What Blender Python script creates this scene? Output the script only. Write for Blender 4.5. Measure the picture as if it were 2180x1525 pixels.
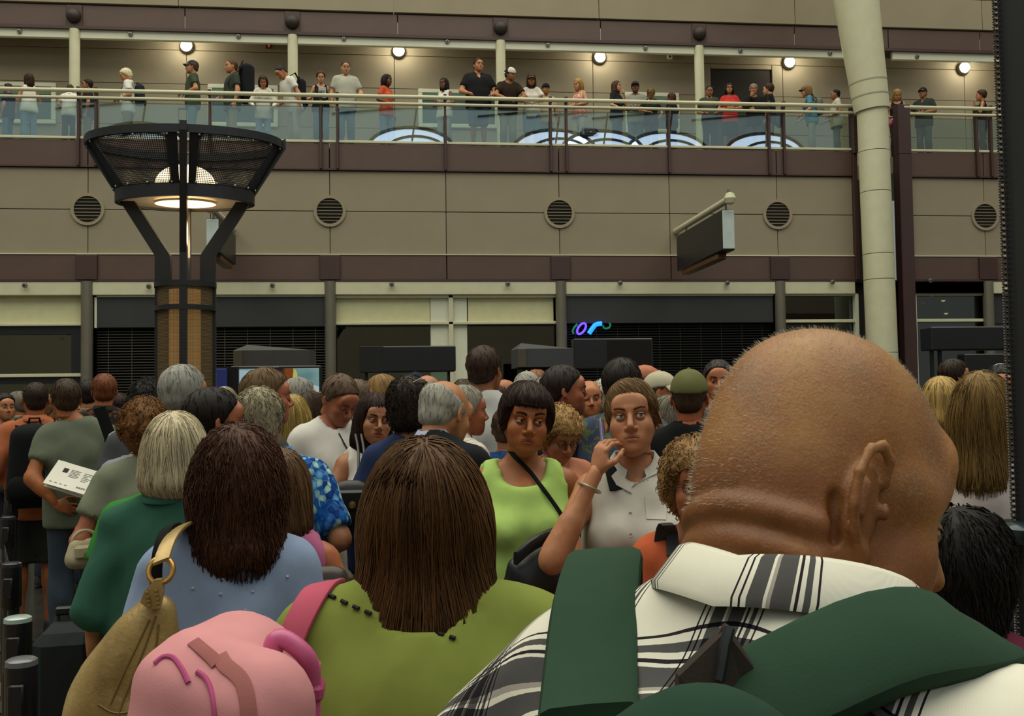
import bpy, math, random
import numpy as np
from math import radians, sin, cos, pi, atan, sqrt
from mathutils import Matrix, Vector, Euler

for o in list(bpy.data.objects): bpy.data.objects.remove(o)
scene = bpy.context.scene
C = scene.collection
rng = np.random.default_rng(7)
random.seed(7)

# ------------------------------------------------------------------ camera
EYE = 1.6; F = 2120.0; YAW = radians(6.5); PITCH = atan(87.5/2120); ROLL = -0.0138
CAMR = Matrix.Rotation(-YAW, 3, 'Z') @ Matrix.Rotation(pi/2+PITCH, 3, 'X') @ Matrix.Rotation(ROLL, 3, 'Z')
camd = bpy.data.cameras.new('camera'); cam = bpy.data.objects.new('camera', camd); C.objects.link(cam)
camd.sensor_fit = 'HORIZONTAL'; camd.sensor_width = 36.0; camd.lens = 36.0*F/2180; camd.clip_start = 0.05; camd.clip_end = 200
cam.matrix_world = Matrix.Translation((0, 0, EYE)) @ CAMR.to_4x4()
scene.camera = cam
# ------------------------------------------------------------------ light and exposure
w = bpy.data.worlds.new('hall_daylight'); scene.world = w; w.use_nodes = True
bg = w.node_tree.nodes['Background']; bg.inputs[0].default_value = (0.95, 1.0, 0.86, 1); bg.inputs[1].default_value = 0.22
def area(name, loc, rot, sx, sy, energy, col):
    l = bpy.data.lights.new(name, 'AREA'); l.shape = 'RECTANGLE'; l.size = sx; l.size_y = sy; l.energy = energy; l.color = col
    o = bpy.data.objects.new(name, l); C.objects.link(o); o.location = loc; o.rotation_euler = rot; return o
area('fabric_roof_daylight', (-2, 6, 24), (0, 0, 0), 46, 34, 11500, (1.0, 0.965, 0.80))
scene.view_settings.view_transform = 'Standard'; scene.view_settings.look = 'None'
scene.view_settings.exposure = 0.0; scene.view_settings.gamma = 1.0; scene.view_settings.use_curve_mapping = False

# ------------------------------------------------------------------ helpers
def at(px, py, Y):
    """world point on the plane y=Y that the photograph shows at pixel (px,py)"""
    d = CAMR @ Vector(((px-1090)/F, -(py-762.5)/F, -1.0))
    return Vector((0, 0, EYE)) + d*(Y/d.y)
def lin(c):
    if isinstance(c, str): c = [int(c[i:i+2], 16)/255 for i in (0, 2, 4)]
    return tuple((x/12.92 if x <= 0.04045 else ((x+0.055)/1.055)**2.4) for x in c) + (1.0,)
MATS = {}
class NT:
    def __init__(s, name):
        s.m = bpy.data.materials.new(name); s.m.use_nodes = True
        s.t = s.m.node_tree; s.b = s.t.nodes['Principled BSDF']
    def n(s, typ, **kw):
        nd = s.t.nodes.new(typ)
        for k, v in kw.items():
            if k.startswith('i_'): nd.inputs[k[2:].replace('_', ' ')].default_value = v
            else: setattr(nd, k, v)
        return nd
    def l(s, a, b): s.t.links.new(a, b)
    def ramp(s, fac, stops, interp='LINEAR'):
        r = s.n('ShaderNodeValToRGB'); e = r.color_ramp; e.interpolation = interp
        while len(e.elements) < len(stops): e.elements.new(0.5)
        for el, (p, c) in zip(e.elements, stops): el.position = p; el.color = c
        s.l(fac, r.inputs[0]); return r.outputs[0]
    def mix(s, fac, a, b, mode='MIX'):
        m = s.n('ShaderNodeMix', data_type='RGBA', blend_type=mode)
        for sock, v in ((m.inputs[0], fac), (m.inputs[6], a), (m.inputs[7], b)):
            if hasattr(v, 'is_linked') or hasattr(v, 'links'): s.l(v, sock)
            else: sock.default_value = v
        return m.outputs[2]
    def bump(s, h, strength=0.3, dist=0.01, prev=None):
        b = s.n('ShaderNodeBump'); b.inputs['Strength'].default_value = strength; b.inputs['Distance'].default_value = dist
        s.l(h, b.inputs['Height'])
        if prev: s.l(prev, b.inputs['Normal'])
        s.l(b.outputs[0], s.b.inputs['Normal']); return b.outputs[0]
    def coord(s, kind='Object'): return s.n('ShaderNodeTexCoord').outputs[kind]
    def noise(s, scale, vec=None, detail=4, out=0):
        nd = s.n('ShaderNodeTexNoise'); nd.inputs['Scale'].default_value = scale; nd.inputs['Detail'].default_value = detail
        if vec: s.l(vec, nd.inputs['Vector'])
        return nd.outputs[out]
    def mapping(s, vec, scale=(1, 1, 1), rot=(0, 0, 0)):
        m = s.n('ShaderNodeMapping'); m.inputs['Scale'].default_value = scale; m.inputs['Rotation'].default_value = rot
        s.l(vec, m.inputs['Vector']); return m.outputs[0]
def plain(name, col, rough=0.6, metal=0.0, var=0.08, scale=6.0, bumpv=0.0, spec=0.5, emit=None, est=1.0, coat=0.0):
    key = ('plain', name)
    if key in MATS: return MATS[key]
    t = NT(name); c = lin(col)
    if var:
        v = t.noise(scale, t.coord())
        a = tuple(x*(1-var) for x in c[:3])+(1,); b = tuple(min(1, x*(1+var)) for x in c[:3])+(1,)
        t.l(t.ramp(v, [(0.3, a), (0.7, b)]), t.b.inputs['Base Color'])
        if bumpv: t.bump(v, bumpv, 0.01)
    else: t.b.inputs['Base Color'].default_value = c
    t.b.inputs['Roughness'].default_value = rough; t.b.inputs['Metallic'].default_value = metal
    t.b.inputs['Specular IOR Level'].default_value = spec; t.b.inputs['Coat Weight'].default_value = coat
    if emit: t.b.inputs['Emission Color'].default_value = lin(emit); t.b.inputs['Emission Strength'].default_value = est
    MATS[key] = t.m; return t.m
def skin_mat(col):
    key = ('skin', col)
    if key in MATS: return MATS[key]
    t = NT('skin_'+col); c = lin(col); c = (c[0]*.86, c[1]*.77, c[2]*.64, 1.0); co = t.coord()
    n1 = t.noise(28, co, 5); n2 = t.noise(300, co, 2)
    base = t.ramp(n1, [(0.3, tuple(x*0.86 for x in c[:3])+(1,)), (0.7, tuple(min(1, x*1.1) for x in c[:3])+(1,))])
    at_ = t.n('ShaderNodeAttribute', attribute_name='lip')
    base = t.mix(at_.outputs['Fac'], base, (c[0]*0.82, c[1]*0.42, c[2]*0.5, 1))
    t.l(base, t.b.inputs['Base Color']); t.b.inputs['Roughness'].default_value = 0.48
    t.b.inputs['Specular IOR Level'].default_value = 0.4
    t.bump(n2, 0.12, 0.002); MATS[key] = t.m; return t.m
def hair_mat(col):
    key = ('hair', col)
    if key in MATS: return MATS[key]
    t = NT('hair_'+col); c = lin(col); co = t.coord()
    a = t.n('ShaderNodeAttribute', attribute_name='sv')
    st = t.noise(60, t.mapping(co, (1, 1, 0.12)), 3)
    ad = t.n('ShaderNodeMath', operation='ADD'); t.l(a.outputs['Fac'], ad.inputs[0]); t.l(st, ad.inputs[1])
    dk = tuple(x*0.45 for x in c[:3])+(1,); lt = tuple(min(1, x*1.5+0.004) for x in c[:3])+(1,)
    t.l(t.ramp(ad.outputs[0], [(0.45, dk), (1.0, c), (1.5, lt)]), t.b.inputs['Base Color'])
    mm = t.n('ShaderNodeMath', operation='MULTIPLY'); mm.inputs[1].default_value = 1/1.6
    t.l(ad.outputs[0], mm.inputs[0])
    r = t.b.inputs['Base Color'].links[0].from_node; t.l(mm.outputs[0], r.inputs[0])
    for e, p in zip(r.color_ramp.elements, (0.3, 0.62, 0.95)): e.position = p
    t.b.inputs['Roughness'].default_value = 0.55; t.b.inputs['Specular IOR Level'].default_value = 0.22
    t.bump(st, 0.5, 0.004); MATS[key] = t.m; return t.m
def cloth_mat(col, kind='plain', col2=None):
    key = ('cloth', col, kind, col2)
    if key in MATS: return MATS[key]
    t = NT('cloth_%s_%s' % (kind, col)); c = lin(col); co = t.coord()
    g_ = .3*c[0]+.55*c[1]+.15*c[2]; c = tuple(.9*x+.1*g_+.003 for x in c[:3])+(1.0,)
    fold = t.noise(5.0, t.mapping(co, (1.0, 1.0, 0.45), (0.3, 0.2, 0.5)), 3); weave = t.noise(420, co, 1)
    base = t.ramp(t.noise(9, co, 3), [(0.3, tuple(x*0.92 for x in c[:3])+(1,)), (0.7, tuple(min(1, x*1.05) for x in c[:3])+(1,))])
    c2 = lin(col2) if col2 else None
    if kind == 'stripe':
        x = t.n('ShaderNodeSeparateXYZ'); t.l(co, x.inputs[0])
        m = t.n('ShaderNodeMath', operation='MULTIPLY'); m.inputs[1].default_value = 26; t.l(x.outputs[0], m.inputs[0])
        f = t.n('ShaderNodeMath', operation='FRACT'); t.l(m.outputs[0], f.inputs[0])
        base = t.mix(t.ramp(f.outputs[0], [(0, (0, 0, 0, 1)), (0.8, (1, 1, 1, 1)), (0.9, (0, 0, 0, 1))], 'CONSTANT'), base, c2)
    elif kind == 'floral':      # big blue hibiscus leaves
        v = t.n('ShaderNodeTexVoronoi', feature='SMOOTH_F1'); v.inputs['Scale'].default_value = 46; v.inputs['Smoothness'].default_value = 0.15
        t.l(t.mapping(co, (1, 1, 0.7), (0.4, 0.3, 0.6)), v.inputs['Vector'])
        col_ = t.ramp(v.outputs['Color'], [(0, c), (0.3, lin('1E5FA8')), (0.45, lin('9CC3B8')), (0.6, lin('123F86')), (0.75, lin('5FA0CC')), (0.88, lin('B9CFC0'))], 'CONSTANT')
        edge = t.ramp(v.outputs['Distance'], [(0.25, (1, 1, 1, 1)), (0.75, (0.35, 0.45, 0.65, 1))])
        base = t.mix(1.0, col_, edge, 'MULTIPLY')
    elif kind == 'print':       # small scattered print
        n = t.noise(30, co, 2); base = t.mix(t.ramp(n, [(0.52, (0, 0, 0, 1)), (0.57, (1, 1, 1, 1))]), base, c2)
    t.l(base, t.b.inputs['Base Color']); t.b.inputs['Roughness'].default_value = 0.92; t.b.inputs['Specular IOR Level'].default_value = 0.15
    p = t.bump(fold, 0.55, 0.03); t.bump(weave, 0.1, 0.002, p)
    MATS[key] = t.m; return t.m

def props(o, label=None, cat=None, group=None, kind=None):
    for k, v in (('label', label), ('category', cat), ('group', group), ('kind', kind)):
        if v: o[k] = v
    return o
def empty(name, loc=(0, 0, 0), rz=0, label=None, cat=None, group=None, kind=None):
    o = bpy.data.objects.new(name, None); C.objects.link(o); o.empty_display_size = 0.1
    o.location = loc; o.rotation_euler = (0, 0, rz); return props(o, label, cat, group, kind)
def link(name, me, mat=None, parent=None, loc=None):
    o = bpy.data.objects.new(name, me); C.objects.link(o)
    if mat is not None: me.materials.append(mat)
    if parent is not None: o.parent = parent
    if loc is not None: o.location = loc
    return o
def raw_mesh(name, V, faces, smooth=False, mi=None, attrs=None):
    """faces: list of arrays (n,3)/(n,4) or python lists"""
    me = bpy.data.meshes.new(name); V = np.asarray(V, 'f4')
    fl = faces if isinstance(faces, list) and len(faces) and isinstance(faces[0], np.ndarray) else None
    if fl is None: me.from_pydata([tuple(map(float, v)) for v in V], [], [tuple(int(i) for i in f) for f in faces])
    else:
        me.vertices.add(len(V)); me.vertices.foreach_set('co', V.ravel())
        L = np.concatenate([f.ravel() for f in fl]).astype('i4'); tot = np.concatenate([np.full(len(f), f.shape[1], 'i4') for f in fl])
        me.loops.add(len(L)); me.loops.foreach_set('vertex_index', L)
        st = np.concatenate([[0], np.cumsum(tot)[:-1]]).astype('i4')
        me.polygons.add(len(tot)); me.polygons.foreach_set('loop_start', st); me.polygons.foreach_set('loop_total', tot)
    if mi is not None: me.polygons.foreach_set('material_index', np.asarray(mi, 'i4'))
    if attrs:
        for k, a in attrs.items():
            at_ = me.attributes.new(k, 'FLOAT', 'POINT'); at_.data.foreach_set('value', np.asarray(a, 'f4'))
    me.update(); me.validate()
    if smooth: me.polygons.foreach_set('use_smooth', np.ones(len(me.polygons), bool))
    return me
class MB:
    """collects boxes, tubes and lathes into one mesh"""
    def __init__(s): s.v = []; s.f = []
    def add(s, V, Fc):
        n = len(s.v); s.v += [tuple(map(float, v)) for v in V]; s.f += [tuple(int(i)+n for i in f) for f in Fc]; return s
    def box(s, x0, x1, y0, y1, z0, z1, b=0.0, M=None):
        if b <= 0:
            V = [(x, y, z) for x in (x0, x1) for y in (y0, y1) for z in (z0, z1)]
            Fc = [(0, 1, 3, 2), (4, 6, 7, 5), (0, 4, 5, 1), (2, 3, 7, 6), (0, 2, 6, 4), (1, 5, 7, 3)]
        else:       # chamfered
            V = []; Fc = []
            xs, ys, zs = (x0, x1), (y0, y1), (z0, z1); idx = {}
            for i in (0, 1):
                for j in (0, 1):
                    for k in (0, 1):
                        sx, sy, sz = (1 if i == 0 else -1), (1 if j == 0 else -1), (1 if k == 0 else -1)
                        for a in range(3):
                            p = [xs[i]+sx*b, ys[j]+sy*b, zs[k]+sz*b]; p[a] = (xs[i], ys[j], zs[k])[a]
                            idx[(i, j, k, a)] = len(V); V.append(tuple(p))
            for i in (0, 1):
                Fc.append([idx[(i, j, k, 0)] for j, k in ((0, 0), (0, 1), (1, 1), (1, 0))][::(1 if i == 0 else -1)])
                Fc.append([idx[(j, i, k, 1)] for j, k in ((0, 0), (1, 0), (1, 1), (0, 1))][::(1 if i == 0 else -1)])
                Fc.append([idx[(j, k, i, 2)] for j, k in ((0, 0), (0, 1), (1, 1), (1, 0))][::(1 if i == 0 else -1)])
                for j in (0, 1):
                    f = [idx[(i, j, 0, 0)], idx[(i, j, 0, 1)], idx[(i, j, 1, 1)], idx[(i, j, 1, 0)]]; Fc.append(f if i != j else f[::-1])
                    f = [idx[(i, 0, j, 0)], idx[(i, 0, j, 2)], idx[(i, 1, j, 2)], idx[(i, 1, j, 0)]]; Fc.append(f if i == j else f[::-1])
                    f = [idx[(0, i, j, 1)], idx[(0, i, j, 2)], idx[(1, i, j, 2)], idx[(1, i, j, 1)]]; Fc.append(f if i != j else f[::-1])
                    for k in (0, 1):
                        f = [idx[(i, j, k, a)] for a in range(3)]; Fc.append(f if (i+j+k) % 2 == 0 else f[::-1])
        if M is not None: V = [M @ Vector(v) for v in V]
        return s.add(V, Fc)
    def tube(s, pts, r, n=10, caps=True, closed=False):
        pts = [Vector(p) for p in pts]; m = len(pts); V = []; Fc = []; up = None
        rs = r if isinstance(r, (list, tuple)) else [r]*m
        for i, p in enumerate(pts):
            a = pts[(i-1) % m] if (closed or i > 0) else p; b = pts[(i+1) % m] if (closed or i < m-1) else p
            d = (b-a).normalized()
            if up is None: up = d.orthogonal().normalized()
            up = (up-d*up.dot(d)).normalized(); sd = d.cross(up)
            for k in range(n):
                t = 2*pi*k/n; V.append(p+(up*cos(t)+sd*sin(t))*rs[i])
        for i in range(m if closed else m-1):
            for k in range(n):
                a = i*n+k; b = i*n+(k+1) % n; c = ((i+1) % m)*n
                Fc.append((a, b, c+(k+1) % n, c+k))
        if caps and not closed: Fc.append(tuple(range(n))[::-1]); Fc.append(tuple((m-1)*n+k for k in range(n)))
        return s.add(V, Fc)
    def lathe(s, prof, n=24, c=(0, 0, 0), a0=0, a1=2*pi, axis='z', caps=False):
        full = abs(a1-a0-2*pi) < 1e-6; k = n if full else n+1; V = []; Fc = []
        for i in range(k):
            t = a0+(a1-a0)*i/n
            for r, z in prof:
                p = (r*cos(t), r*sin(t), z)
                if axis == 'y': p = (p[0], -p[2], p[1])
                if axis == 'x': p = (p[2], p[0], p[1])
                V.append((p[0]+c[0], p[1]+c[1], p[2]+c[2]))
        m = len(prof)
        for i in range(n):
            j = (i+1) % k
            for q in range(m-1): Fc.append((i*m+q, j*m+q, j*m+q+1, i*m+q+1))
        return s.add(V, Fc)
    def strip(s, pts, width_dirs, thick_dirs):
        """padded ribbon: centre points, half-width vectors, half-thickness vectors, rounded section"""
        V = []; Fc = []; n = 12; m = len(pts)
        for p, wv, tv in zip(pts, width_dirs, thick_dirs):
            for k in range(n):
                a = 2*pi*k/n; ca, sa = cos(a), sin(a)
                cx = math.copysign(abs(ca)**0.35, ca); sx = math.copysign(abs(sa)**0.6, sa)
                V.append(Vector(p)+Vector(wv)*cx+Vector(tv)*sx)
        for i in range(m-1):
            for k in range(n): Fc.append((i*n+k, i*n+(k+1) % n, (i+1)*n+(k+1) % n, (i+1)*n+k))
        Fc.append(tuple(range(n))[::-1]); Fc.append(tuple((m-1)*n+k for k in range(n)))
        return s.add(V, Fc)
    def build(s, name, mat, parent=None, smooth=False, loc=None, auto=None):
        me = raw_mesh(name, s.v, s.f, smooth)
        if auto: me.set_sharp_from_angle(angle=radians(auto)) if smooth else None
        return link(name, me, mat, parent, loc)
def sm(mb, name, mat, parent=None, loc=None): return mb.build(name, mat, parent, True, loc, 40)
# ------------------------------------------------------------------ implicit-surface kit
def rot3(rx=0, ry=0, rz=0):
    return np.array((Matrix.Rotation(rz, 3, 'Z') @ Matrix.Rotation(rx, 3, 'X') @ Matrix.Rotation(ry, 3, 'Y')), dtype='f8')
def v3(*a): return np.array(a[0] if len(a) == 1 else a, dtype='f8')
class Pr:
    """rounded cone a->b (optionally squashed by sc) or ellipsoid; k = blend radius; sub = carve; cut = list of (point, normal) kept side negative"""
    def __init__(s, g, a, b=None, ra=.05, rb=None, k=.03, sub=False, sc=None, R=None, cut=None):
        s.g = g; s.a = v3(a); s.b = None if b is None else v3(b); s.ra = ra; s.rb = ra if rb is None else rb
        s.k = k; s.sub = sub; s.sc = None if sc is None else v3(sc); s.R = np.eye(3) if R is None else R; s.cut = cut or []
    def T(s, R, t):
        q = Pr(s.g, R@s.a+t, None if s.b is None else R@s.b+t, s.ra, s.rb, s.k, s.sub, s.sc, R@s.R, [(R@p+t, R@n) for p, n in s.cut]); return q
    def grow(s, o):
        q = Pr(s.g, s.a, s.b, s.ra, s.rb, s.k, s.sub, s.sc, s.R, s.cut)
        if s.b is None: q.ra = tuple(x+o for x in s.ra)
        else:
            m = 1.0 if s.sc is None else float(s.sc.min()); q.ra = s.ra+o/m; q.rb = s.rb+o/m
        return q
    def bounds(s):
        if s.b is None: r = max(s.ra); return s.a-r, s.a+r
        m = 1.0 if s.sc is None else float(s.sc.max()); r = max(s.ra, s.rb)*m
        return np.minimum(s.a, s.b)-r, np.maximum(s.a, s.b)+r
    def ev(s, X, Y, Z):
        R = s.R.astype('f4'); x = X-s.a[0]; y = Y-s.a[1]; z = Z-s.a[2]
        if s.b is None or s.sc is not None:
            u = R[0, 0]*x+R[1, 0]*y+R[2, 0]*z; v = R[0, 1]*x+R[1, 1]*y+R[2, 1]*z; w_ = R[0, 2]*x+R[1, 2]*y+R[2, 2]*z
        else: u, v, w_ = x, y, z
        if s.b is None:
            r = s.ra; u = u/r[0]; v = v/r[1]; w_ = w_/r[2]
            k0 = np.sqrt(u*u+v*v+w_*w_); k1 = np.sqrt((u/r[0])**2+(v/r[1])**2+(w_/r[2])**2)+1e-9
            d = k0*(k0-1)/k1
        else:
            ba = s.b-s.a; m = 1.0
            if s.sc is not None:
                ba = (s.R.T@ba)/s.sc; u = u/s.sc[0]; v = v/s.sc[1]; w_ = w_/s.sc[2]; m = float(s.sc.min())
            bb = float(ba@ba)+1e-12
            h = np.clip((u*ba[0]+v*ba[1]+w_*ba[2])/bb, 0, 1)
            d = (np.sqrt((u-h*ba[0])**2+(v-h*ba[1])**2+(w_-h*ba[2])**2)-(s.ra+h*(s.rb-s.ra)))*m
        for p, n in s.cut: d = np.maximum(d, (X-p[0])*n[0]+(Y-p[1])*n[1]+(Z-p[2])*n[2])
        return d
class Grid:
    def __init__(s, lo, hi, h):
        s.h = h; s.lo = v3(lo)-3*h; n = np.ceil((v3(hi)-s.lo)/h).astype(int)+4; s.n = n
        s.ax = [(s.lo[i]+h*np.arange(n[i])).astype('f4') for i in range(3)]
        s.d = np.full(tuple(n), 0.5, 'f4')
    def xyz(s, sl=(slice(None),)*3):
        return s.ax[0][sl[0]][:, None, None], s.ax[1][sl[1]][None, :, None], s.ax[2][sl[2]][None, None, :]
    def add(s, p):
        lo, hi = p.bounds(); mg = p.k+3*s.h
        i0 = np.maximum(np.floor((lo-mg-s.lo)/s.h).astype(int), 0); i1 = np.minimum(np.ceil((hi+mg-s.lo)/s.h).astype(int)+1, s.n)
        if np.any(i1 <= i0): return
        sl = tuple(slice(a, b) for a, b in zip(i0, i1))
        d = p.ev(*s.xyz(sl)).astype('f4'); e = s.d[sl]; k = p.k
        if p.sub:
            d = -d
            if k > 0: h = np.maximum(k-np.abs(e-d), 0)/k; s.d[sl] = np.maximum(e, d)+h*h*k*.25
            else: s.d[sl] = np.maximum(e, d)
        elif k > 0: h = np.maximum(k-np.abs(e-d), 0)/k; s.d[sl] = np.minimum(e, d)-h*h*k*.25
        else: s.d[sl] = np.minimum(e, d)
    def clip(s, fn): s.d = np.maximum(s.d, fn(*s.xyz()).astype('f4'))
    def nets(s):
        d = s.d; d[0] = d[-1] = .5; d[:, 0] = d[:, -1] = .5; d[:, :, 0] = d[:, :, -1] = .5
        S = d < 0
        cnt = np.zeros(tuple(x-1 for x in S.shape), 'u1')
        for i in (0, 1):
            for j in (0, 1):
                for k in (0, 1): cnt += S[i:S.shape[0]-1+i, j:S.shape[1]-1+j, k:S.shape[2]-1+k]
        I, J, K = np.nonzero((cnt > 0) & (cnt < 8)); N = len(I)
        if N == 0: return np.zeros((0, 3), 'f4'), np.zeros((0, 4), 'i4')
        val = {(i, j, k): d[I+i, J+j, K+k] for i in (0, 1) for j in (0, 1) for k in (0, 1)}
        acc = np.zeros((N, 3), 'f8'); c = np.zeros(N)
        for a in val:
            for ax in range(3):
                if a[ax]: continue
                b = list(a); b[ax] = 1; va, vb = val[a], val[tuple(b)]; m = (va < 0) != (vb < 0)
                t = np.where(m, va/(va-vb+1e-20), 0)
                for q in range(3): acc[:, q] += np.where(m, a[q]+(t if q == ax else 0), 0)
                c += m
        V = s.lo+s.h*(np.stack([I, J, K], 1)+acc/c[:, None])
        idx = np.full(cnt.shape, -1, 'i4'); idx[I, J, K] = np.arange(N)
        Q = []
        for ax in range(3):
            o1, o2 = (ax+1) % 3, (ax+2) % 3
            A = [slice(None)]*3; B = [slice(None)]*3; A[ax] = slice(0, -1); B[ax] = slice(1, None)
            X = S[tuple(A)] != S[tuple(B)]
            P = np.stack(np.nonzero(X), 1); P = P[(P[:, o1] > 0) & (P[:, o2] > 0)]
            ins = S[P[:, 0], P[:, 1], P[:, 2]]
            def g(a, b):
                q = P.copy(); q[:, o1] -= a; q[:, o2] -= b; return idx[q[:, 0], q[:, 1], q[:, 2]]
            f = np.stack([g(1, 1), g(0, 1), g(0, 0), g(1, 0)], 1)
            f[~ins] = f[~ins][:, ::-1]; Q.append(f)
        Q = np.concatenate(Q); Q = Q[(Q >= 0).all(1)]
        return V.astype('f4'), Q
    def grad(s, P):
        """trilinear value and gradient at points"""
        q = (P-s.lo)/s.h; i = np.clip(np.floor(q).astype(int), 1, s.n-3); f = q-i
        def val(o):
            r = 0
            for a in (0, 1):
                for b in (0, 1):
                    for c in (0, 1):
                        wgt = (f[:, 0] if a else 1-f[:, 0])*(f[:, 1] if b else 1-f[:, 1])*(f[:, 2] if c else 1-f[:, 2])
                        r = r+wgt*s.d[i[:, 0]+a+o[0], i[:, 1]+b+o[1], i[:, 2]+c+o[2]]
            return r
        g = np.stack([val((1, 0, 0))-val((-1, 0, 0)), val((0, 1, 0))-val((0, -1, 0)), val((0, 0, 1))-val((0, 0, -1))], 1)/(2*s.h)
        return val((0, 0, 0)), g/(np.linalg.norm(g, axis=1, keepdims=True)+1e-6)
def smooth_mesh(V, Q, it=2, lam=.5):
    E_ = np.concatenate([Q[:, [0, 1]], Q[:, [1, 2]], Q[:, [2, 3]], Q[:, [3, 0]]]); n = len(V)
    deg = np.bincount(E_[:, 0], minlength=n)+np.bincount(E_[:, 1], minlength=n)+1e-9
    for _ in range(it):
        A = np.zeros((n, 3))
        for q in range(3): A[:, q] = np.bincount(E_[:, 0], V[E_[:, 1], q], n)+np.bincount(E_[:, 1], V[E_[:, 0], q], n)
        V = V+lam*(A/deg[:, None]-V)
    return V
def polygonise(prims, h, clips=(), lo=None, hi=None, sm_it=1, grid_out=None, noise=None):
    B = [p.bounds() for p in prims if not p.sub]
    lo_ = np.min([b[0] for b in B], 0)-.01 if lo is None else v3(lo); hi_ = np.max([b[1] for b in B], 0)+.01 if hi is None else v3(hi)
    G = Grid(lo_, hi_, h)
    for p in prims:
        if not (p.sub and noise): G.add(p)
    if noise:
        G.d += noise(*G.xyz()).astype('f4')
        for p in prims:
            if p.sub: G.add(p)
    for c in clips: G.clip(c)
    V, Q = G.nets()
    if sm_it: V = smooth_mesh(V, Q, sm_it)
    if grid_out is not None: grid_out.append(G)
    return V, Q
# ------------------------------------------------------------------ head, hands, eyes (local: +y forward, +z up, origin between the ears at eye height)
def head_prims(fem=False, old=0.0, jowl=0.0):
    j = .90 if fem else 1.0
    P = [Pr('h', (0, -.014, .032), None, (.0765, .099, .085), k=.0),
         Pr('h', (0, .028, -.02), (0, .05, -.07), .062*j, .043*j, k=.04),
         Pr('h', (0, .058, -.085), (0, .074, -.101), .03*j, .017*j, k=.03),
         Pr('h', (0, .082, .04), None, (.056, .018, .034), k=.03)]
    for s in (-1, 1):
        P += [Pr('h', (s*.05*j, -.004, -.045), (s*.014*j, .062, -.098), .02, .016, k=.035),
              Pr('h', (s*.03, .055, -.058), None, (.028, .03, .034), k=.03),
              Pr('h', (s*.04, .062, -.03), None, (.026, .026, .024), k=.025),
              Pr('h', (s*.012, .09, .02), (s*.046, .076, .018), .0115, .009, k=.014),
              Pr('h', (s*.031, .099, -.002), None, (.019, .015, .0125), k=.012, sub=True)]
    P += [Pr('h', (0, .094, .006), (0, .118, -.034), .008, .0115, k=.010),
          Pr('h', (0, .107, -.044), (0, .09, -.05), .009, .008, k=.006)]
    for s in (-1, 1):
        P += [Pr('h', (s*.0135, .102, -.041), None, (.0088, .0115, .008), k=.006),
              Pr('h', (s*.0065, .111, -.0495), None, (.0035, .0055, .003), k=.003, sub=True)]
    mz = -.068
    P += [Pr('h', (0, .083, mz), None, (.03, .014, .018), k=.015),
          Pr('h', (-.015, .0925, mz+.0035), (.015, .0925, mz+.0035), .0058, k=.006),
          Pr('h', (0, .0945, mz-.0075), None, (.0175, .0085, .0068), k=.006),
          Pr('h', (-.022, .0985, mz-.0015), (.022, .0985, mz-.0015), .0018, k=.003, sub=True)]
    if jowl: P += [Pr('h', (0, .03, -.105), None, (.055, .05, .03), k=.03)]
    for s in (-1, 1):       # ears
        R = rot3(rx=radians(-12), rz=s*radians(22))
        e = lambda x, y, z: v3(s*.0765, -.006, -.004)+R@v3(s*x, y, z)
        P += [Pr('h', e(.004, -.006, 0), None, (.0075, .018, .031), k=.008, R=R),
              Pr('h', e(.013, .0, .0), None, (.0075, .0115, .019), k=.004, R=R, sub=True),
              Pr('h', e(.006, .0, -.026), None, (.006, .009, .011), k=.006, R=R)]
    P += [Pr('h', (0, -.022, -.04), (0, -.03, -.12), .055*j, .056*j, k=.03)]
    return P
def lip_attr(V):
    z = V[:, 2]+.071; x = V[:, 0]; y = V[:, 1]
    return np.clip(1.25-np.sqrt((x/.024)**2+(z/.0125)**2), 0, 1)*(y > .078)*.9
HEADS = {}
def head_mesh(fem, h, jowl=0):
    k = (fem, h, jowl)
    if k not in HEADS:
        V, Q = polygonise(head_prims(fem, jowl=jowl), h, sm_it=1 if h > .0035 else 2, clips=[lambda X, Y, Z: np.minimum(-.115-Z+0*X+0*Y, .03-Y+0*X+0*Z)])
        HEADS[k] = (V, Q, lip_attr(V))
    return HEADS[k]
def sph_patch(c, r, e0, e1, nu=14, nv=6, sc=(1, 1, 1), tilt=0.0):
    """front-facing spherical patch about +y: elevations e0..e1 (radians), azimuth +-95deg"""
    V = []; Q = []
    for j in range(nv+1):
        e = e0+(e1-e0)*j/nv
        for i in range(nu+1):
            a = radians(-95+190*i/nu); y, x, z = cos(e)*cos(a), cos(e)*sin(a), sin(e)
            V.append((c[0]+r*x*sc[0], c[1]+r*(y*cos(tilt)-z*sin(tilt))*sc[1], c[2]+r*(z*cos(tilt)+y*sin(tilt))*sc[2]))
    for j in range(nv):
        for i in range(nu): a = j*(nu+1)+i; Q.append((a, a+1, a+nu+2, a+nu+1))
    return np.array(V, 'f4'), np.array(Q, 'i4')
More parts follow.
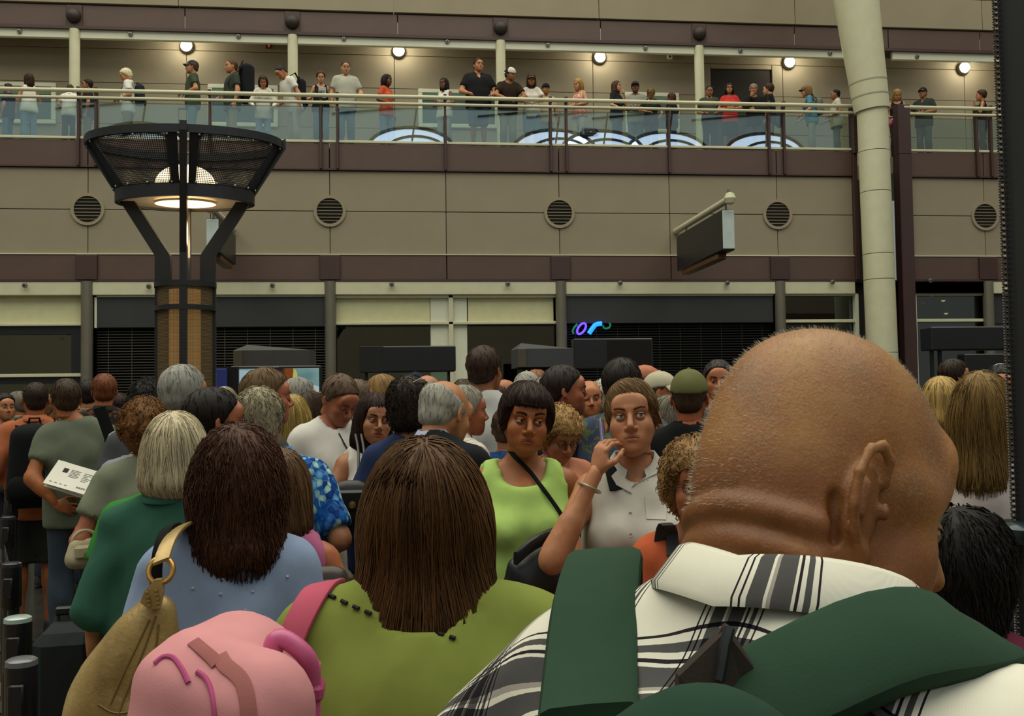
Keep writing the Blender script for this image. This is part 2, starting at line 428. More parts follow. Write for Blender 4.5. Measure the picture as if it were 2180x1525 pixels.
def eyes(look=(0, 0), open_=1.0, browup=(0, 0), browthick=1.0, hv=None, q=1.0, mouth=0.0):
    """list of (V,Q,matindex) : 0 skin 1 white 2 iris 3 pupil 4 brow"""
    out = []
    for s in (-1, 1):
        c = v3(s*.0312, .0828, -.002); r = .0132
        nu_ = max(6, int(16*q)); V, Q = sph_patch(c, r, -1.4, 1.4, nu_, max(5, int(12*q))); out.append((V, Q, 1))
        d = v3(sin(look[0])*cos(look[1]), cos(look[0])*cos(look[1]), sin(look[1]))
        u = np.cross(d, (0, 0, 1)); u /= np.linalg.norm(u); w_ = np.cross(u, d)
        for rad, off, mi in ((.0058, .0006, 2), (.0026, .0010, 3)):
            ring = [c+d*(sqrt(r*r-rad*rad)+off)+rad*(u*cos(t)+w_*sin(t)) for t in np.linspace(0, 2*pi, 15)[:-1]]
            V = np.array([c+d*(r+off)]+ring, 'f4'); Q = np.array([(0, 1+i, 1+(i+1) % 14, 1+(i+1) % 14) for i in range(14)], 'i4'); out.append((V, Q, mi))
        up = .50*open_-.06; lo = -.40*open_-.02
        out.append((*sph_patch(c, r*1.10, up, 1.5, nu_, max(2, int(6*q)), (1.12, 1, 1)), 0)); out.append((*sph_patch(c, r*1.08, -1.5, lo, nu_, max(2, int(5*q)), (1.12, 1, 1)), 0))
        lv, lq = sph_patch(c, r*1.13, up-.02, up+.07, 16, 1, (1.12, 1, 1)); out.append((lv, lq, 4))
        bu = browup[0 if s < 0 else 1]; pts = []
        for i in range(7):
            t = i/6; bx, bz = s*(.014+.036*t), .0195+.006*sin(t*2.2)+bu*(.5+.5*t)
            m = ((hv[:, 0]-bx)**2+(hv[:, 2]-bz)**2 < .006**2) & (hv[:, 1] > 0)
            pts.append((bx, (hv[m, 1].max() if m.any() else .095)-.0005, bz))
        V = []; Q = []
        for i, p in enumerate(pts):
            hh = .0042*browthick*(1-.6*(i/6)**1.5)
            for a, b in ((0, hh), (.0022, 0), (0, -hh), (-.004, 0)): V.append((p[0], p[1]+a, p[2]+b))
        for i in range(6):
            for k in range(4): Q.append((i*4+k, i*4+(k+1) % 4, i*4+4+(k+1) % 4, i*4+4+k))
        out.append((np.array(V, 'f4'), np.array(Q, 'i4'), 4))
    pts = []
    for i in range(9):
        x = -.0235+.047*i/8; z = -.0695+mouth*(x/.0235)**2*.006-.0008*cos(x*260); m = ((hv[:, 0]-x)**2+(hv[:, 2]-z)**2 < .0055**2) & (hv[:, 1] > .03)
        pts.append((x, (hv[m, 1].max() if m.any() else .09), z))
    ys = np.array([p[1] for p in pts]); ys[1:-1] = (ys[:-2]+2*ys[1:-1]+ys[2:])/4; V = []; Q = []
    for i, p in enumerate(pts):
        hh = .0014*(1-.5*abs(i-4)/4)
        for a, b in ((-.002, hh), (.0004, 0), (-.002, -hh), (-.006, 0)): V.append((p[0], ys[i]+a, p[2]+b))
    for i in range(8):
        for k in range(4): Q.append((i*4+k, i*4+4+k, i*4+4+(k+1) % 4, i*4+(k+1) % 4))
    out.append((np.array(V, 'f4'), np.array(Q, 'i4'), 5))
    return out
HANDS = {}
def hand_mesh(curl, h, thumb=0.0):
    """left-side hand: wrist at origin, fingers along +y, palm facing -z, thumb on +x"""
    k = (round(curl, 2), h, thumb)
    if k in HANDS: return HANDS[k]
    P = [Pr('p', (-.004, .012, 0), None, (.026, .03, .016), k=.01), Pr('p', (0, .05, 0), None, (.04, .045, .0145), k=.015),
         Pr('p', (.022, .03, -.006), None, (.018, .03, .014), k=.012)]
    for i, (x, L) in enumerate(((.029, .07), (.010, .078), (-.009, .073), (-.027, .058))):
        p = v3(x, .082-(.004 if i in (0, 3) else 0), .001); a = radians(6)*curl; sp = (x/.03)*.10*(1-.6*min(1, curl/2))
        for seg, (fr, r0, r1) in enumerate(((.45, .0092, .0085), (.32, .0083, .0078), (.26, .0076, .0066))):
            a += radians((24, 32, 22)[seg])*curl
            d = v3(sin(sp), cos(a), -sin(a)); d /= np.linalg.norm(d); q = p+d*L*fr
            P.append(Pr('f', p, q, r0, r1, k=.004)); p = q
    p = v3(.03, .026, -.006)
    for d, L, r0, r1 in ((v3(.75, .62, -.25-.3*thumb), .036, .0125, .0105), (v3(.35-.5*thumb, .85, -.35-.4*thumb), .03, .0102, .0092), (v3(.1-.6*thumb, .9, -.3-.4*thumb), .024, .009, .0075)):
        d = d/np.linalg.norm(d); q = p+d*L; P.append(Pr('t', p, q, r0, r1, k=.006)); p = q
    HANDS[k] = polygonise(P, h, sm_it=1); return HANDS[k]
def frame(d, up):
    """3x3 with columns x,y,z : y along d, z near up"""
    y = v3(d)/np.linalg.norm(d); z = v3(up)-y*(v3(up)@y); z /= np.linalg.norm(z)+1e-9; return np.stack([np.cross(y, z), y, z], 1)
# ------------------------------------------------------------------ hair
def iz(xs, ys): return lambda Y, Z, X: np.interp(Z, xs, ys).astype('f4')
def hair_def(style):
    P = []; clips = []; cb = []; cr = ((0, -.014, .032), (.0765, .099, .085))
    def cran(t, tz=None, k=.0): P.append(Pr('s', cr[0], None, (cr[1][0]+t, cr[1][1]+t, cr[1][2]+(t if tz is None else tz)), k=k))
    def front(zs, ys): clips.append(lambda X, Y, Z: Y-np.interp(Z, zs, ys).astype('f4')+0*X)
    flow = dict(n=900, seg=6, L=.045, r=.0011, lift=.003, curl=0.0, jit=.25)
    SH = ([-.08, -.05, -.025, 0, .03, .06, .085, .11], [-.055, -.03, -.012, .016, .03, .058, .085, .2])
    if style in ('short', 'crop', 'short2'):
        t = dict(short=.013, crop=.006, short2=.02)[style]; cran(t, t*1.25)
        P.append(Pr('s', (0, -.055, -.03), None, (.06+t*.5, .045+t, .05), k=.02)); front(*SH); cb.append(lambda X, Y, Z: -.088-Z+0*X+0*Y)
        flow.update(L=dict(short=.035, crop=.012, short2=.05)[style])
    elif style == 'fringe':     # bald on top, hair round the sides and back
        cran(.012); P.append(Pr('s', (0, -.055, -.03), None, (.066, .055, .05), k=.02)); front([-.08, -.05, -.025, 0, .03, .09], [-.055, -.03, -.012, .02, .03, .03])
        clips.append(lambda X, Y, Z: Z-.083+.55*(Y+.1)+0*X); cb.append(lambda X, Y, Z: -.085-Z+0*X+0*Y); flow.update(L=.03)
    elif style == 'pixie':      # full cap of hair with a straight bang
        cran(.018, .024); P.append(Pr('s', (0, .045, .065), None, (.073, .062, .047), k=.03)); P.append(Pr('s', (0, -.05, -.02), None, (.072, .06, .07), k=.03))
        for s in (-1, 1): P.append(Pr('s', (s*.078, .02, .012), None, (.016, .04, .055), k=.02))
        front([-.1, -.06, -.03, .0, .03, .045, .06], [-.05, -.02, .025, .045, .055, .075, .3]); flow.update(L=.06, n=1600)
    elif style == 'swept':      # parted, swept to the side and tied back
        cran(.01, .017); P.append(Pr('s', (.012, .05, .085), (-.06, .05, .045), .03, .018, k=.025)); P.append(Pr('s', (-.07, .045, .03), (-.085, .02, -.03), .014, .008, k=.015))
        P.append(Pr('s', (0, -.06, -.03), None, (.06, .05, .05), k=.03)); front([-.08, -.04, -.02, 0, .03, .06, .085, .1], [-.03, -.01, .03, .05, .07, .086, .115, .3])
        flow.update(L=.08, n=1500)
    elif style == 'bob':
        cran(.017, .022); P.append(Pr('s', (0, -.03, -.045), None, (.104, .1, .105), k=.05)); P.append(Pr('s', (0, -.04, -.085), None, (.1, .092, .055), k=.04))
        front([-.15, -.08, -.02, .02, .05, .075], [.0, .03, .045, .055, .075, .3]); cb.append(lambda X, Y, Z: -.135-Z+0*X+0*Y); flow.update(L=.26, n=1700, seg=12, zend=-.122)
    elif style in ('long', 'long2'):
        b = -.33 if style == 'long' else -.26
        cran(.015, .02); P.append(Pr('s', (0, -.04, -.05), (0, -.065, b), .092, .083, k=.05, sc=(1.08, .85, 1)))
        P.append(Pr('s', (0, -.03, -.04), None, (.098, .095, .11), k=.04))
        front([-.4, -.12, -.05, .0, .045, .075], [-.02, .0, .025, .045, .07, .3]); cb.append(lambda X, Y, Z: b-Z+0*X+0*Y); flow.update(L=.5, n=2200, seg=16, zend=b+.03)
    elif style == 'flare':      # shoulder-blade length, widening to the ends
        cran(.016, .02); P.append(Pr('s', (0, -.035, -.04), (0, -.05, -.19), .094, .112, k=.05, sc=(1.06, .72, 1)))
        front([-.4, -.12, -.05, .0, .045, .075], [.0, .01, .03, .045, .07, .3]); cb.append(lambda X, Y, Z: -.118-.10*X-Z+0*Y+.012*np.sin(X*55)); flow.update(L=.36, n=3600, seg=16, zend=-.155)
    elif style == 'lob':        # shoulder length, face framing
        cran(.016, .022); P.append(Pr('s', (0, -.03, -.06), None, (.1, .095, .12), k=.05)); P.append(Pr('s', (0, -.03, -.12), None, (.1, .08, .08), k=.04))
        front([-.2, -.1, -.03, .02, .05, .078], [.02, .04, .05, .055, .07, .3]); cb.append(lambda X, Y, Z: -.19-Z+0*X+0*Y); flow.update(L=.3, n=1300, seg=12, zend=-.17)
    elif style == 'bush':       # thick long wavy hair
        cran(.024, .024); P.append(Pr('s', (0, -.045, -.06), (0, -.055, -.15), .102, .106, k=.06, sc=(1.03, .85, 1))); P.append(Pr('s', (0, -.03, -.03), None, (.104, .105, .11), k=.04))
        front([-.35, -.12, -.05, .0, .045, .075], [.01, .03, .035, .045, .07, .3]); cb.append(lambda X, Y, Z: -.205-Z+0*X+0*Y+.015*np.sin(X*70)); flow.update(L=.2, n=2800, seg=16, curl=.004, jit=.35, lift=.004)
    elif style in ('curly', 'wavy'):
        t = .026 if style == 'curly' else .02; cran(t, t+.006); P.append(Pr('s', (0, -.05, -.045), None, (.08, .07, .07), k=.04))
        front([-.13, -.06, -.02, .02, .05, .085], [-.03, .01, .035, .045, .07, .3]); cb.append(lambda X, Y, Z: -.115-Z+0*X+0*Y)
        flow.update(L=.05 if style == 'curly' else .07, n=2200, seg=12, curl=.008 if style == 'curly' else .004, jit=.9, lift=.006)
    elif style == 'tail':
        cran(.011, .015); P.append(Pr('s', (0, -.1, .02), (0, -.14, -.02), .03, .028, k=.02)); P.append(Pr('s', (0, -.14, -.01), (0, -.12, -.2), .032, .012, k=.02)); front(*SH)
        P.append(Pr('s', (0, -.055, -.02), None, (.06, .05, .045), k=.02)); flow.update(L=.09, n=900)
    return P, clips, cb, flow
HAIR = {}
def tube_strands(paths, r, sides=3):
    """paths (n,m,3) -> V,Q ; tapered three-sided tubes"""
    n, m, _ = paths.shape; d = np.gradient(paths, axis=1); d /= np.linalg.norm(d, axis=2, keepdims=True)+1e-9
    ref = np.where(np.abs(d[..., 2:3]) < .9, np.array([0, 0, 1.0]), np.array([1.0, 0, 0])); u = np.cross(d, ref); u /= np.linalg.norm(u, axis=2, keepdims=True)+1e-9; w_ = np.cross(d, u)
    tp = (1-np.linspace(0, 1, m)**2*.8)[None, :, None]*np.broadcast_to(np.asarray(r), (n,))[:, None, None]
    V = np.stack([paths+(u*cos(2*pi*k/sides)+w_*sin(2*pi*k/sides))*tp for k in range(sides)], 2).reshape(-1, 3)
    base = (np.arange(n)[:, None, None]*m+np.arange(m-1)[None, :, None])*sides; k = np.arange(sides)[None, None, :]; k2 = (k+1) % sides
    Q = np.stack([base+k, base+k2, base+sides+k2, base+sides+k], 3).reshape(-1, 4)
    return V.astype('f4'), Q.astype('i4')
def hair_mesh(style, lod=1, seed=0, mod=None):
    """lod 0 far, 1 mid, 2 near"""
    key = (style, lod, seed)
    if key in HAIR: return HAIR[key]
    P, clips, cb, fl = hair_def(style); h = (.011, .008, .006)[lod]; G = []
    R_ = np.random.default_rng(seed+5)
    if style in ('curly',):
        for _ in range(160):
            v = R_.normal(size=3); v /= np.linalg.norm(v); v[2] = v[2]*.9; c = v3(0, -.014, .02)+v*v3(.1, .12, .108)
            if c[1] < .06 or c[2] > .07: P.append(Pr('c', c, None, (.016,)*3, k=.006))
    V, Q = polygonise(P, h, clips+cb, sm_it=1)
    polygonise(P, h, clips, sm_it=0, grid_out=G); G = G[0]
    parts = [(V, Q)]; svs = [np.full(len(V), .45, 'f4')]
    n = int(fl['n']*(.16, .34, .68)[lod]); m = max(4, int(fl['seg']*(.5, .65, .8)[lod]))
    if n:
        st = V[R_.integers(0, len(V), n*3)]
        zmin, zmax = V[:, 2].min(), V[:, 2].max()
        st = st[R_.random(len(st)) < .25+((st[:, 2]-zmin)/(zmax-zmin))**1.2][:n]; n = len(st)
        p = st.astype('f8'); path = []; crown = v3(0, -.06, .12); L = fl['L']*(.6+.5*R_.random((n, 1))); step = L/m
        jv = R_.normal(size=(n, 3))*fl['jit']; ph = R_.random((n, 1))*6.28; lift = fl['lift']*(R_.random(n)*1.3-.35)
        zend = (fl['zend']-.05*R_.random((n, 1))**2+.02*R_.random((n, 1))) if 'zend' in fl else -9
        hv = R_.normal(size=(n, 3)); hv /= np.linalg.norm(hv, axis=1, keepdims=True)
        for i in range(m):
            val, g = G.grad(p); p = p-(val-lift)[:, None]*g*.9
            path.append(p+fl['curl']*(np.cross(g, hv)*np.sin(ph+i*1.3)+g*np.cos(ph+i*1.3)) if fl['curl'] else p.copy())
            away = p-crown; away[:, 2] *= .3; away /= np.linalg.norm(away, axis=1, keepdims=True)+1e-6
            f = away*.7+v3(0, 0, -.9)+jv*.35
            if style in ('short', 'crop', 'short2', 'swept'): f = f+v3(.1, -.25, 0)
            if style == 'swept': f = f+v3(-.9, 0, .1)*(p[:, 1:2] > .02)
            f = f-g*np.sum(f*g, 1, keepdims=True); f /= np.linalg.norm(f, axis=1, keepdims=True)+1e-6; p = p+f*step*(p[:, 2:3] > zend)
        path = np.stack(path, 1); r = fl['r']*(2.6, 1.8, 1.3)[lod]*(.7+.6*R_.random(n))
        SV, SQ = tube_strands(path, r); parts.append((SV, SQ)); svs.append(np.repeat(R_.random(n).astype('f4'), m*3))
    off = 0; VV = []; QQ = []
    for a, b in parts: VV.append(a); QQ.append(b+off); off += len(a)
    HAIR[key] = raw_mesh('hair', np.concatenate(VV), [np.concatenate(QQ)], True, attrs={'sv': np.concatenate(svs)})
    return HAIR[key]
def olink(name, me, mat, parent, M=None):
    o = bpy.data.objects.new(name, me); C.objects.link(o); o.parent = parent
    if not me.materials: me.materials.append(None)
    o.material_slots[0].link = 'OBJECT'; o.material_slots[0].material = mat
    if M is not None: o.matrix_local = M
    return o
CAPS = {}
def cap_parts(back=False):
    if 'c' not in CAPS:
        V, Q = polygonise([Pr('c', (0, -.014, .036), None, (.088, .11, .1), k=0)], .008, [lambda X, Y, Z: .03-Z+.12*Y+0*X])
        CAPS['c'] = raw_mesh('cap_crown', V, [Q], True)
        mb = MB(); n = 14; top = []; 
        for s in (0, 1):
            for i in range(n+1):
                a = radians(-68+136*i/n); x = sin(a); y = cos(a)
                top.append((.082*x, .09*y-.005, .042-.006*s+.012*y)); top.append((.09*x, .092*y+.075*max(0, y)**.8-.005, .032-.006*s+.016*abs(y)-.03*x*x))
        Fc = []
        for i in range(n):
            a = 2*i; Fc.append((a, a+1, a+3, a+2)); b = 2*(n+1)+2*i; Fc.append((b, b+2, b+3, b+1)); Fc.append((a+1, b+1, b+3, a+3)); Fc.append((a, a+2, b+2, b))
        mb.add(top, Fc); CAPS['b'] = raw_mesh('cap_brim', mb.v, mb.f, True)
        mb = MB(); mb.lathe([(.0, .006), (.006, .004), (.008, 0)], 10, (0, -.014, .136)); CAPS['n'] = raw_mesh('cap_button', mb.v, mb.f, True)
    return CAPS
# ------------------------------------------------------------------ people
ARMS = {  # elbow, wrist, hand direction, palm normal (right side, mirrored for the left), curl
    'tuck': ((.215, -.05, 1.14), (.11, .16, 1.07), (-.5, .8, 0), (0, 0, -1), 1.0),
    'high': ((.27, .06, 1.2), (.02, .2, 1.3), (-.9, .25, .1), (0, 1, .2), .9),
    'down': ((.245, -.03, 1.135), (.26, .03, .885), (.02, .15, -1), (-1, 0, 0), .7),
    'bent': ((.25, -.07, 1.145), (.15, .16, 1.06), (-.5, .8, 0), (0, 0, -1), 1.0),
    'rail': ((.27, .03, 1.125), (.21, .26, 1.02), (-.2, .9, -.1), (0, .3, -1), 1.3),
    'lean': ((.29, .18, 1.19), (.08, .36, 1.12), (-.8, .5, -.1), (0, .3, -1), 1.0),
    'cross': ((.255, .03, 1.15), (-.0, .19, 1.12), (-.95, .2, .1), (0, 1, .2), .7),
    'hold': ((.255, -.05, 1.14), (.17, .20, 1.14), (-.25, .9, .1), (-.3, 0, 1), 1.2),
    'strap': ((.26, .03, 1.17), (.15, .17, 1.33), (-.2, .2, .95), (-.2, -1, 0), 1.8),
    'phone': ((.245, .19, 1.195), (.122, .135, 1.465), (-.22, -.10, 1), (-.75, -.6, .0), 1.15),
    'chin': ((.2, .15, 1.16), (.06, .17, 1.43), (-.3, .1, .9), (-.2, -1, 0), 1.6),
    'hip': ((.34, -.06, 1.17), (.2, .0, .99), (-.6, .5, -.6), (-.4, 0, -1), .6),
    'back': ((.25, -.1, 1.14), (.12, -.17, .98), (-.8, -.2, -.3), (0, 1, 0), .8),
}
def person(px, ty, Y, face, label, hair='short', hc='3A2A1E', skin='B98362', fem=False, top='tee', tc='808080', bot='pants', bc='2A2E38',
           arms=('down', 'down'), lean=0, hyaw=0, hpitch=0, hroll=0, build=1.0, floor=0.0, lod=1, cap=None, look=(0, 0), open_=.68, browup=(0, 0),
           tk='plain', tc2=None, collar=None, stride=0.0, shoe='1E1C1B', sleeve=None, jowl=0, group=None, loose=.016, torso_yaw=0, hem=None, head_h=None, cat='person', glasses=None, H=None, headscale=1.0, custom=None, neckr=None, top_mat=None, neck_w=None, hoff=(0, 0, 0), vox=None, smile=-.1):
    face = face+math.degrees(math.atan2(at(px, ty, Y).x, Y))      # face is given relative to the line of sight
    hb = vox or (.028, .022, .0135)[lod]; hh = head_h or (.0112, .0076, .0046)[lod]; hands_h = (.0112, .0085, .005)[lod]
    W = build; sw = (.168 if not fem else .142)*(.6+.4*W)
    U = []       # upper prims, in torso frame
    if fem:
        U += [Pr('t', (0, -.01, .95), None, (.165*W, .118*W, .125), k=0), Pr('t', (0, .0, 1.1), None, (.125*W, .1*W, .14), k=.06),
              Pr('t', (0, -.005, 1.28), None, (.138*W, .1*W, .16), k=.05), Pr('t', (-sw+.02, -.015, 1.395), (sw-.02, -.015, 1.395), .042, k=.05)]
        for s in (-1, 1): U.append(Pr('t', (s*.068, .085, 1.255), None, (.062*W, .055*W, .062), k=.03))
    else:
        U += [Pr('t', (0, -.005, .95), None, (.158*W, .115*W, .125), k=0), Pr('t', (0, .012*W, 1.1), None, (.148*W, .115*W, .15), k=.06),
              Pr('t', (0, 0, 1.28), None, (.168*W, .115*W, .17), k=.05), Pr('t', (-sw+.02, -.012, 1.39), (sw-.02, -.012, 1.39), .056, k=.05)]
    for s in (-1, 1): U.append(Pr('t', (s*.03, -.03, 1.465), (s*.13, -.018, 1.405), .036 if fem else .043, .036, k=.05))
    Rl = rot3(rx=-radians(lean), rz=-radians(torso_yaw)); piv = v3(0, 0, .95)
    TT = lambda p: Rl@(v3(p)-piv)+piv
    # head transform
    neck0 = v3(0, -.018, 1.43); pivot = v3(0, -.008, 1.535)
    Rh = Rl@rot3(rz=-radians(hyaw), rx=-radians(hpitch), ry=radians(hroll)); hc_ = TT(pivot)+Rh@v3(0, .022, .083)*headscale+Rl@v3(hoff)
    nk = Pr('n', TT(neck0), hc_+Rh@v3(0, -.022, -.06)*headscale, *(neckr or ((.058, .052) if not fem else (.047, .043))), k=.035)
    A = []; slv = []
    if sleeve is None: sleeve = {'tee': .62, 'polo': .68, 'shirt': .7, 'tank': 0, 'vest': 0, 'long': 2, 'jacket': 2, 'suit': 2, 'blouse': 0}[top]
    hands = []
    for s, an in ((1, arms[0]), (-1, arms[1])):
        e, w_, hd, pn, cu = ARMS[an] if isinstance(an, str) else an
        e = v3(e)*v3(s*(W*.5+.5), 1, 1); w_ = v3(w_)*v3(s, 1, 1); hd = v3(hd)*v3(s, 1, 1); pn = v3(pn)*v3(s, 1, 1)
        sh = v3(s*sw, -.012, 1.392); ar = .05*(W*.6+.4) if not fem else .041*(W*.6+.4)
        sh, e, w_ = TT(sh), TT(e), TT(w_); hd = Rl@hd; pn = Rl@pn
        A += [Pr('a', sh, e, ar, ar*.82, k=.035), Pr('a', e, w_, ar*.82, ar*.54, k=.03), Pr('a', e+(w_-e)*.1, e+(w_-e)*.4, ar*.82, ar*.8, k=.03)]
        hands.append((s, w_, hd, pn, cu))
        if sleeve > 0:
            f = min(1, sleeve); c = sh+(e-sh)*f; n = (e-sh)/np.linalg.norm(e-sh)
            slv.append(Pr('s', sh, e, ar+.014+loose*.3, ar*.82+.02+loose*.6, k=.03, cut=[(c, n)] if sleeve < 1 else []))
            if sleeve > 1: n2 = (w_-e)/np.linalg.norm(w_-e); c2 = e+(w_-e)*min(1, sleeve-1); slv.append(Pr('s', e, w_, ar*.84+.018, ar*.56+.016, k=.02, cut=[(c2, n2)]))
    UT = [p.T(Rl, piv-Rl@piv) for p in U]
    Lg = []; sd = stride
    feet = []
    for s in (1, -1):
        hip = v3(s*.088, 0, .9); kn = v3(s*.095, .02+s*sd*.16, .49); an = v3(s*.1, -.02+s*sd*.28, .085)
        Lg += [Pr('l', hip, kn, .082*(W*.5+.5), .056, k=.04), Pr('l', kn, an, .055, .036, k=.012), Pr('l', kn+v3(0, -.022, -.1), None, (.05, .052, .1), k=.03)]; feet.append(an)
    root = empty('person'); props(root, label, cat, group)
    # ---- continuous skin body
    bare = bot in ('shorts', 'skirt'); prims = UT+[nk]+A+(Lg if bare else Lg)
    hb2 = hb if bare else hb*1.0
    V, Q = polygonise([p.grow(-.003) if p.g == 't' else p for p in prims], hb2, sm_it=1, clips=[] if bare else [lambda X, Y, Z: .8-Z+0*X+0*Y])
    hv, hq, lip = custom or head_mesh(fem, hh, jowl); parts = [(V, Q, 0, np.zeros(len(V)))]
    xf = lambda P_: (P_.astype('f8')*headscale)@Rh.T+hc_
    parts.append((xf(hv), hq, 0, lip))
    for ev, eq, mi in eyes(look, open_, browup, 1.1, hv, (.45, .7, 1.0)[lod], smile): parts.append((xf(ev), eq, mi, np.zeros(len(ev))))
    for s, w_, hd, pn, cu in hands:
        gv, gq = hand_mesh(cu, hands_h, .5 if cu > 1 else 0); gv = gv.astype('f8')*(.92 if fem else 1.0)
        R = frame(hd, -pn); x = gv.copy()
        # keep the thumb towards the body / front
        want = v3(-s, .6, .4); flip = 1 if (R[:, 0]@(Rl@want)) > 0 else -1
        x[:, 0] *= flip; parts.append((x@R.T+w_-hd/np.linalg.norm(hd)*.008, gq if flip > 0 else gq[:, ::-1], 0, np.zeros(len(gv))))
    off = 0; VV = []; QQ = []; MI = []; LP = []
    for a, b, mi, lp in parts: VV.append(a); QQ.append(b+off); off += len(a); MI.append(np.full(len(b), mi)); LP.append(lp)
    QQ = np.concatenate(QQ); tri = QQ[:, 2] == QQ[:, 3]; MI = np.concatenate(MI)
    me = raw_mesh('body', np.concatenate(VV), [QQ[~tri], QQ[tri][:, :3]], True, np.concatenate([MI[~tri], MI[tri]]), {'lip': np.concatenate(LP)})
    for m in (skin_mat(skin), plain('eye_white', 'B5AC9C', .25, var=0), plain('eye_iris', '2C241C', .2, var=0), plain('eye_pupil', '0A0908', .15, var=0), hair_mat(hc), plain('mouth_line', '4A2018', .5, var=0)): me.materials.append(m)
    link('body', me, None, root)
    # ---- garments
    hz = hem if hem is not None else {'tee': .82, 'polo': .83, 'shirt': .8, 'tank': .86, 'vest': .86, 'long': .82, 'jacket': .76, 'suit': .72, 'blouse': .84}[top]
    t = loose; S = [p.grow(t) for p in UT]+slv
    S.append(Pr('d', TT((0, .0, 1.2)), TT((0, .0, hz)), (.150 if not fem else .128)*W+t, (.172 if not fem else .182)*W+t, k=.05, sc=(1, .74, 1), R=Rl))
    nr = {'tee': .064, 'polo': .068, 'shirt': .068, 'tank': .09, 'vest': .085, 'long': .066, 'jacket': .066, 'suit': .066, 'blouse': .07}[top]*(.92 if fem else 1)
    if neck_w: nr = neck_w
    S.append(Pr('x', TT((0, -.012, 1.44)), TT((0, .03, 1.56)), nr, nr*1.15, k=.012, sub=True))
    if top in ('tank',): S.append(Pr('x', TT((0, .07, 1.432)), None, (.08, .06, .042), k=.015, sub=True, R=Rl))
    if top in ('vest', 'blouse', 'polo', 'suit'): S += [Pr('x', TT((0, .10, 1.44)), TT((0, .14, 1.31)), .045, .004, k=.01, sub=True)]
    if sleeve == 0:
        for s in (1, -1): S.append(Pr('x', TT((s*(sw+.045), -.01, 1.36)), TT((s*(sw+.045), -.01, 1.48)), .07, .062, k=.012, sub=True))
    nn = TT((0, 0, hz)); nv = Rl@v3(0, 0, -1.0)
    fz = rng.random(6)*6.28
    nz = (lambda X, Y, Z: .004*np.sin(Z*17+X*9+fz[0])*np.sin(X*21+Y*14+fz[1])+.0035*np.sin(Z*31-X*27+fz[2])+.003*np.sin(X*45+Z*12+fz[3])*np.sin(Y*30+fz[4])) if lod > 0 else None
    if lod == 2: n0 = nz; nz = lambda X, Y, Z: n0(X, Y, Z)*.8+.0032*np.sin(Z*38+X*24*np.sign(X)+fz[5])*np.sin(Z*9+Y*17+fz[0])+.0022*np.abs(np.sin(Z*26-X*31+fz[1]))
    V, Q = polygonise(S, hb, [lambda X, Y, Z: (X-nn[0])*nv[0]+(Y-nn[1])*nv[1]+(Z-nn[2])*nv[2]], sm_it=1, noise=nz)
    names = {'tee': 't_shirt', 'polo': 'polo_shirt', 'shirt': 'shirt', 'tank': 'tank_top', 'vest': 'sleeveless_top', 'long': 'long_sleeved_top', 'jacket': 'jacket', 'suit': 'suit_jacket', 'blouse': 'sleeveless_blouse'}
    so = link(names[top], raw_mesh(names[top], V, [Q], True), top_mat or cloth_mat(tc, tk, tc2), root)
    if collar is None: collar = top in ('polo', 'shirt', 'suit', 'blouse')
    if collar:
        mb = MB(); n = 26; rows = ((nr*.96, 0.0, -.02), (nr*.94, 0, .03), (nr*1.0, 0, .036), (nr*1.4, .0, -.0), (nr*1.36, 0, -.008))
        pts = []
        for i in range(n+1):
            a = radians(90+24+(312)*i/n); 
            for r, dy, dz in rows:
                fr = max(0, sin(a)); pts.append(TT((r*cos(a), r*sin(a)*1.02-.014, 1.476+dz-.06*fr+.004*abs(cos(a)))))
        m = len(rows); Fc = [(i*m+j, (i+1)*m+j, (i+1)*m+j+1, i*m+j+1) for i in range(n) for j in range(m-1)]
        mb.add(pts, Fc); mb.build('collar', top_mat or cloth_mat(collar if isinstance(collar, str) else tc, 'plain'), so, True)
    cuff = {'pants': .075, 'jeans': .07, 'shorts': .50, 'skirt': .52}[bot]; bt = .014 if bot != 'shorts' else .03
    B = [p.grow(.006) for p in UT[:1]]+[p.grow(bt if p.a[2] > .6 else bt+.012) for p in Lg]
    if bot == 'skirt': B = [UT[0].grow(.012), Pr('k', (0, 0, .95), (0, 0, .45), .155*W, .2*W, k=.04, sc=(1, .75, 1))]
    V, Q = polygonise(B, max(.022, hb*1.7), [lambda X, Y, Z: Z-.97+0*X+0*Y, lambda X, Y, Z: cuff-Z+0*X+0*Y])
    bn = {'pants': 'trousers', 'jeans': 'jeans', 'shorts': 'shorts', 'skirt': 'skirt'}[bot]
    link(bn, raw_mesh(bn, V, [Q], True), cloth_mat(bc), root)
    for an in feet:
        if 'shoe' not in CAPS:
            v_, q_ = polygonise([Pr('s', (0, -.03, .04), (0, .1, .032), .042, .036, k=.02, sc=(.95, 1, .9)), Pr('s', (0, -.035, .05), (0, -.03, .09), .043, .044, k=.02), Pr('s', (0, -.04, .008), (0, .11, .008), .045, .042, k=.01, sc=(.95, 1, .3))], .014)
            CAPS['shoe'] = raw_mesh('shoe', v_, [q_], True)
        olink('shoe', CAPS['shoe'], plain('shoe_'+shoe, shoe, .55), root, Matrix.Translation((an[0], an[1]+.03, 0)))
    HM = Matrix.Translation(Vector(hc_)) @ Matrix(Rh.tolist()).to_4x4() @ Matrix.Scale(headscale, 4)
    if hair: olink('hair', hair_mesh(hair, lod, 0), hair_mat(hc), root, HM)
    topz = .125
    if cap:
        cc, bw, brim2 = (cap+(False, None))[:3] if isinstance(cap, tuple) else (cap, False, None)
        M2 = HM @ Matrix.Rotation(pi if bw else 0, 4, 'Z'); cp = cap_parts(); mt = cloth_mat(cc)
        co = olink('cap', cp['c'], mt, root, M2); olink('brim', cp['b'], cloth_mat(brim2) if brim2 else mt, co); olink('button', cp['n'], mt, co); topz = .136
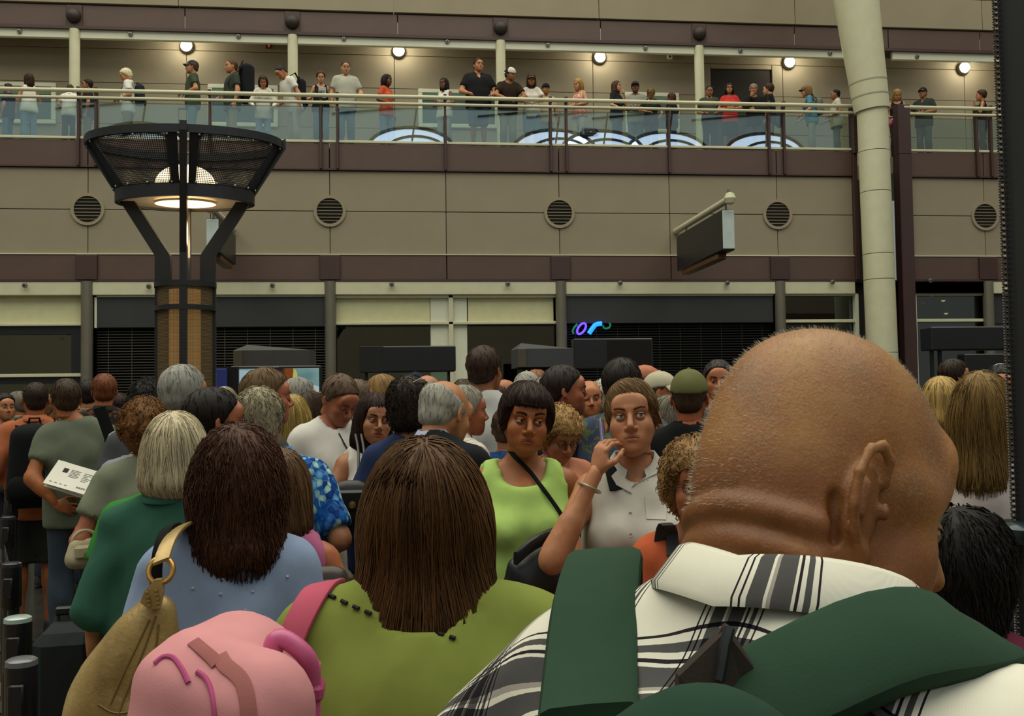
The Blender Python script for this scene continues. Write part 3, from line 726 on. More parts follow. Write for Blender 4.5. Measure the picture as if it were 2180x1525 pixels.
    if glasses:
        mb = MB()
        for s in (-1, 1):
            mb.tube([(s*.032+.021*cos(a), .103-.006*abs(cos(a)), -.002+.016*sin(a)) for a in np.linspace(0, 2*pi, 13)[:-1]], .0013, 5, closed=True)
            mb.tube([(s*.053, .098, .004), (s*.078, .06, .004), (s*.083, -.005, .004), (s*.08, -.02, -.012)], .0014, 5)
        mb.tube([(-.011, .103, .002), (0, .107, .004), (.011, .103, .002)], .0013, 5)
        o = mb.build('glasses', plain('glasses_frame', '1A1614', .3), root, True); o.matrix_local = HM
        if glasses == 'sun':
            mb = MB()
            for s in (-1, 1): mb.lathe([(.0, .002), (.012, .0015), (.021, 0)], 12, (s*.032, .102, -.002), axis='y')
            mb.build('lens', plain('dark_lens', '0C0C0E', .1), o, True)
    # ---- stand the figure where the photograph shows it
    th = -radians(face); tp = hc_+Rh@v3(0, -.02, topz)*headscale
    tp = v3(tp[0], tp[1], max(tp[2], (hc_+Rh@v3(0, -.09, .08)*headscale)[2]))
    g = at(px, ty, Y); s = (g.z-floor)/tp[2]
    if H: s = H/1.76
    ox = s*(tp[0]*cos(th)-tp[1]*sin(th)); oy = s*(tp[0]*sin(th)+tp[1]*cos(th))
    root.location = (g.x-ox, g.y-oy, floor if not H else g.z-tp[2]*s); root.rotation_euler = (0, 0, th); root.scale = (s,)*3
    LOG.append((label[:40], round(s*1.76, 2)))
    return root, TT, HM, s
LOG = []
# ------------------------------------------------------------------ the hall
YF, YC, YB, YT = 19.0, 21.3, 21.9, 21.15
ZF2 = 6.43                                   # upper walkway floor
zz = lambda py, px=900, Y=YF: at(px, py, Y).z
xx = lambda px, py=600, Y=YF: at(px, py, Y).x
COLX = [-5.67+4.40*k for k in range(-2, 7)]  # lower columns
m_taupe = plain('taupe_panel', '8B806A', .75, var=.05, scale=1.5, bumpv=.03)
m_taupe2 = plain('taupe_panel_upper', '8D826B', .75, var=.05, scale=1.5)
m_brown = plain('brown_steel', '523D34', .55, var=.07, scale=3)
m_brown2 = plain('brown_steel_dark', '3E2622', .5, var=.06)
m_joint = plain('dark_joint', '2E2A24', .9, var=0)
m_cream = plain('cream_paint', 'C4C1A2', .5, var=.04)
m_cream2 = plain('cream_board', 'C8C49A', .7, var=.05)
m_white = plain('white_paint', 'CFD0BA', .5, var=.03)
m_greycol = plain('grey_steel_column', '6E6A5C', .4, .3, var=.06)
m_black = plain('black_metal', '14161A', .4, var=.05)
m_board = plain('charcoal_board', '2B2B2C', .6, var=.05)
m_dark = plain('unlit_shop', '121110', .9, var=.2, scale=.8)  # near-black colour stands in for the darkness inside the shops
m_slat = plain('grille_steel', '55524A', .45, .6, var=.1)
def glass_mat(name, tint, refl, rough=0.0):
    t = NT(name); t.t.nodes.remove(t.b); o = t.t.nodes['Material Output']
    tr = t.n('ShaderNodeBsdfTransparent'); tr.inputs[0].default_value = lin(tint)
    gl = t.n('ShaderNodeBsdfGlossy'); gl.inputs['Roughness'].default_value = rough; gl.inputs[0].default_value = (.9, .95, 1, 1)
    fr = t.n('ShaderNodeFresnel'); fr.inputs[0].default_value = 1.5
    ad = t.n('ShaderNodeMath', operation='ADD', use_clamp=True); ad.inputs[1].default_value = refl; t.l(fr.outputs[0], ad.inputs[0])
    mx = t.n('ShaderNodeMixShader'); t.l(ad.outputs[0], mx.inputs[0]); t.l(tr.outputs[0], mx.inputs[1]); t.l(gl.outputs[0], mx.inputs[2])
    t.l(mx.outputs[0], o.inputs[0]); return t.m
m_glass = glass_mat('balustrade_glass', 'DCE8E2', .10); m_shop = glass_mat('shop_glass', '8C9690', .09)
def wave_glass():
    t = NT('wavy_shop_glass'); t.b.inputs['Base Color'].default_value = lin('7C8684'); t.b.inputs['Roughness'].default_value = .03; t.b.inputs['Metallic'].default_value = 1.0
    t.bump(t.noise(1.3, t.coord()), .12, .05); return t.m
def boxo(name, mat, parent, x0, x1, y0, y1, z0, z1, b=0.0):
    cx, cy, cz = (x0+x1)/2, (y0+y1)/2, (z0+z1)/2; mb = MB(); mb.box(x0-cx, x1-cx, y0-cy, y1-cy, z0-cz, z1-cz, b); return mb.build(name, mat, parent, False, (cx, cy, cz))
# ---- floor
t = NT('polished_tile'); co = t.coord(); n = t.noise(2.2, co, 5)
t.l(t.ramp(n, [(.3, lin('2A2823')), (.7, lin('3C3931'))]), t.b.inputs['Base Color']); t.b.inputs['Roughness'].default_value = .22; t.bump(n, .02, .01)
props(boxo('floor', t.m, None, -26, 30, -18, 26, -.2, 0), kind='structure')
t = NT('speckled_carpet'); co = t.coord(); n = t.noise(130, co, 3); n2 = t.noise(3, co, 3)
t.l(t.mix(n2, t.ramp(n, [(.35, lin('3B3226')), (.5, lin('6E5D45')), (.65, lin('93815F'))]), lin('5E4F3B')), t.b.inputs['Base Color']); t.b.inputs['Roughness'].default_value = .95; t.bump(n, .6, .01)
props(boxo('carpet', t.m, None, -26, 30, -17.9, 6.1, 0, .012, .004), 'brown speckled carpet under the front of the crowd', 'carpet')
# ---- facade across the hall
wall = empty('wall_back', kind='structure')
X0, X1 = -15.0, 23.0; gapx0, gapx1 = xx(1822, 400), xx(1908, 400)
boxo('backing', m_joint, wall, X0, gapx0, YF+.07, YF+.1, zz(597), ZF2); boxo('backing', m_joint, wall, gapx1, X1, YF+.07, YF+.1, zz(597), ZF2)
zs = [4.385, 5.205, 5.985]
xe = sorted([X0]+[x for x in [COLX[0]+2.2*k for k in range(17)] if X0+.3 < x < X1-.3]+[X1])
def spans(xs, lo=None, hi=None):
    out = []
    for a, b in zip(xs[:-1], xs[1:]):
        for c, d in ((X0, gapx0), (gapx1, X1)):
            p, q = max(a, c), min(b, d)
            if q-p > .08: out.append((p, q))
    return out
for a, b in spans(xe):
    for z0, z1 in ((zs[0]+.008, zs[1]-.006), (zs[1]+.006, zs[2]-.008)): boxo('panel', m_taupe, wall, a+.006, b-.006, YF, YF+.06, z0, z1, .006)
zfb = zz(597)
for a, b in spans(xe):
    boxo('fascia_plate', m_brown, wall, a+.008, b-.008, YF-.03, YF+.06, zfb, zs[0]-.02, .006)      # lower fascia
    boxo('slab_edge_plate', m_brown, wall, a+.008, b-.008, YF-.02, YF+.06, 6.0, 6.495, .006)
for a, b in ((X0, gapx0), (gapx1, X1)):
    boxo('cream_ledge', m_cream, wall, a, b, YF-.045, YF+.05, zs[0]-.018, zs[0]+.004)
    boxo('flange', m_brown2, wall, a, b, YF-.07, YF+.05, zfb-.03, zfb+.012); boxo('flange', m_brown2, wall, a, b, YF-.05, YF+.05, 5.985, 6.012)
for x in COLX:
    if x < X1 and not gapx0-.3 < x < gapx1+.2: boxo('pilaster_block', m_brown2, wall, x-.19, x+.19, YF-.09, YF, zfb, zs[0]-.03, .01)
# open edges of the facade at the roof column
boxo('edge_beam', m_brown2, wall, gapx0-.09, gapx0, YF-.1, YF+.06, zfb, ZF2, .006)
boxo('edge_beam', m_brown2, wall, gapx1, gapx1+.27, YF-.15, YF+.06, 0, ZF2, .01)
# walkway slab
slab = empty('floor_walkway', kind='structure')
for a, b in ((X0, gapx0), (gapx1, X1)): boxo('walkway_slab', m_taupe, slab, a, b, YF+.1, YB, 6.1, ZF2)
boxo('walkway_slab', m_taupe, slab, gapx0, gapx1, YF+.9, YB, 6.1, ZF2)
# ---- walkway back wall
wall_up = empty('wall_walkway', kind='structure')
zt = lambda py, px=900: at(px, py, YB).z
zb = [ZF2, zt(275), zt(190), zt(120), zt(60)]
gx = [at(p, q, YB).x for p, q in ((397, 98), (849, 109), (1277, 122), (1680, 133), (2052, 145))]
bay = (gx[-1]-gx[0])/4; gxs = [gx[0]+bay*k for k in range(-3, 7)]
boxo('backing', m_joint, wall_up, X0, X1, YB+.05, YB+.3, ZF2, zb[-1]+.3)
win = []
for a, b, c, d in ((-110, 120, 173, 265), (443, 592, 180, 272), (890, 1062, 190, 275), (1330, 1446, 197, 285)):
    p, q = at(a, c, YB), at(b, d, YB); win.append((p.x, q.x, q.z, p.z))
dr = (at(1513, 145, YB).x, at(1643, 145, YB).x, ZF2, at(1580, 147, YB).z)
for a, b in zip(gxs[:-1], gxs[1:]):
    for z0, z1 in zip(zb[:-1], zb[1:]):
        holes = [h for h in [dr] if h[0] < b and h[1] > a and h[2] < z1 and h[3] > z0]
        parts = [(a, b, z0, z1)]
        for h in holes:
            new = []
            for (p, q, r, s_) in parts:
                if h[0] >= q or h[1] <= p or h[3] <= r or h[2] >= s_: new.append((p, q, r, s_)); continue
                if h[0] > p: new.append((p, h[0], r, s_))
                if h[1] < q: new.append((h[1], q, r, s_))
                if h[3] < s_: new.append((max(p, h[0]), min(q, h[1]), h[3], s_))
            parts = new
        for p, q, r, s_ in parts: boxo('panel', m_taupe2, wall_up, p+.006, q-.006, YB, YB+.05, r+.005, s_-.005, .005)
for i, (a, b, z0, z1) in enumerate(win):
    wn = empty('window_%d' % (i+1), (a, YB, z0), kind='structure')
    w_, h_ = b-a, z1-z0; t_ = .09
    fr = MB(); fr.box(0, w_, -.06, .0, 0, t_, .01); fr.box(0, w_, -.06, .0, h_-t_, h_, .01); fr.box(0, t_, -.06, .0, t_, h_-t_); fr.box(w_-t_, w_, -.06, .0, t_, h_-t_); fr.build('window_frame', m_white, wn)
    g = MB(); g.box(t_, w_-t_, -.03, -.022, t_, h_-t_); g.build('pane', plain('walkway_window_glass', '3C4A48', .05, spec=.8, var=.1, scale=1), wn)
    bl = MB(); bl.box(t_, w_-t_, -.045, -.03, h_-t_-.16, h_-t_); bl.build('blind', plain('green_blind', '5E7A68', .8), wn)
d1 = empty('door_1', ((dr[0]+dr[1])/2, YB, ZF2), kind='structure'); dw = (dr[1]-dr[0])/2; dh = dr[3]-ZF2
mb = MB(); mb.box(-dw, dw, .7, .75, 0, dh); mb.box(-dw, -dw+.03, .05, .7, 0, dh); mb.box(dw-.03, dw, .05, .7, 0, dh); mb.box(-dw, dw, .05, .7, dh-.03, dh); mb.build('recess', plain('dark_recess', '2A2620', .8), d1)
mb = MB(); mb.box(-dw+.25, -.02, .62, .68, 0, dh-.75, .01); mb.build('door_leaf', plain('pale_door', '8D8A78', .6), d1)
mb = MB(); mb.box(.02, dw-.25, .62, .68, 0, dh-.75, .01); mb.build('door_leaf', plain('grey_door', '55534A', .6), d1)
# ---- top fascia, header and wall above
beam = empty('trim_2', kind='structure')
zft0, zft1 = at(620, 70, YT).z, at(620, 24, YT).z
cxs = [at(p, 200, YC).x for p in (163, 627, 1067, 1486)]; cb = (cxs[-1]-cxs[0])/3; cxs = [cxs[0]+cb*k for k in range(-1, 7)]
for a, b in zip([c+cb*k/2 for c in cxs[:-1] for k in (0, 1)], [c+cb*k/2 for c in cxs[:-1] for k in (1, 2)]):
    boxo('fascia_plate', m_brown, beam, a+.008, b-.008, YT, YT+.12, zft0, zft1, .008)
boxo('flange', m_brown2, beam, X0, X1, YT-.05, YT+.1, zft0-.05, zft0+.015)
boxo('backing', m_joint, beam, X0, X1, YT+.1, YB+.3, zft0+.06, zft1+.02)
up = [zft1+.02, zft1+.72, zft1+1.6, zft1+2.6]
for z0, z1 in zip(up[:-1], up[1:]):
    for a, b in zip(gxs[:-1], gxs[1:]): boxo('panel', m_taupe2, beam, a+.006, b-.006, YT-.05, YT+.1, z0+.006, z1-.006, .006)
zh0 = at(620, 93, YT+.02).z
for a, b in zip(cxs[:-1], cxs[1:]): boxo('header_beam', m_white, beam, a+.1, b-.1, YT+.02, YT+.12, zh0, zft0+.3, .01)
def bolt_lamp(px, py, Y, label, grp):
    p = at(px, py, Y); o = empty('downlight', p, 0, label, 'lamp', grp)
    mb = MB(); mb.lathe([(.0, .05), (.035, .045), (.05, .02), (.05, 0)], 14, axis='y'); sm(mb, 'housing', plain('lamp_steel', '8C8A80', .3, .7), o)
    mb = MB(); mb.lathe([(0, .056), (.022, .054), (.024, .045)], 12, axis='y'); sm(mb, 'lens', plain('lamp_lens_dark', '2A2A28', .15), o)
ORD = ('first', 'second', 'third', 'fourth', 'fifth', 'sixth', 'seventh', 'eighth', 'ninth', 'tenth'); NB = 0
for px, py in ((42, 67), (278, 73), (508, 78), (732, 83), (952, 89), (1166, 96), (1374, 103), (1576, 109), (1767, 114), (1952, 121)):
    bolt_lamp(px, py, YT+.015, '%s small round fixture from the left on the white header over the walkway' % ORD[NB], 'header fixtures of the walkway'); NB += 1
NB = 0
for px, py in ((53, 608), (317, 610), (580, 608), (834, 606), (1081, 605), (1320, 603), (1548, 603), (1772, 601), (1980, 598)):
    bolt_lamp(px, py, YF-.12, '%s small round fixture from the left on the cream band over the shopfronts' % ORD[NB], 'header fixtures of the shopfronts'); NB += 1
for i, x in enumerate(cxs[:5]):
    o = empty('walkway_column', (x, YT+.02, ZF2), 0, 'slim white column on the walkway under the %s dark ball of the upper beam' % ('leftmost offscreen', 'first', 'second', 'third', 'fourth', 'last')[i], 'column')
    mb = MB(); mb.lathe([(.105, 0), (.105, zft0-ZF2-.05)], 20); sm(mb, 'shaft', m_cream, o)
    mb = MB(); mb.lathe([(.15, 0), (.15, .05), (.105, .09)], 20); sm(mb, 'base_ring', m_cream, o)
    o2 = empty('ball_speaker', (x, YT, (zft0+zft1)/2-.02), 0, 'dark round ball fixed to the upper brown beam above the %s slim white column' % ('offscreen', 'first', 'second', 'third', 'fourth', 'fifth')[i], 'speaker')
    mb = MB(); mb.box(-.16, .16, -.04, 0, -.24, .24, .01); mb.build('mounting_plate', m_brown2, o2)
    mb = MB(); mb.lathe([(.15, 0.02), (.145, .06), (.12, .11), (.07, .145), (.0, .155)], 20, (0, -.03, 0), axis='y'); sm(mb, 'ball', plain('speaker_brown', '2C211D', .6), o2)
for i, x in enumerate(gxs):
    if not (gx[0]-.1 < x < gx[-1]+.1): continue
    p = at((397, 849, 1277, 1680, 2052)[round((x-gx[0])/bay)], (98, 109, 122, 133, 145)[round((x-gx[0])/bay)], YB-.08)
    o = empty('wall_lamp', p, 0, 'glowing round wall lamp, %s from the left, above the walkway crowd' % ('first', 'second', 'third', 'fourth', 'fifth')[round((x-gx[0])/bay)], 'lamp')
    mb = MB(); mb.lathe([(.15, -.08), (.15, .0), (.125, .03)], 24, axis='y'); sm(mb, 'rim', plain('lamp_rim', '55503F', .5), o)
    mb = MB(); mb.lathe([(.125, .02), (.11, .07), (.07, .1), (0, .112)], 24, axis='y'); sm(mb, 'globe', plain('lamp_globe', 'FFF6D8', .4, var=0, emit='FFF3C8', est=4.5), o)
    gl_ = bpy.data.lights.new('wall_lamp_glow', 'POINT'); gl_.energy = 24; gl_.color = (1, .93, .76); gl_.shadow_soft_size = .12; go_ = bpy.data.objects.new('wall_lamp_glow', gl_); C.objects.link(go_); go_.parent = o; go_.location = (0, -.35, 0)
p = at(573, 97, YB-.02); o = empty('fire_alarm', p, 0, 'small red fire alarm strobe high on the walkway wall', 'alarm')
mb = MB(); mb.box(-.075, .075, -.05, .0, -.08, .08, .01); mb.build('case', plain('alarm_red', '7A1C1A', .5), o)
mb = MB(); mb.box(-.02, .02, -.06, -.05, -.05, .05, .004); mb.build('strobe', plain('strobe_white', 'D8D2C8', .3), o)
p = at(1425, 122, YB-.02); o = empty('wall_sensor', p, 0, 'small white square sensor box on the walkway wall', 'sensor')
mb = MB(); mb.box(-.06, .06, -.05, 0, -.055, .055, .012); mb.build('case', plain('sensor_white', 'D0CEC0', .5), o); mb = MB(); mb.box(-.02, .02, -.056, -.05, -.02, .02); mb.build('lens', m_joint, o)
# ---- balustrade
bal = empty('balustrade', (0, YF, 6.5), 0, 'glass balustrade with two cream rails and brown posts along the walkway', 'railing')
def bch(o): o.parent = bal; o.location = Vector(o.location)-Vector((0, YF, 6.5)); return o
postx = []
for x in COLX: postx += [x-.155, x+.155, x+2.2]
postx = [x for x in postx if X0 < x < X1 and not gapx0-.25 < x < gapx1+.1]+[gapx0-.05, gapx1+.14]; postx.sort(); skip_p = (gapx0-.05, gapx1+.14)
for x in [q for q in postx if q not in skip_p]:
    mb = MB(); mb.box(-.022, .022, -.07, .05, -.5, .96, .006); mb.box(-.03, .03, -.085, .0, .84, .97, .008); o = mb.build('post', m_brown2, None, False, (x, YF-.03, 6.5)); bch(o)
for x0_, x1_ in ((gapx0-.09, gapx0), (gapx1, gapx1+.27)): bch(boxo('end_post', m_brown2, None, x0_, x1_, YF-.15, YF+.06, ZF2, 7.44, .008))
for a, b in zip(postx[:-1], postx[1:]):
    if a < gapx0 < b: continue
    bch(boxo('glass_panel', m_glass, None, a+.035, b-.035, YF-.012, YF, 6.56, 7.21)); bch(boxo('bottom_rail', m_cream, None, a+.02, b-.02, YF-.04, YF+.03, 6.51, 6.56, .008))
for a, b in ((X0, gapx0), (gapx1+.14, X1)):
    for z, r in ((7.39, .038), (7.255, .03)):
        mb = MB(); mb.tube([(a, YF-.12, z), (b, YF-.12, z)], r, 12); o = sm(mb, 'handrail' if z > 7.3 else 'lower_rail', m_cream, None); bch(o)
# ---- round vents
for i, (px, py) in enumerate(((186, 451), (708, 453), (1197, 455), (1658, 457), (2079, 459))):
    p = at(px, py, YF); o = empty('round_vent', (COLX[i+2], YF, 5.205), 0, 'round louvred vent on the taupe band, %s from the left' % ('first', 'second', 'third', 'fourth', 'fifth')[i], 'vent')
    mb = MB(); mb.lathe([(.30, 0), (.30, .035), (.245, .035), (.245, .0)], 36, axis='y'); sm(mb, 'rim', m_taupe2, o)
    mb = MB(); mb.lathe([(.246, .004), (0, .004)], 32, axis='y'); mb.build('duct', m_joint, o)
    for k in range(7):
        z = -.19+k*.0635; hw = sqrt(max(.0, .245**2-z*z)); mb = MB()
        mb.add([(-hw, -.03, z), (hw, -.03, z), (hw, -.006, z+.016), (-hw, -.006, z+.016), (-hw, -.026, z-.006), (hw, -.026, z-.006), (hw, -.002, z+.010), (-hw, -.002, z+.010)], [(0, 1, 2, 3), (4, 7, 6, 5), (0, 4, 5, 1), (2, 6, 7, 3), (0, 3, 7, 4), (1, 5, 6, 2)])
        mb.build('louvre', plain('louvre_paint', '6A614F', .7), o)
# ---- shopfronts
zhd = zz(628, 900); ztr = zz(690, 900); zc1 = zfb
shop = empty('trim_1', kind='structure')
boxo('backing', m_dark, shop, X0, X1, YF+2.4, YF+2.5, 0, zfb); boxo('soffit', m_dark, shop, X0, X1, YF+.4, YF+2.4, zfb, zfb+.05)
for a, b in spans(COLX+[X1]): boxo('header_band', m_cream, shop, a+.1, b-.1, YF-.06, YF+.1, zhd, zfb-.03, .008)
boxo('header_band', m_cream, shop, gapx1+.28, COLX[6]-.1, YF-.06, YF+.1, zhd, zfb-.03, .008)
for i, x in enumerate(COLX[1:8]):
    if gapx0-.2 < x < gapx1+.4: continue
    nm = ('one beyond the left edge', 'at the window with reflections', 'between the grille and the cream panels', 'beside the neon sign', 'left of the big white roof column', 'behind the black sign at the far right', 'past the right edge')[i]
    o = empty('shopfront_column', (x, YF-.03, 0), 0, 'grey steel shopfront column '+nm, 'column')
    mb = MB(); mb.lathe([(.105, .05), (.105, zfb-.03)], 24); sm(mb, 'shaft', m_greycol, o); mb = MB(); mb.lathe([(.15, 0), (.15, .04), (.105, .06)], 24); sm(mb, 'base', m_greycol, o)
def pane(x0, x1, z0, z1, mat=None, y=YF+.12): return boxo('pane', mat or m_shop, shop, x0, x1, y, y+.012, z0, z1)
m_wave = wave_glass()
c0, c1, c2, c3, c4 = COLX[2:7]
# bay A: cream panel, mullions and mirror-dark glass
boxo('cream_panel', m_cream2, shop, X0, c0-.1, YF+.1, YF+.14, ztr+.05, zhd); boxo('mullion', m_cream, shop, X0, c0-.1, YF-.02, YF+.14, ztr, ztr+.05, .006)
za = zz(800, 50); boxo('window_frame', m_black, shop, X0, c0-.12, YF+.05, YF+.12, zz(712, 50), ztr); boxo('window_frame', m_black, shop, c0-.3, c0-.12, YF+.05, YF+.12, za, zz(712, 50))
pane(X0, c0-.3, za, zz(712, 50), m_wave); boxo('mullion', m_cream, shop, X0, c0-.1, YF-.02, YF+.12, za-.03, za+.03, .006)
boxo('window_frame', m_black, shop, X0, c0-.12, YF+.05, YF+.12, za-.15, za-.03); pane(X0, c0-.12, 0, za-.15, m_wave)
# bay B: board and grille
def grille(a, b, z0, z1, nm, step=.052):
    g = MB(); z = z0+.03
    while z < z1-.02: g.box(a, b, YF+.16, YF+.175, z, z+.016); z += step
    x = a+.2
    while x < b: g.box(x, x+.012, YF+.155, YF+.16, z0, z1); x += .42
    props(g.build('grille_slats', m_slat if nm == 0 else plain('grille_steel_dark', '2E2C28', .5, .5), shop), kind='stuff')
fB0, fB1 = xx(201, 660), xx(698, 660); zbd = zz(697, 450)
boxo('sign_board', m_board, shop, fB0+.04, fB1-.04, YF+.02, YF+.14, zbd, zhd-.02, .01)
boxo('frame', m_white, shop, fB0, fB1, YF-.0, YF+.12, zhd-.03, zhd+.01); boxo('frame', m_white, shop, fB0, fB0+.04, YF, YF+.12, zbd, zhd); boxo('frame', m_white, shop, fB1-.04, fB1, YF, YF+.12, zbd, zhd)
grille(fB0, fB1, 0, zbd, 0)
# bay C
m0, m1 = c1+.1, c2-.1; xm = xx(960, 660)
boxo('mullion', m_cream, shop, m0, m1, YF-.0, YF+.1, ztr-.01, ztr+.045, .006); boxo('mullion', m_cream, shop, xm-.045, xm+.045, YF-.0, YF+.1, 0, zhd, .006); boxo('frame', m_cream, shop, m0, m1, YF, YF+.1, zhd-.05, zhd)
for a, b in ((m0, xm-.045), (xm+.045, m1)): pane(a, b, 0, ztr-.01)
boxo('cream_panel', m_cream2, shop, m0, xx(915, 660, YF+.1), YF+.1, YF+.14, ztr+.03, zhd-.04); boxo('cream_panel', m_cream2, shop, xx(996, 660, YF+.1), xx(1178, 660, YF+.1), YF+.1, YF+.14, ztr+.03, zhd-.04)
boxo('inner_pier', m_white, shop, xx(916, 660, YF+.1), xx(994, 660, YF+.1), YF+.08, YF+.115, 1.0, zhd-.04, .01)
# bay D
fD0, fD1 = c2+.1, c3-.12; zdd = zz(688, 1430)
boxo('sign_board', m_board, shop, fD0, fD1, YF+.02, YF+.14, zdd, zhd-.02, .01); boxo('frame', m_white, shop, fD0, fD1, YF, YF+.1, zhd-.03, zhd+.01); grille(fD0, fD1, 0, zdd, 1)
# bay E and F: glazed shops with white mullions
def glazed(a, b, fr_l, fr_r):
    zt_ = ztr+.02
    boxo('frame', m_cream, shop, a, b, YF, YF+.1, zhd-.03, zhd+.01); boxo('mullion', m_cream, shop, a, b, YF, YF+.1, zt_-.03, zt_+.03, .005); boxo('mullion', m_cream, shop, a, b, YF, YF+.1, .95, 1.02, .005)
    if fr_l: boxo('frame', m_white, shop, a, a+.07, YF-.02, YF+.1, 0, zhd)
    if fr_r: boxo('frame', m_white, shop, b-.07, b, YF-.02, YF+.1, 0, zhd)
    pane(a, b, zt_+.03, zhd-.03); pane(a, b, 1.02, zt_-.03); pane(a, b, 0, .95)
glazed(c3+.1, gapx0-.02, False, True); glazed(gapx1+.28, c4-.1, True, False)
boxo('sign_board', m_board, shop, c4+.12, X1, YF+.02, YF+.14, zz(690, 2110), zhd, .01); pane(c4+.12, X1, 0, zz(690, 2110))
boxo('shop_wall', plain('shop_interior', '6A4A2C', .8, var=.3, scale=1.2), shop, gapx1+.28, X1, YF+1.9, YF+1.95, 0, zfb); boxo('shop_counter', plain('shop_counter', '94825A', .7), shop, gapx1+.4, X1, YF+1.3, YF+1.7, 0, 1.9)
boxo('inner_pier', m_greycol, shop, xx(1795, 640, YF+.5), xx(1822, 640, YF+.5), YF+.5, YF+.7, 0, zfb)
for i, (px, py) in enumerate(((1953, 628), (1983, 630), (2008, 640), (2014, 667), (1965, 645))):
    p = at(px, py, YF+1.4); o = empty('shop_spotlight', p, 0, '%s warm spotlight inside the shop right of the roof column' % ('dim leftmost', 'dim second', 'upper bright', 'lower bright', 'low dim')[i], 'lamp', 'shop spotlights')
    mb = MB(); mb.lathe([(0.02, .16), (.05, .12), (.06, .0)], 12); sm(mb, 'shade', plain('spot_shade', '7A6A40', .5), o); mb = MB(); mb.lathe([(0, -.03), (.03, -.02), (.045, .005)], 12)
    b_ = i in (2, 3); sm(mb, 'bulb', plain('spot_bulb' if b_ else 'spot_bulb_dim', 'FFE0A8', .4, var=0, emit='FFDFA0', est=6.0 if b_ else .25), o)
# neon lettering, half hidden behind the steel column
neon = empty('neon_sign', at(1260, 700, YF+.0), 0, 'small lit neon lettering in green, violet and blue under the charcoal board', 'neon sign')
def ntube(name, pts, col, r, est):
    o0 = neon.location; mb = MB(); mb.tube([at(x, y, YF-.02)-o0 for x, y in pts], r, 8); sm(mb, name, plain('neon_'+col, '101018', .4, var=0, emit=col, est=est), neon)
ntube('letter', [(1229, 690), (1222, 698), (1219, 705), (1221, 711)], '0F8F66', .02, .6)
ntube('letter', [(1238+10*cos(a)*.8+(5*sin(a)), 700-11.5*sin(a)) for a in np.linspace(.3, 6.6, 18)], '5A3CFF', .022, 2.6)
ntube('letter', [(1254, 710), (1260, 701), (1266, 693), (1272, 690), (1281, 689)], '1478FF', .045, 2.6)
ntube('letter', [(1284, 693), (1285, 698), (1290, 700), (1297, 698), (1300, 692), (1297, 688)], '0F8F66', .018, .45)
# ---- blade signs on the facade
def blade(xw, y0, y1, zl, zh, label, lit):
    o = empty('blade_sign', (xw, YF, zl), 0, label, 'sign'); D = YF
    mb = MB(); mb.box(-.11, .11, y0-D, y1-D, 0, zh-zl, .015); mb.build('cabinet', m_black, o)
    mb = MB(); mb.box(-.1, .1, y0-D-.03, y0-D, .02, zh-zl-.02, .01); mb.build('end_panel', plain('sign_end_white', 'B9C4C0', .4), o)
    mb = MB(); mb.box(-.08, .08, y0-D+.35, y1-D-.2, -.1, 0, .01); mb.build('light_box', plain('sign_amber', '5A3A20', .5), o)
    mb = MB(); mb.tube([(0, 0, zh-zl+.16), (0, y0-D-.1, zh-zl+.16)], .06, 12); mb.lathe([(0, -.11), (.07, -.08), (.1, 0), (.07, .08), (0, .11)], 16, (0, y0-D-.12, zh-zl+.16)); sm(mb, 'bracket', m_cream, o)
    mb = MB(); mb.tube([(0, y0-D+.1, zh-zl), (0, y0-D+.1, zh-zl+.16)], .02, 8); mb.tube([(0, y1-D-.3, zh-zl), (0, y1-D-.3, zh-zl+.16)], .02, 8); mb.tube([(0, y0-D-.05, zh-zl+.2), (0, y0-D-.05, zh-zl+.32)], .025, 8); sm(mb, 'hanger', m_greycol, o)
a = at(1447, 535, 18.6); b = at(1540, 446, 15.9); blade(a.x+.05, 15.9, 18.6, at(1540, 533, 15.9).z, at(1540, 446, 15.9).z, 'black box sign hung under a cream tube on the taupe band', 1)
a = at(489, 500, 18.7); blade(a.x, 17.0, 18.7, at(450, 535, 17).z, at(450, 465, 17).z, 'black box sign on the facade partly hidden behind the torchiere lamp', 0)
# ---- big roof column with leaning upper shaft
pb = at(1876, 700, 18.45); pm = at(1857, 238, 18.45); rc = empty('roof_column', (pb.x, 18.45, 0), 0, 'massive cream roof column with a leaning upper shaft at the end of the balustrade', 'column')
O = Vector((pb.x, 18.45, 0)); lx = (pm.x-pb.x)/(pm.z-pb.z)
P_ = lambda z: Vector((pb.x+lx*(z-pb.z), 18.45, z))-O
rr = .292
prev = -.0
for z0, z1 in ((0, 2.4), (2.4, 3.83), (3.83, 4.33), (4.33, 5.55), (5.55, 6.35), (6.35, 7.22), (7.22, 7.42)):
    mb = MB(); mb.tube([P_(z0+.006), P_(z1-.006)], rr, 36); sm(mb, 'shaft_section', m_cream, rc)
mb = MB(); mb.tube([P_(0), P_(7.45)], rr-.012, 24); sm(mb, 'core', m_joint, rc)
mb = MB(); mb.tube([P_(7.2), P_(7.24)], rr+.012, 36); sm(mb, 'ring', m_greycol, rc)
a_ = at(1856, 236, 18.45); b_ = at(1821, -10, 18.45); dd = (b_-a_)
pts = [a_-O+dd*t_ for t_ in (0, .12, .17, .24, .3, 1, 2, 3.5)]
for i0, i1 in ((0, 1), (1, 3), (3, 7)):
    q = pts[i0:i1+1]; mb = MB(); mb.tube(q, [.335+.095*((p+O-a_).length/dd.length) for p in q], 40); sm(mb, 'leaning_shaft', m_cream, rc)
mb = MB(); mb.tube([pts[1]-dd*.006, pts[1]+dd*.006], .352, 40); mb.tube([pts[3]-dd*.006, pts[3]+dd*.006], .362, 40); sm(mb, 'ring', plain('dull_cream_ring', '9B977C', .6), rc)  # two rings in a darker cream than the shaft
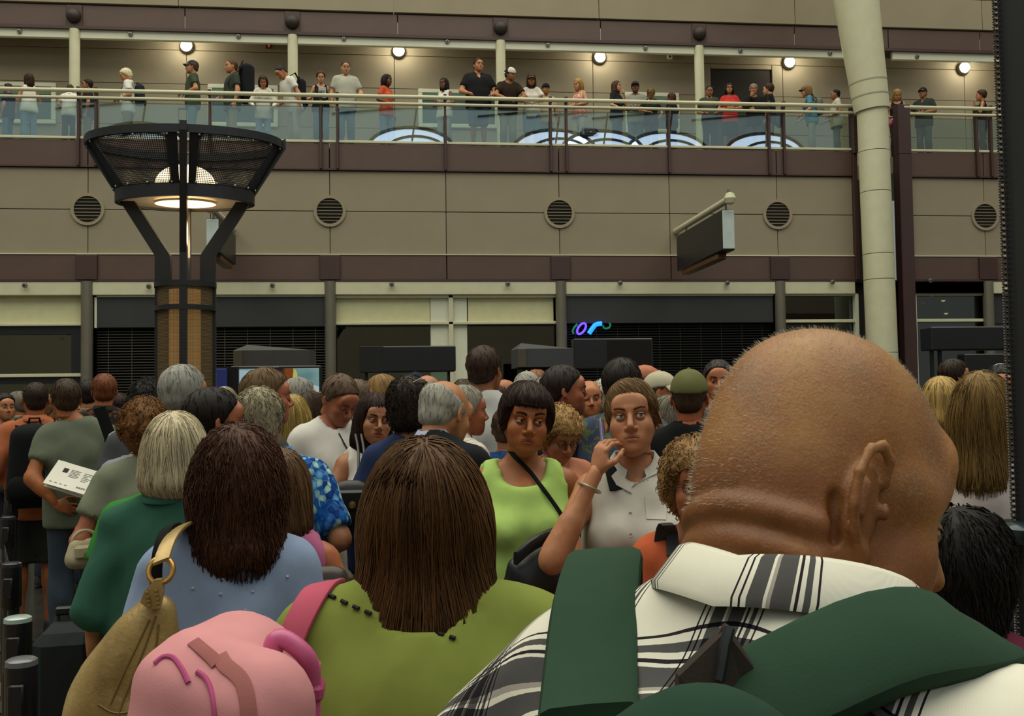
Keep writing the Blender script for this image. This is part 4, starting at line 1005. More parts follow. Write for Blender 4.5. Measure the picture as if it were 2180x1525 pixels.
# ---- opposite side of the hall (behind the camera): taupe wall, added glowing upper band as frontal fill, arched daylight windows
boxo('gap_lining', m_joint, shop, gapx0, gapx1, YF+.55, YF+.6, 0, 6.05)
opp = empty('wall_front', kind='structure'); boxo('panel', m_taupe, opp, -26, 30, -18.3, -18, 0, 9.5); boxo('gallery_fill_glow', plain('blue_grey_fill', '8E9DA2', .4, var=.15, scale=.5, emit='C4D2D8', est=.42), opp, -26, 30, -18.3, -18, 9.5, 23)
boxo('fascia_plate', m_brown, opp, -26, 30, -18.32, -17.95, 5.8, 6.4); boxo('fascia_plate', m_brown, opp, -26, 30, -18.32, -17.95, 9.2, 9.7)
sk = plain('daylight_window', 'DCE8FF', .6, var=0, emit='D6E4FF', est=3.0)
for i, x in enumerate((-14, .8, 9.0, 11.8, 15.6, 21.5)):
    wn = empty('window_%d' % (i+10), (x, -17.95, 6.2), kind='structure'); mb = MB(); R_ = 2.4
    V = [(0, 0, 9.6)]+[(R_*cos(a), 0, 9.6+R_*.5*sin(a)) for a in np.linspace(0, pi, 19)]; mb.add(V, [(0, i_+1, i_+2) for i_ in range(18)]); mb.add([(-R_, 0, 8.6), (R_, 0, 8.6), (R_, 0, 9.6), (-R_, 0, 9.6)], [(0, 1, 2, 3)]); mb.build('pane', sk, wn)
    mb = MB(); mb.tube([(R_*cos(a), .05, 9.6+R_*.5*sin(a)) for a in np.linspace(0, pi, 19)], .1, 8); mb.tube([(R_*.75*cos(a)+.3, .05, 9.3+R_*.42*sin(a)) for a in np.linspace(0, pi, 15)], .08, 8); mb.tube([(-R_-2, .05, 11.5), (R_, .05, 12.2)], .07, 8); mb.tube([(0, .05, 9.6), (.5, .05, 13)], .05, 8); sm(mb, 'arched_frame', m_brown2, wn)
# ------------------------------------------------------------------ torchiere lamp in the crowd
YL = 10.3; LB = at(395, 700, YL); lc = Vector((LB.x, YL, 0)); lamp = empty('torchiere_lamp', lc, 0, 'tall black torchiere lamp with flared perforated shade and lit dome', 'lamp')
zl = lambda py: at(395, py, YL).z; u1 = YL/2120*1.02
R_top, R_bot, R_post = 193*u1, 135*u1, 58*u1; z_top, z_bot, z_flare, z_ring1, z_ring2 = zl(310), zl(414), zl(545), zl(607), zl(657); EY = .62
m_lamp = plain('lamp_black_steel', '17191C', .45, var=.06)
def perf(name, solid, hole_u, hole_v):
    t = NT(name); t.t.nodes.remove(t.b); o = t.t.nodes['Material Output']
    def fr(a, n):
        at_ = t.n('ShaderNodeAttribute', attribute_name=a); m = t.n('ShaderNodeMath', operation='MULTIPLY'); m.inputs[1].default_value = n; t.l(at_.outputs['Fac'], m.inputs[0])
        f = t.n('ShaderNodeMath', operation='FRACT'); t.l(m.outputs[0], f.inputs[0]); g = t.n('ShaderNodeMath', operation='SUBTRACT'); g.inputs[1].default_value = .5; t.l(f.outputs[0], g.inputs[0])
        q = t.n('ShaderNodeMath', operation='POWER'); q.inputs[1].default_value = 2; ab = t.n('ShaderNodeMath', operation='ABSOLUTE'); t.l(g.outputs[0], ab.inputs[0]); t.l(ab.outputs[0], q.inputs[0]); return q.outputs[0]
    a = t.n('ShaderNodeMath', operation='ADD'); t.l(fr('pu', hole_u), a.inputs[0]); t.l(fr('pv', hole_v), a.inputs[1])
    lt = t.n('ShaderNodeMath', operation='LESS_THAN'); lt.inputs[1].default_value = .15; t.l(a.outputs[0], lt.inputs[0])
    at_ = t.n('ShaderNodeAttribute', attribute_name='hole'); m = t.n('ShaderNodeMath', operation='MULTIPLY'); t.l(lt.outputs[0], m.inputs[0]); t.l(at_.outputs['Fac'], m.inputs[1])
    d = t.n('ShaderNodeBsdfDiffuse'); d.inputs[0].default_value = lin(solid); tr = t.n('ShaderNodeBsdfTransparent'); mx = t.n('ShaderNodeMixShader')
    t.l(m.outputs[0], mx.inputs[0]); t.l(d.outputs[0], mx.inputs[1]); t.l(tr.outputs[0], mx.inputs[2]); t.l(mx.outputs[0], o.inputs[0]); return t.m
def perf_sheet(name, a0, a1, prof, mat, parent, ey, nu=28, border=.0):
    V = []; pu = []; pv = []; ho = []; n = len(prof)
    for i in range(nu+1):
        for j, (r, z) in enumerate(prof):
            a = a0+(a1-a0)*i/nu; V.append((r*cos(a), r*sin(a)*ey, z)); pu.append((a-a0)*prof[0][0]); pv.append(z); ho.append(1.0 if (2 < i < nu-2 and 0 < j < n-1) or not border else 0.0)
    Fc = [(i*n+j, (i+1)*n+j, (i+1)*n+j+1, i*n+j+1) for i in range(nu) for j in range(n-1)]
    return link(name, raw_mesh(name, V, Fc, True, attrs={'pu': pu, 'pv': pv, 'hole': ho}), mat, parent)
m_perf = perf('perforated_black_sheet', '2A2A2A', 62, 62); m_perf2 = perf('perforated_bronze_sheet', '7E6A4C', 70, 70)
ang = [radians(4), radians(96), radians(176), radians(276)]      # right, back, left, front
for k in range(4):
    a0 = ang[k]+.06; a1 = (ang[(k+1) % 4] if k < 3 else ang[0]+2*pi)-.06
    L = lambda t_: (R_bot+(R_top-R_bot)*t_, z_bot+(z_top-z_bot)*t_)
    perf_sheet('shade_panel', a0, a1, [L(t_) for t_ in (0.02, .14, .15, .35, .6, .8, .81, .97)], m_perf, lamp, EY, 30, 1)
    for t_ in (.07, .93):
        for j in range(5):
            a = a0+.1+(a1-a0-.2)*j/4; r, z = L(t_); mb = MB(); mb.lathe([(0, .012), (.012, .008), (.014, 0)], 8, (0, 0, 0)); o = mb.build('rivet', plain('rivet_steel', '9A9C98', .3, .8), lamp, True, (r*1.01*cos(a), r*1.01*sin(a)*EY, z)); o.rotation_euler = (0, pi/2, a)
    perf_sheet('post_panel', ang[k]+.1, (ang[(k+1) % 4] if k < 3 else ang[0]+2*pi)-.1, [(R_post*.93, z) for z in (.05, .7, 1.4, 2.0, z_ring2-.02, z_ring1)], m_perf2, lamp, .9, 14, 0)
mb = MB(); mb.lathe([(R_post*.55, .1), (R_post*.55, z_ring1-.05)], 24); sm(mb, 'light_tube', plain('amber_light_tube', 'B8905A', .5, var=0, emit='D89A50', est=.2), lamp)
def ring(R, z, hh, tt, ey, name='ring'):
    mb = MB(); n = 48; V = []; Fc = []
    for i in range(n):
        a = 2*pi*i/n
        for r, dz in ((R, 0), (R, hh), (R-tt, hh), (R-tt, 0)): V.append((r*cos(a), r*sin(a)*ey, z+dz))
    for i in range(n):
        for j in range(4): Fc.append((i*4+j, ((i+1) % n)*4+j, ((i+1) % n)*4+(j+1) % 4, i*4+(j+1) % 4))
    mb.add(V, Fc); return mb.build(name, m_lamp, lamp)
ring(R_top*1.01, z_top-.02, .08, .05, EY, 'rim'); ring(R_bot*1.02, z_bot-.1, .13, .05, EY, 'lower_ring'); ring(R_post*1.05, z_ring1-.03, .05, .05, .9, 'post_ring'); ring(R_post*1.05, z_ring2-.03, .05, .05, .9, 'post_ring')
for k, a in enumerate(ang):
    ca, sa = cos(a), sin(a)
    w_ = .034; tx, ty = -sa*w_, ca*w_
    def pt(r, z, ey): return (r*ca, r*sa*ey, z)
    mb = MB()
    outl = [(R_post*1.03, 0, .9), (R_post*1.03, z_flare, .9), (R_top*1.04, z_top, EY), (R_top*1.04, z_top+.09, EY)]
    inn = [(R_post*.50, 0, .9), (R_post*.50, z_flare+.0, .9), (R_bot*.72, z_bot-.1, EY), (R_top*.93, z_top+.03, EY)]
    V = []
    for q in (1, -1):
        for l_ in (outl, inn):
            for r, z, ey in l_: p = pt(r, z, ey); V.append((p[0]+tx*q, p[1]+ty*q, p[2]))
    Fc = []
    for i in range(3): Fc += [(i, i+1, 4+i+1, 4+i), (8+i, 12+i, 12+i+1, 8+i+1), (i, 8+i, 8+i+1, i+1), (4+i, 4+i+1, 12+i+1, 12+i)]
    Fc += [(3, 11, 15, 7), (0, 4, 12, 8)]; mb.add(V, Fc); mb.build('arm', m_lamp, lamp)
mb = MB(); rd = R_bot*.97; V = [(rd*cos(a), rd*sin(a)*EY, z_bot-.075) for a in np.linspace(0, 2*pi, 41)[:-1]]; rd2 = 62*u1; V += [(rd2*cos(a), rd2*sin(a)*EY, z_bot-.075) for a in np.linspace(0, 2*pi, 41)[:-1]]
mb.add(V, [(i, (i+1) % 40, 40+(i+1) % 40, 40+i) for i in range(40)]); mb.build('reflector_plate', plain('reflector_plate', '6E6A5E', .5), lamp)
zd = zl(395); mb = MB(); prof = [(60*u1*cos(a), zd+42*u1*sin(a)) for a in np.linspace(0, pi/2, 9)]; mb.lathe([(60*u1, zd-.06)]+prof, 32)
o = sm(mb, 'lit_dome', plain('lamp_dome', 'FFE9C0', .5, var=0, emit='FFE2AE', est=3.2), lamp); o.scale = (1, .8, 1)
mb = MB(); V = []; n = 36
for r in (60*u1, 46*u1): V += [(r*cos(2*pi*i/n), r*sin(2*pi*i/n)*.7, z_bot-.1) for i in range(n)]
mb.add(V, [(i, n+i, n+(i+1) % n, (i+1) % n) for i in range(n)]); mb.add([(0, 0, z_bot-.08)]+V[n:], [(0, 1+(i+1) % n, 1+i) for i in range(n)]); mb.build('diffuser_ring', plain('lamp_ring_light', 'FFE2A8', .5, var=0, emit='FFD48A', est=2.6), lamp)
pl = bpy.data.lights.new('torchiere_glow', 'POINT'); pl.energy = 22; pl.color = (1, .72, .42); pl.shadow_soft_size = .15
po = bpy.data.objects.new('torchiere_glow', pl); C.objects.link(po); po.parent = lamp; po.location = (0, 0, z_bot-.4)
# ------------------------------------------------------------------ kiosks and monitors in the middle of the hall
def hooded(px0, px1, py0, py1, Y, label, body_h, peak):
    a, b = at(px0, py1, Y), at(px1, py0, Y); w_ = b.x-a.x; o = empty('kiosk', (a.x, Y, 0), 0, label, 'kiosk')
    mb = MB(); h0, h1 = a.z, b.z; sl = peak; d = .7
    V = [(0, 0, h0), (w_, 0, h0), (w_, d, h0), (0, d, h0), (0, 0, h1), (w_, 0, h1), (w_, d, h1+.02), (.0, d, h1+.02), (.09, d*.6, h1+sl), ]
    mb.add(V, [(0, 3, 2, 1), (0, 1, 5, 4), (1, 2, 6, 5), (2, 3, 7, 6), (3, 0, 4, 7), (4, 5, 8), (5, 6, 8), (6, 7, 8), (7, 4, 8)]); mb.build('hood', plain('kiosk_grey', '3A3C3D', .55), o)
    mb = MB(); mb.box(-.0, .10, -.012, .0, h0, h1, .003); mb.build('side_panel', plain('kiosk_tan', '4A4436', .6), o)
    mb = MB(); mb.box(.05, w_-.05, .15, .55, 0, h0, .02); mb.build('pedestal', m_board, o); return o
hooded(497, 660, 745, 783, 11.4, 'grey kiosk hood with pitched top above the wide television', 2, .085)
hooded(1103, 1220, 742, 782, 11.6, 'grey kiosk hood with pitched top left of the black monitor', 2, .09)
# television
a, b = at(490, 880, 11.2), at(684, 778, 11.2); tv = empty('television', ((a.x+b.x)/2, 11.2, 0), 0, 'wide flat television showing a face over teal, on a stand', 'television'); tw = (b.x-a.x)/2; th0, th1 = a.z, b.z
mb = MB(); mb.box(-tw, tw, 0, .09, th0, th1, .012); mb.build('bezel', m_black, tv)
t = NT('screen_picture'); co = t.coord(); sp = t.n('ShaderNodeSeparateXYZ'); t.l(co, sp.inputs[0])
def ell(cx, cz, rx, rz):
    o = []
    for s_, c_, r_ in ((sp.outputs[0], cx, rx), (sp.outputs[2], cz, rz)):
        m = t.n('ShaderNodeMath', operation='SUBTRACT'); m.inputs[1].default_value = c_; t.l(s_, m.inputs[0]); d = t.n('ShaderNodeMath', operation='DIVIDE'); d.inputs[1].default_value = r_; t.l(m.outputs[0], d.inputs[0])
        q = t.n('ShaderNodeMath', operation='MULTIPLY'); t.l(d.outputs[0], q.inputs[0]); t.l(d.outputs[0], q.inputs[1]); o.append(q.outputs[0])
    ad = t.n('ShaderNodeMath', operation='ADD'); t.l(o[0], ad.inputs[0]); t.l(o[1], ad.inputs[1]); l_ = t.n('ShaderNodeMath', operation='LESS_THAN'); l_.inputs[1].default_value = 1; t.l(ad.outputs[0], l_.inputs[0]); return l_.outputs[0]
sw_, sz1 = tw-.02, th1-.03
pxm = lambda px: (px-587)*11.2/2120; pzm = lambda py: at(587, py, 11.19).z
col_ = t.ramp(t.noise(2.5, co, 2), [(.35, lin('6E9A9C')), (.6, lin('9CC4C0'))])
for cx, cy, rx, ry, c_ in ((515, 800, 60, 12, 'BCD8E4'), (525, 845, 40, 22, '6F9A2C'), (650, 850, 45, 30, 'CFE4E2'), (612, 835, 30, 26, 'E6EFC4'), (622, 800, 9, 14, 'D8DC70'), (640, 812, 8, 6, '8AB030'), (605, 797, 17, 24, '5A2E14'), (614, 790, 9, 16, '8E4A1C'), (588, 786, 13, 10, '141824'), (600, 812, 9, 9, '2A1710')):
    col_ = t.mix(ell(pxm(cx), pzm(cy), rx*11.2/2120, ry*11.2/2120), col_, lin(c_))
t.b.inputs['Base Color'].default_value = (.01, .01, .01, 1); t.l(col_, t.b.inputs['Emission Color']); t.b.inputs['Emission Strength'].default_value = .55; t.b.inputs['Roughness'].default_value = .2
mb = MB(); mb.box(-sw_+.06, sw_-.005, -.006, .0, th0+.03, sz1); mb.build('screen', t.m, tv)
mb = MB(); mb.box(-.12, .12, .02, .07, .0, th0, .01); mb.box(-.35, .35, -.15, .25, 0, .04, .01); mb.build('stand', m_black, tv)
mb = MB(); mb.box(-.03, .03, -.006, 0, th1-.018, th1-.006); mb.build('badge', plain('silver_badge', 'B8B8B4', .3, .5), tv)
a, b = at(459, 860, 11.0), at(482, 785, 11.0); o = empty('light_panel', (a.x, 11.0, 0), 0, 'narrow blue lit panel between lamp post and television', 'sign')
mb = MB(); mb.box(0, b.x-a.x, 0, .05, a.z, b.z, .005); mb.build('face', plain('blue_panel', '2A3470', .5, emit='2A3A8C', est=.12), o); mb = MB(); mb.box(-.02, b.x-a.x+.12, .05, .1, 0, b.z+.02); mb.build('stand', m_black, o)
def blackbox(px0, px1, py0, py1, Y, label, depth, legs, name='sign_box', cat='sign'):
    a, b = at(px0, py1, Y), at(px1, py0, Y); w_ = b.x-a.x; o = empty(name, (a.x, Y, 0), 0, label, cat)
    mb = MB(); mb.box(0, w_, 0, depth, a.z, b.z, .015); mb.build('cabinet', m_black, o)
    for x in legs: mb = MB(); mb.box(w_*x-.02, w_*x+.02, depth*.4, depth*.4+.04, 0, a.z); mb.build('leg', m_black, o)
    return o, w_, a.z, b.z
o, w_, z0, z1 = blackbox(765, 970, 736, 793, 14.0, 'long black overhead sign box in front of the cream panels', .35, (.07, .93))
mb = MB(); mb.box(.0, w_*.25, -.004, 0, z0+.004, z1-.004); mb.build('side_face', plain('sign_black_matte', '0D0E10', .8), o)
mb = MB(); mb.box(w_*.07, w_*.93, .15, .162, .9, z0); mb.build('pane', glass_mat('kiosk_glass', 'A8BDB8', .12), o)
o, w_, z0, z1 = blackbox(1222, 1390, 720, 786, 14.2, 'large black monitor under the neon lettering', .2, (.5,), 'monitor', 'monitor')
mb = MB(); mb.box(w_*.42, w_-.03, -.006, 0, z0+.03, z1-.03); mb.build('screen', plain('screen_off', '15171A', .12, var=0), o)
o, w_, z0, z1 = blackbox(1984, 2260, 694, 746, 12.5, 'black overhead sign with thin legs behind the right-hand crowd', .3, (.04, .1, .96))
o2, _, _, _ = blackbox(2056, 2240, 752, 800, 12.3, 'second black sign box hanging below the overhead sign at right', .2, (.2, .8))
# ------------------------------------------------------------------ queue posts, near post
def stanchion(px, ty, Y, r, label, capc='2A2E38', grp='queue posts along the left edge', lean=0):
    p = at(px, ty, Y); o = empty('queue_post', (p.x, Y, .012 if Y < 6.1 else 0), 0, label, 'queue post', grp); z = p.z
    mb = MB(); mb.lathe([(0, .0), (r*4.2, 0), (r*4.2, .015), (r*1.2, .04), (r*.85, .06)], 28); sm(mb, 'base', m_black, o)
    mb = MB(); mb.lathe([(r*.8, .04), (r*.8, z-.16)], 20); sm(mb, 'tube', m_black, o)
    mb = MB(); mb.lathe([(r*.8, z-.17), (r, z-.16), (r, z-.012)], 20); mb.box(-r*.5, r*.5, -r*1.15, -r*.5, z-.13, z-.05, .004); sm(mb, 'belt_head', plain('belt_head_black', '101218', .35), o)
    mb = MB(); mb.lathe([(r, z-.012), (r*.97, z), (r*.8, z+.004), (0, z+.006)], 20); sm(mb, 'cap', plain('cap_'+capc, capc, .25, .3), o)
    mb = MB(); mb.box(-.0015, .0015, -r*.83, -r*.78, .05, z-.17); mb.build('edge_strip', plain('post_edge', '7C8088', .3, .6), o)
    return o
stanchion(46, 1416, 2.55, .037, 'nearest black queue post at the bottom left corner', '6A6E72')
stanchion(24, 1207, 4.0, .037, 'second black queue post standing behind the nearest one')
stanchion(17, 1106, 5.6, .037, 'third black queue post in the row along the left edge')
stanchion(26, 1050, 7.0, .037, 'farthest black queue post beside the man in orange')
stanchion(38, 1324, 3.2, .04, 'black queue post with wide pale round top', 'A8B8B4')
o = bpy.data.objects[-1] if False else None
belt = empty('belt_barrier', (at(24, 1207, 4.0).x, 4.0, .85), 0, 'black retractable belt running between the left queue posts', 'belt')
mb = MB()
A_, B_ = at(24, 1207, 4.0), at(17, 1106, 5.6)
for z in (0,):
    d_ = Vector((B_.x-A_.x, B_.y-A_.y, 0)); mb.add([Vector((0, .05, -.03)), Vector((0, .05, .02)), d_+Vector((0, -.05, .02)), d_+Vector((0, -.05, -.03)), Vector((.003, .05, -.03)), Vector((.003, .05, .02)), d_+Vector((.003, -.05, .02)), d_+Vector((.003, -.05, -.03))], [(0, 1, 2, 3), (4, 7, 6, 5), (0, 4, 5, 1), (1, 5, 6, 2), (2, 6, 7, 3), (3, 7, 4, 0)])
mb.build('webbing', plain('belt_web', '14141A', .8), belt)
# near post at the right edge
YP = 2.3; p0, p1 = at(2168, 1525, YP), at(2113, 0, YP); dv = (p1-p0).normalized(); base = p0-dv*((p0.z-.013)/dv.z)
post = empty('near_post', base, 0, 'tall dark blue-black post with perforated edge cutting off the right side', 'post')
nx = Vector((1, 0, 0)); ny = Vector((0, 1, 0))
mb = MB(); V = []
for q in (0, 3.2):
    c_ = dv*(q/dv.z)
    for dx, dy in ((.012, -.10), (.26, -.10), (.26, 0), (.012, .0)): V.append(c_+nx*dx+ny*dy)
mb.add(V, [(0, 1, 5, 4), (1, 2, 6, 5), (2, 3, 7, 6), (3, 0, 4, 7), (0, 3, 2, 1), (4, 5, 6, 7)]); mb.build('shaft', plain('post_blue_black', '1B2027', .45), post)
mb = MB(); n_ = 420
for i in range(n_):
    z = .3+2.85*i/n_; c_ = dv*(z/dv.z); mb.box(-.003, .011, -.006, .0, -.0021, .0021, 0, Matrix.Translation(c_) @ Matrix.Rotation(.6 if i % 2 else -.6, 4, 'Y'))
props(mb.build('perforated_edge', plain('edge_mesh', '6E6A66', .5, .4), post), kind='stuff')
c_ = dv*((at(2145, 1120, YP).z-base.z)/dv.z); mb = MB(); mb.lathe([(0, -.035), (.075, -.035), (.085, -.02), (.085, .0), (.07, .012), (0, .014)], 28, c_+Vector((.03, -.03, 0))); sm(mb, 'collar', plain('post_collar_teal', '2C3A40', .2, .3), post)
mb = MB(); mb.lathe([(0, 0), (.3, 0), (.3, .02), (.05, .05)], 28, (.12, -.05, .0)); sm(mb, 'base', m_black, post)
# ------------------------------------------------------------------ bags
def backpack(host, col, label, size=(.3, .16, .44), z=1.2, strap=True, name='backpack', dy=-.13, accent=None, cat='backpack', mat=None):
    """soft pack on the back of a person: own top-level thing placed in that person's frame"""
    root, TT, HM, s = host
    M = Matrix.Translation(root.location) @ Matrix.Rotation(root.rotation_euler.z, 4, 'Z') @ Matrix.Scale(s, 4)
    o = empty(name, (0, 0, 0), 0, label, cat); w_, d, h = size; c = TT((0, dy-d/2-.01, z)); o.location = M @ Vector(c); o.rotation_euler = (0, 0, root.rotation_euler.z); o.scale = (s,)*3
    mt = mat or cloth_mat(col); m2 = cloth_mat(accent) if accent else mt
    k = .05
    V, Q = polygonise([Pr('b', (q*(w_/2-.08), 0, -h/2+.08), (q*(w_/2-.1), 0, h/2-.09), .08, .075, k=.06, sc=(1, d/.16, 1)) for q in (-1, 1)]+[Pr('b', (0, 0, -h/2+.09), (0, 0, h/2-.09), .085, k=.06, sc=(1, d/.16, 1))], .018)
    link('body', raw_mesh('body', V, [Q], True), mt, o)
    V, Q = polygonise([Pr('b', (-w_*.28, -d*.5, -h*.26), (w_*.28, -d*.5, -h*.26), .065, k=.03, sc=(1, .6, 1.3))], .016); link('front_pocket', raw_mesh('front_pocket', V, [Q], True), m2, o)
    mb = MB(); mb.tube([(-.04, d*.4, h*.46), (-.03, d*.3, h*.56), (.03, d*.3, h*.56), (.04, d*.4, h*.46)], .008, 6); sm(mb, 'grab_loop', m2, o)
    if strap:
        for q in (-1, 1):
            pts = [Vector((q*.085, d*.45, h*.36)), Vector((q*.1, -dy*.6+d*.5+.02, 1.485-z)), Vector((q*.115, -dy+d*.5+.07, 1.41-z)), Vector((q*.13, -dy+d*.5+.125, 1.25-z)), Vector((q*.165, -dy+d*.5+.05, 1.04-z)), Vector((q*.14, d*.4, -h*.38))]
            mb = MB(); mb.strip(pts, [(.028, 0, 0)]*len(pts), [(0, .004, .006)]*len(pts)); sm(mb, 'shoulder_strap', m2, o)
    return o
def handbag(loc, rz, col, label, size=(.32, .12, .22), handle=.22, name='handbag', cat='handbag', mat=None, tilt=0):
    o = empty(name, loc, rz, label, cat); w_, d, h = size; mt = mat or plain('leather_'+col, col, .4, var=.12, scale=12, bumpv=.1)
    V, Q = polygonise([Pr('b', (-w_/2+h*.3, 0, h*.3), (w_/2-h*.3, 0, h*.3), h*.3, k=h*.2, sc=(1, d/(h*.6), 1)), Pr('b', (-w_/2+h*.38, 0, h*.74), (w_/2-h*.38, 0, h*.74), h*.26, k=h*.3, sc=(1, d/(h*.9), 1))], min(.014, h*.07))
    link('body', raw_mesh('body', V, [Q], True), mt, o)
    mb = MB(); mb.box(-w_*.3, w_*.3, -d/2-.012, -d/2+.02, h*.35, h*.8, .01); mb.build('flap', mt, o)
    if handle:
        mb = MB(); pts = [(-w_*.32, 0, h-.05)]+[(-w_*.32*cos(a), 0, h-.02+handle*sin(a)) for a in np.linspace(.3, pi-.3, 9)]+[(w_*.32, 0, h-.05)]; mb.tube(pts, .008, 7); sm(mb, 'handle', mt, o)
    mb = MB(); mb.lathe([(0, .012), (.014, .01), (.016, 0)], 10, (0, -d/2-.01, h*.5), axis='y'); sm(mb, 'clasp', plain('brass_clasp', 'A88A4A', .3, .8), o)
    o.rotation_euler = (tilt, 0, rz); return o
def suitcase(loc, rz, col, label, size=(.38, .24, .58), name='suitcase', up=.38):
    o = empty(name, loc, rz, label, 'suitcase'); w_, d, h = size; mt = cloth_mat(col)
    mb = MB(); mb.box(-w_/2, w_/2, -d/2, d/2, .05, h, .035); mb.build('case', mt, o)
    mb = MB(); mb.box(-w_*.38, w_*.38, -d/2-.03, -d/2+.01, h*.14, h*.62, .015); mb.build('front_pocket', mt, o)
    for q in (-1, 1): mb = MB(); mb.tube([(q*w_*.28, d*.35, h-.01), (q*w_*.28, d*.35, h+up)], .009, 8); sm(mb, 'handle_tube', m_slat, o); mb = MB(); mb.lathe([(0, -.02), (.035, -.02), (.035, .02), (0, .02)], 12, (q*w_*.4, d*.4, .035), axis='x'); sm(mb, 'wheel', m_black, o)
    mb = MB(); mb.box(-w_*.32, w_*.32, d*.35-.015, d*.35+.015, h+up-.01, h+up+.02, .006); mb.build('grip', m_black, o); return o
# ------------------------------------------------------------------ people along the upper walkway
UG = 'people along the upper walkway'
def U(px, ty, Y, face, label, **k): return person(px, ty, Y, face, label, floor=ZF2, lod=0, group=UG, **k)
SK, SKD, SKP, SKT = 'B5805E', '6B4430', 'C4967A', 'A06E4C'
U(18, 178, 19.7, -60, 'dark-haired person in a navy shirt at the far left of the walkway', hc='2A1A14', tc='1E2A44', bc='54779A', skin=SK)
U(62, 157, 19.7, -20, 'woman with brown hair and a white sleeveless top, back turned, left end of walkway', hair='lob', hc='3A2418', fem=True, top='vest', tc='D8D4C8', bc='6A8CA8', arms=('cross', 'down'))
U(150, 181, 19.5, 15, 'person in a white t-shirt bending over the rail seen from behind', hc='4A2A1C', tc='D6D0C6', bc='25303C', lean=12, arms=('rail', 'bent'))
U(188, 169, 19.9, -85, 'man in sunglasses and a black t-shirt facing left on the walkway', hc='1C1412', tc='2A1E18', bc='6B6048', glasses='sun', skin=SKT, arms=('bent', 'down'))
h = U(264, 147, 19.9, -80, 'white-haired man in a white t-shirt carrying a black daypack', hair='short2', hc='D8CFA8', tc='D9D5CC', bc='7C7458', hpitch=25, arms=('down', 'bent'))
backpack(h, '1C222A', 'black daypack on the white-haired walkway man', (.28, .15, .42), 1.22)
U(411, 128, 19.6, -88, 'man in a navy cap and green t-shirt standing above the torchiere lamp', hc='4A3324', tc='3D4A34', bc='5B7890', cap='2A3644', arms=('down', 'bent'))
suitcase(at(392, 262, 19.8).xy.to_3d()+Vector((0, 0, ZF2)), .3, '20262C', 'dark suitcase beside the man in the navy cap', (.34, .22, .55))
h = U(495, 128, 19.75, -105, 'man in a dark green shirt carrying a huge black rucksack', hair='crop', hc='4A3020', top='shirt', tc='333A30', bc='8C8468', arms=('bent', 'down'), build=1.05)
backpack(h, '14161C', 'huge black rucksack rising behind the man in dark green', (.32, .24, .72), 1.35)
U(560, 161, 19.35, 180, 'woman with long brown hair and a white jacket leaning on the rail', hair='long2', hc='38221A', fem=True, top='jacket', tc='CFC8BC', bc='6E90B0', arms=('rail', 'rail'), hpitch=20, lean=8)
h = U(590, 138, 19.55, -115, 'man in a white t-shirt stooping forward with a black bag on his back', hair='crop', hc='2A2420', tc='D6D2C6', bc='A8A088', arms=('rail', 'down'), lean=20, hpitch=25)
backpack(h, '12141A', 'long black bag on the back of the stooping man', (.26, .14, .6), 1.12)
U(683, 152, 19.4, 178, 'woman in a black tank top holding a paper by the rail', hair='short2', hc='4A3020', fem=True, top='tank', tc='14130F', bc='4F7488', arms=('hold', 'bent'), hpitch=15, skin=SKP)
pp = empty('magazine', at(686, 197, 19.05), 0, 'pale folded paper held by the woman in black', 'paper'); mb = MB(); mb.box(-.07, .07, -.006, .006, -.1, .1, .003); mb.build('pages', plain('paper_white', 'C8C4B8', .8), pp); mb = MB(); mb.box(-.05, .05, -.008, -.006, -.05, .04); mb.build('printed_picture', plain('print_blue', '7A90A0', .8), pp); pp.rotation_euler = (.3, 0, .1)
U(736, 130, 19.4, 175, 'balding man in a pale grey shirt gripping the rail', hair='crop', hc='3A241A', top='shirt', tc='A8A698', bc='44697E', arms=('down', 'rail'), hpitch=12, build=1.12, skin=SKP)
U(822, 159, 19.55, 150, 'woman in a bright orange top with long dark braids', hair='long2', hc='1A1110', fem=True, top='tee', tc='C2481E', bc='64829A', skin=SKD, arms=('bent', 'down'), torso_yaw=-30)
U(946, 167, 19.6, -150, 'woman in a white sleeveless blouse with arms folded', hair='lob', hc='14100F', fem=True, top='blouse', tc='D2CEC4', bc='8C9294', skin=SKD, arms=('cross', 'cross'))
U(1017, 125, 19.4, 170, 'big man in a black polo shirt and blue shorts at the rail', hair='short', hc='2E2018', top='polo', tc='17171A', bot='shorts', bc='32485E', build=1.3, arms=('rail', 'rail'), hyaw=-15)
U(1085, 143, 19.3, 165, 'man in a white cap and brown t-shirt leaning his forearms on the rail', hc='2A1A14', tc='2E2016', bc='8A8866', cap=('CFCBBE', True), arms=('lean', 'lean'), lean=14, hyaw=-40, build=1.1, skin=SKT)
U(1131, 156, 19.35, 178, 'young woman in a dark cap and white t-shirt leaning on the rail', hair='lob', hc='3A2A20', fem=True, top='tee', tc='CFC9BC', bot='shorts', bc='5A7890', cap='33362E', arms=('lean', 'lean'), lean=12, skin=SKT)
U(1161, 178, 19.8, 165, 'boy in a black cap half hidden behind the woman in white', hc='1A1412', tc='B0A080', bc='4F7488', cap=('16161A', True), skin=SKT)
h = U(1230, 168, 19.5, -140, 'blonde woman in a pink patterned top clutching a dark handbag', hair='long2', hc='B08A48', fem=True, top='vest', tc='B86A64', tk='print', tc2='D8C0A0', bc='B8B0A0', arms=('cross', 'cross'), skin=SKP, hpitch=10)
handbag(at(1255, 275, 19.05)-Vector((0, 0, .2)), .1, '14181C', 'dark handbag resting behind the glass below the blonde woman', (.4, .14, .24), 0)
U(1311, 173, 19.4, 120, 'woman in a black top resting her chin on her hand', hair='lob', hc='4A3020', fem=True, top='tee', tc='15161A', bc='506070', arms=('rail', 'chin'), skin=SKP)
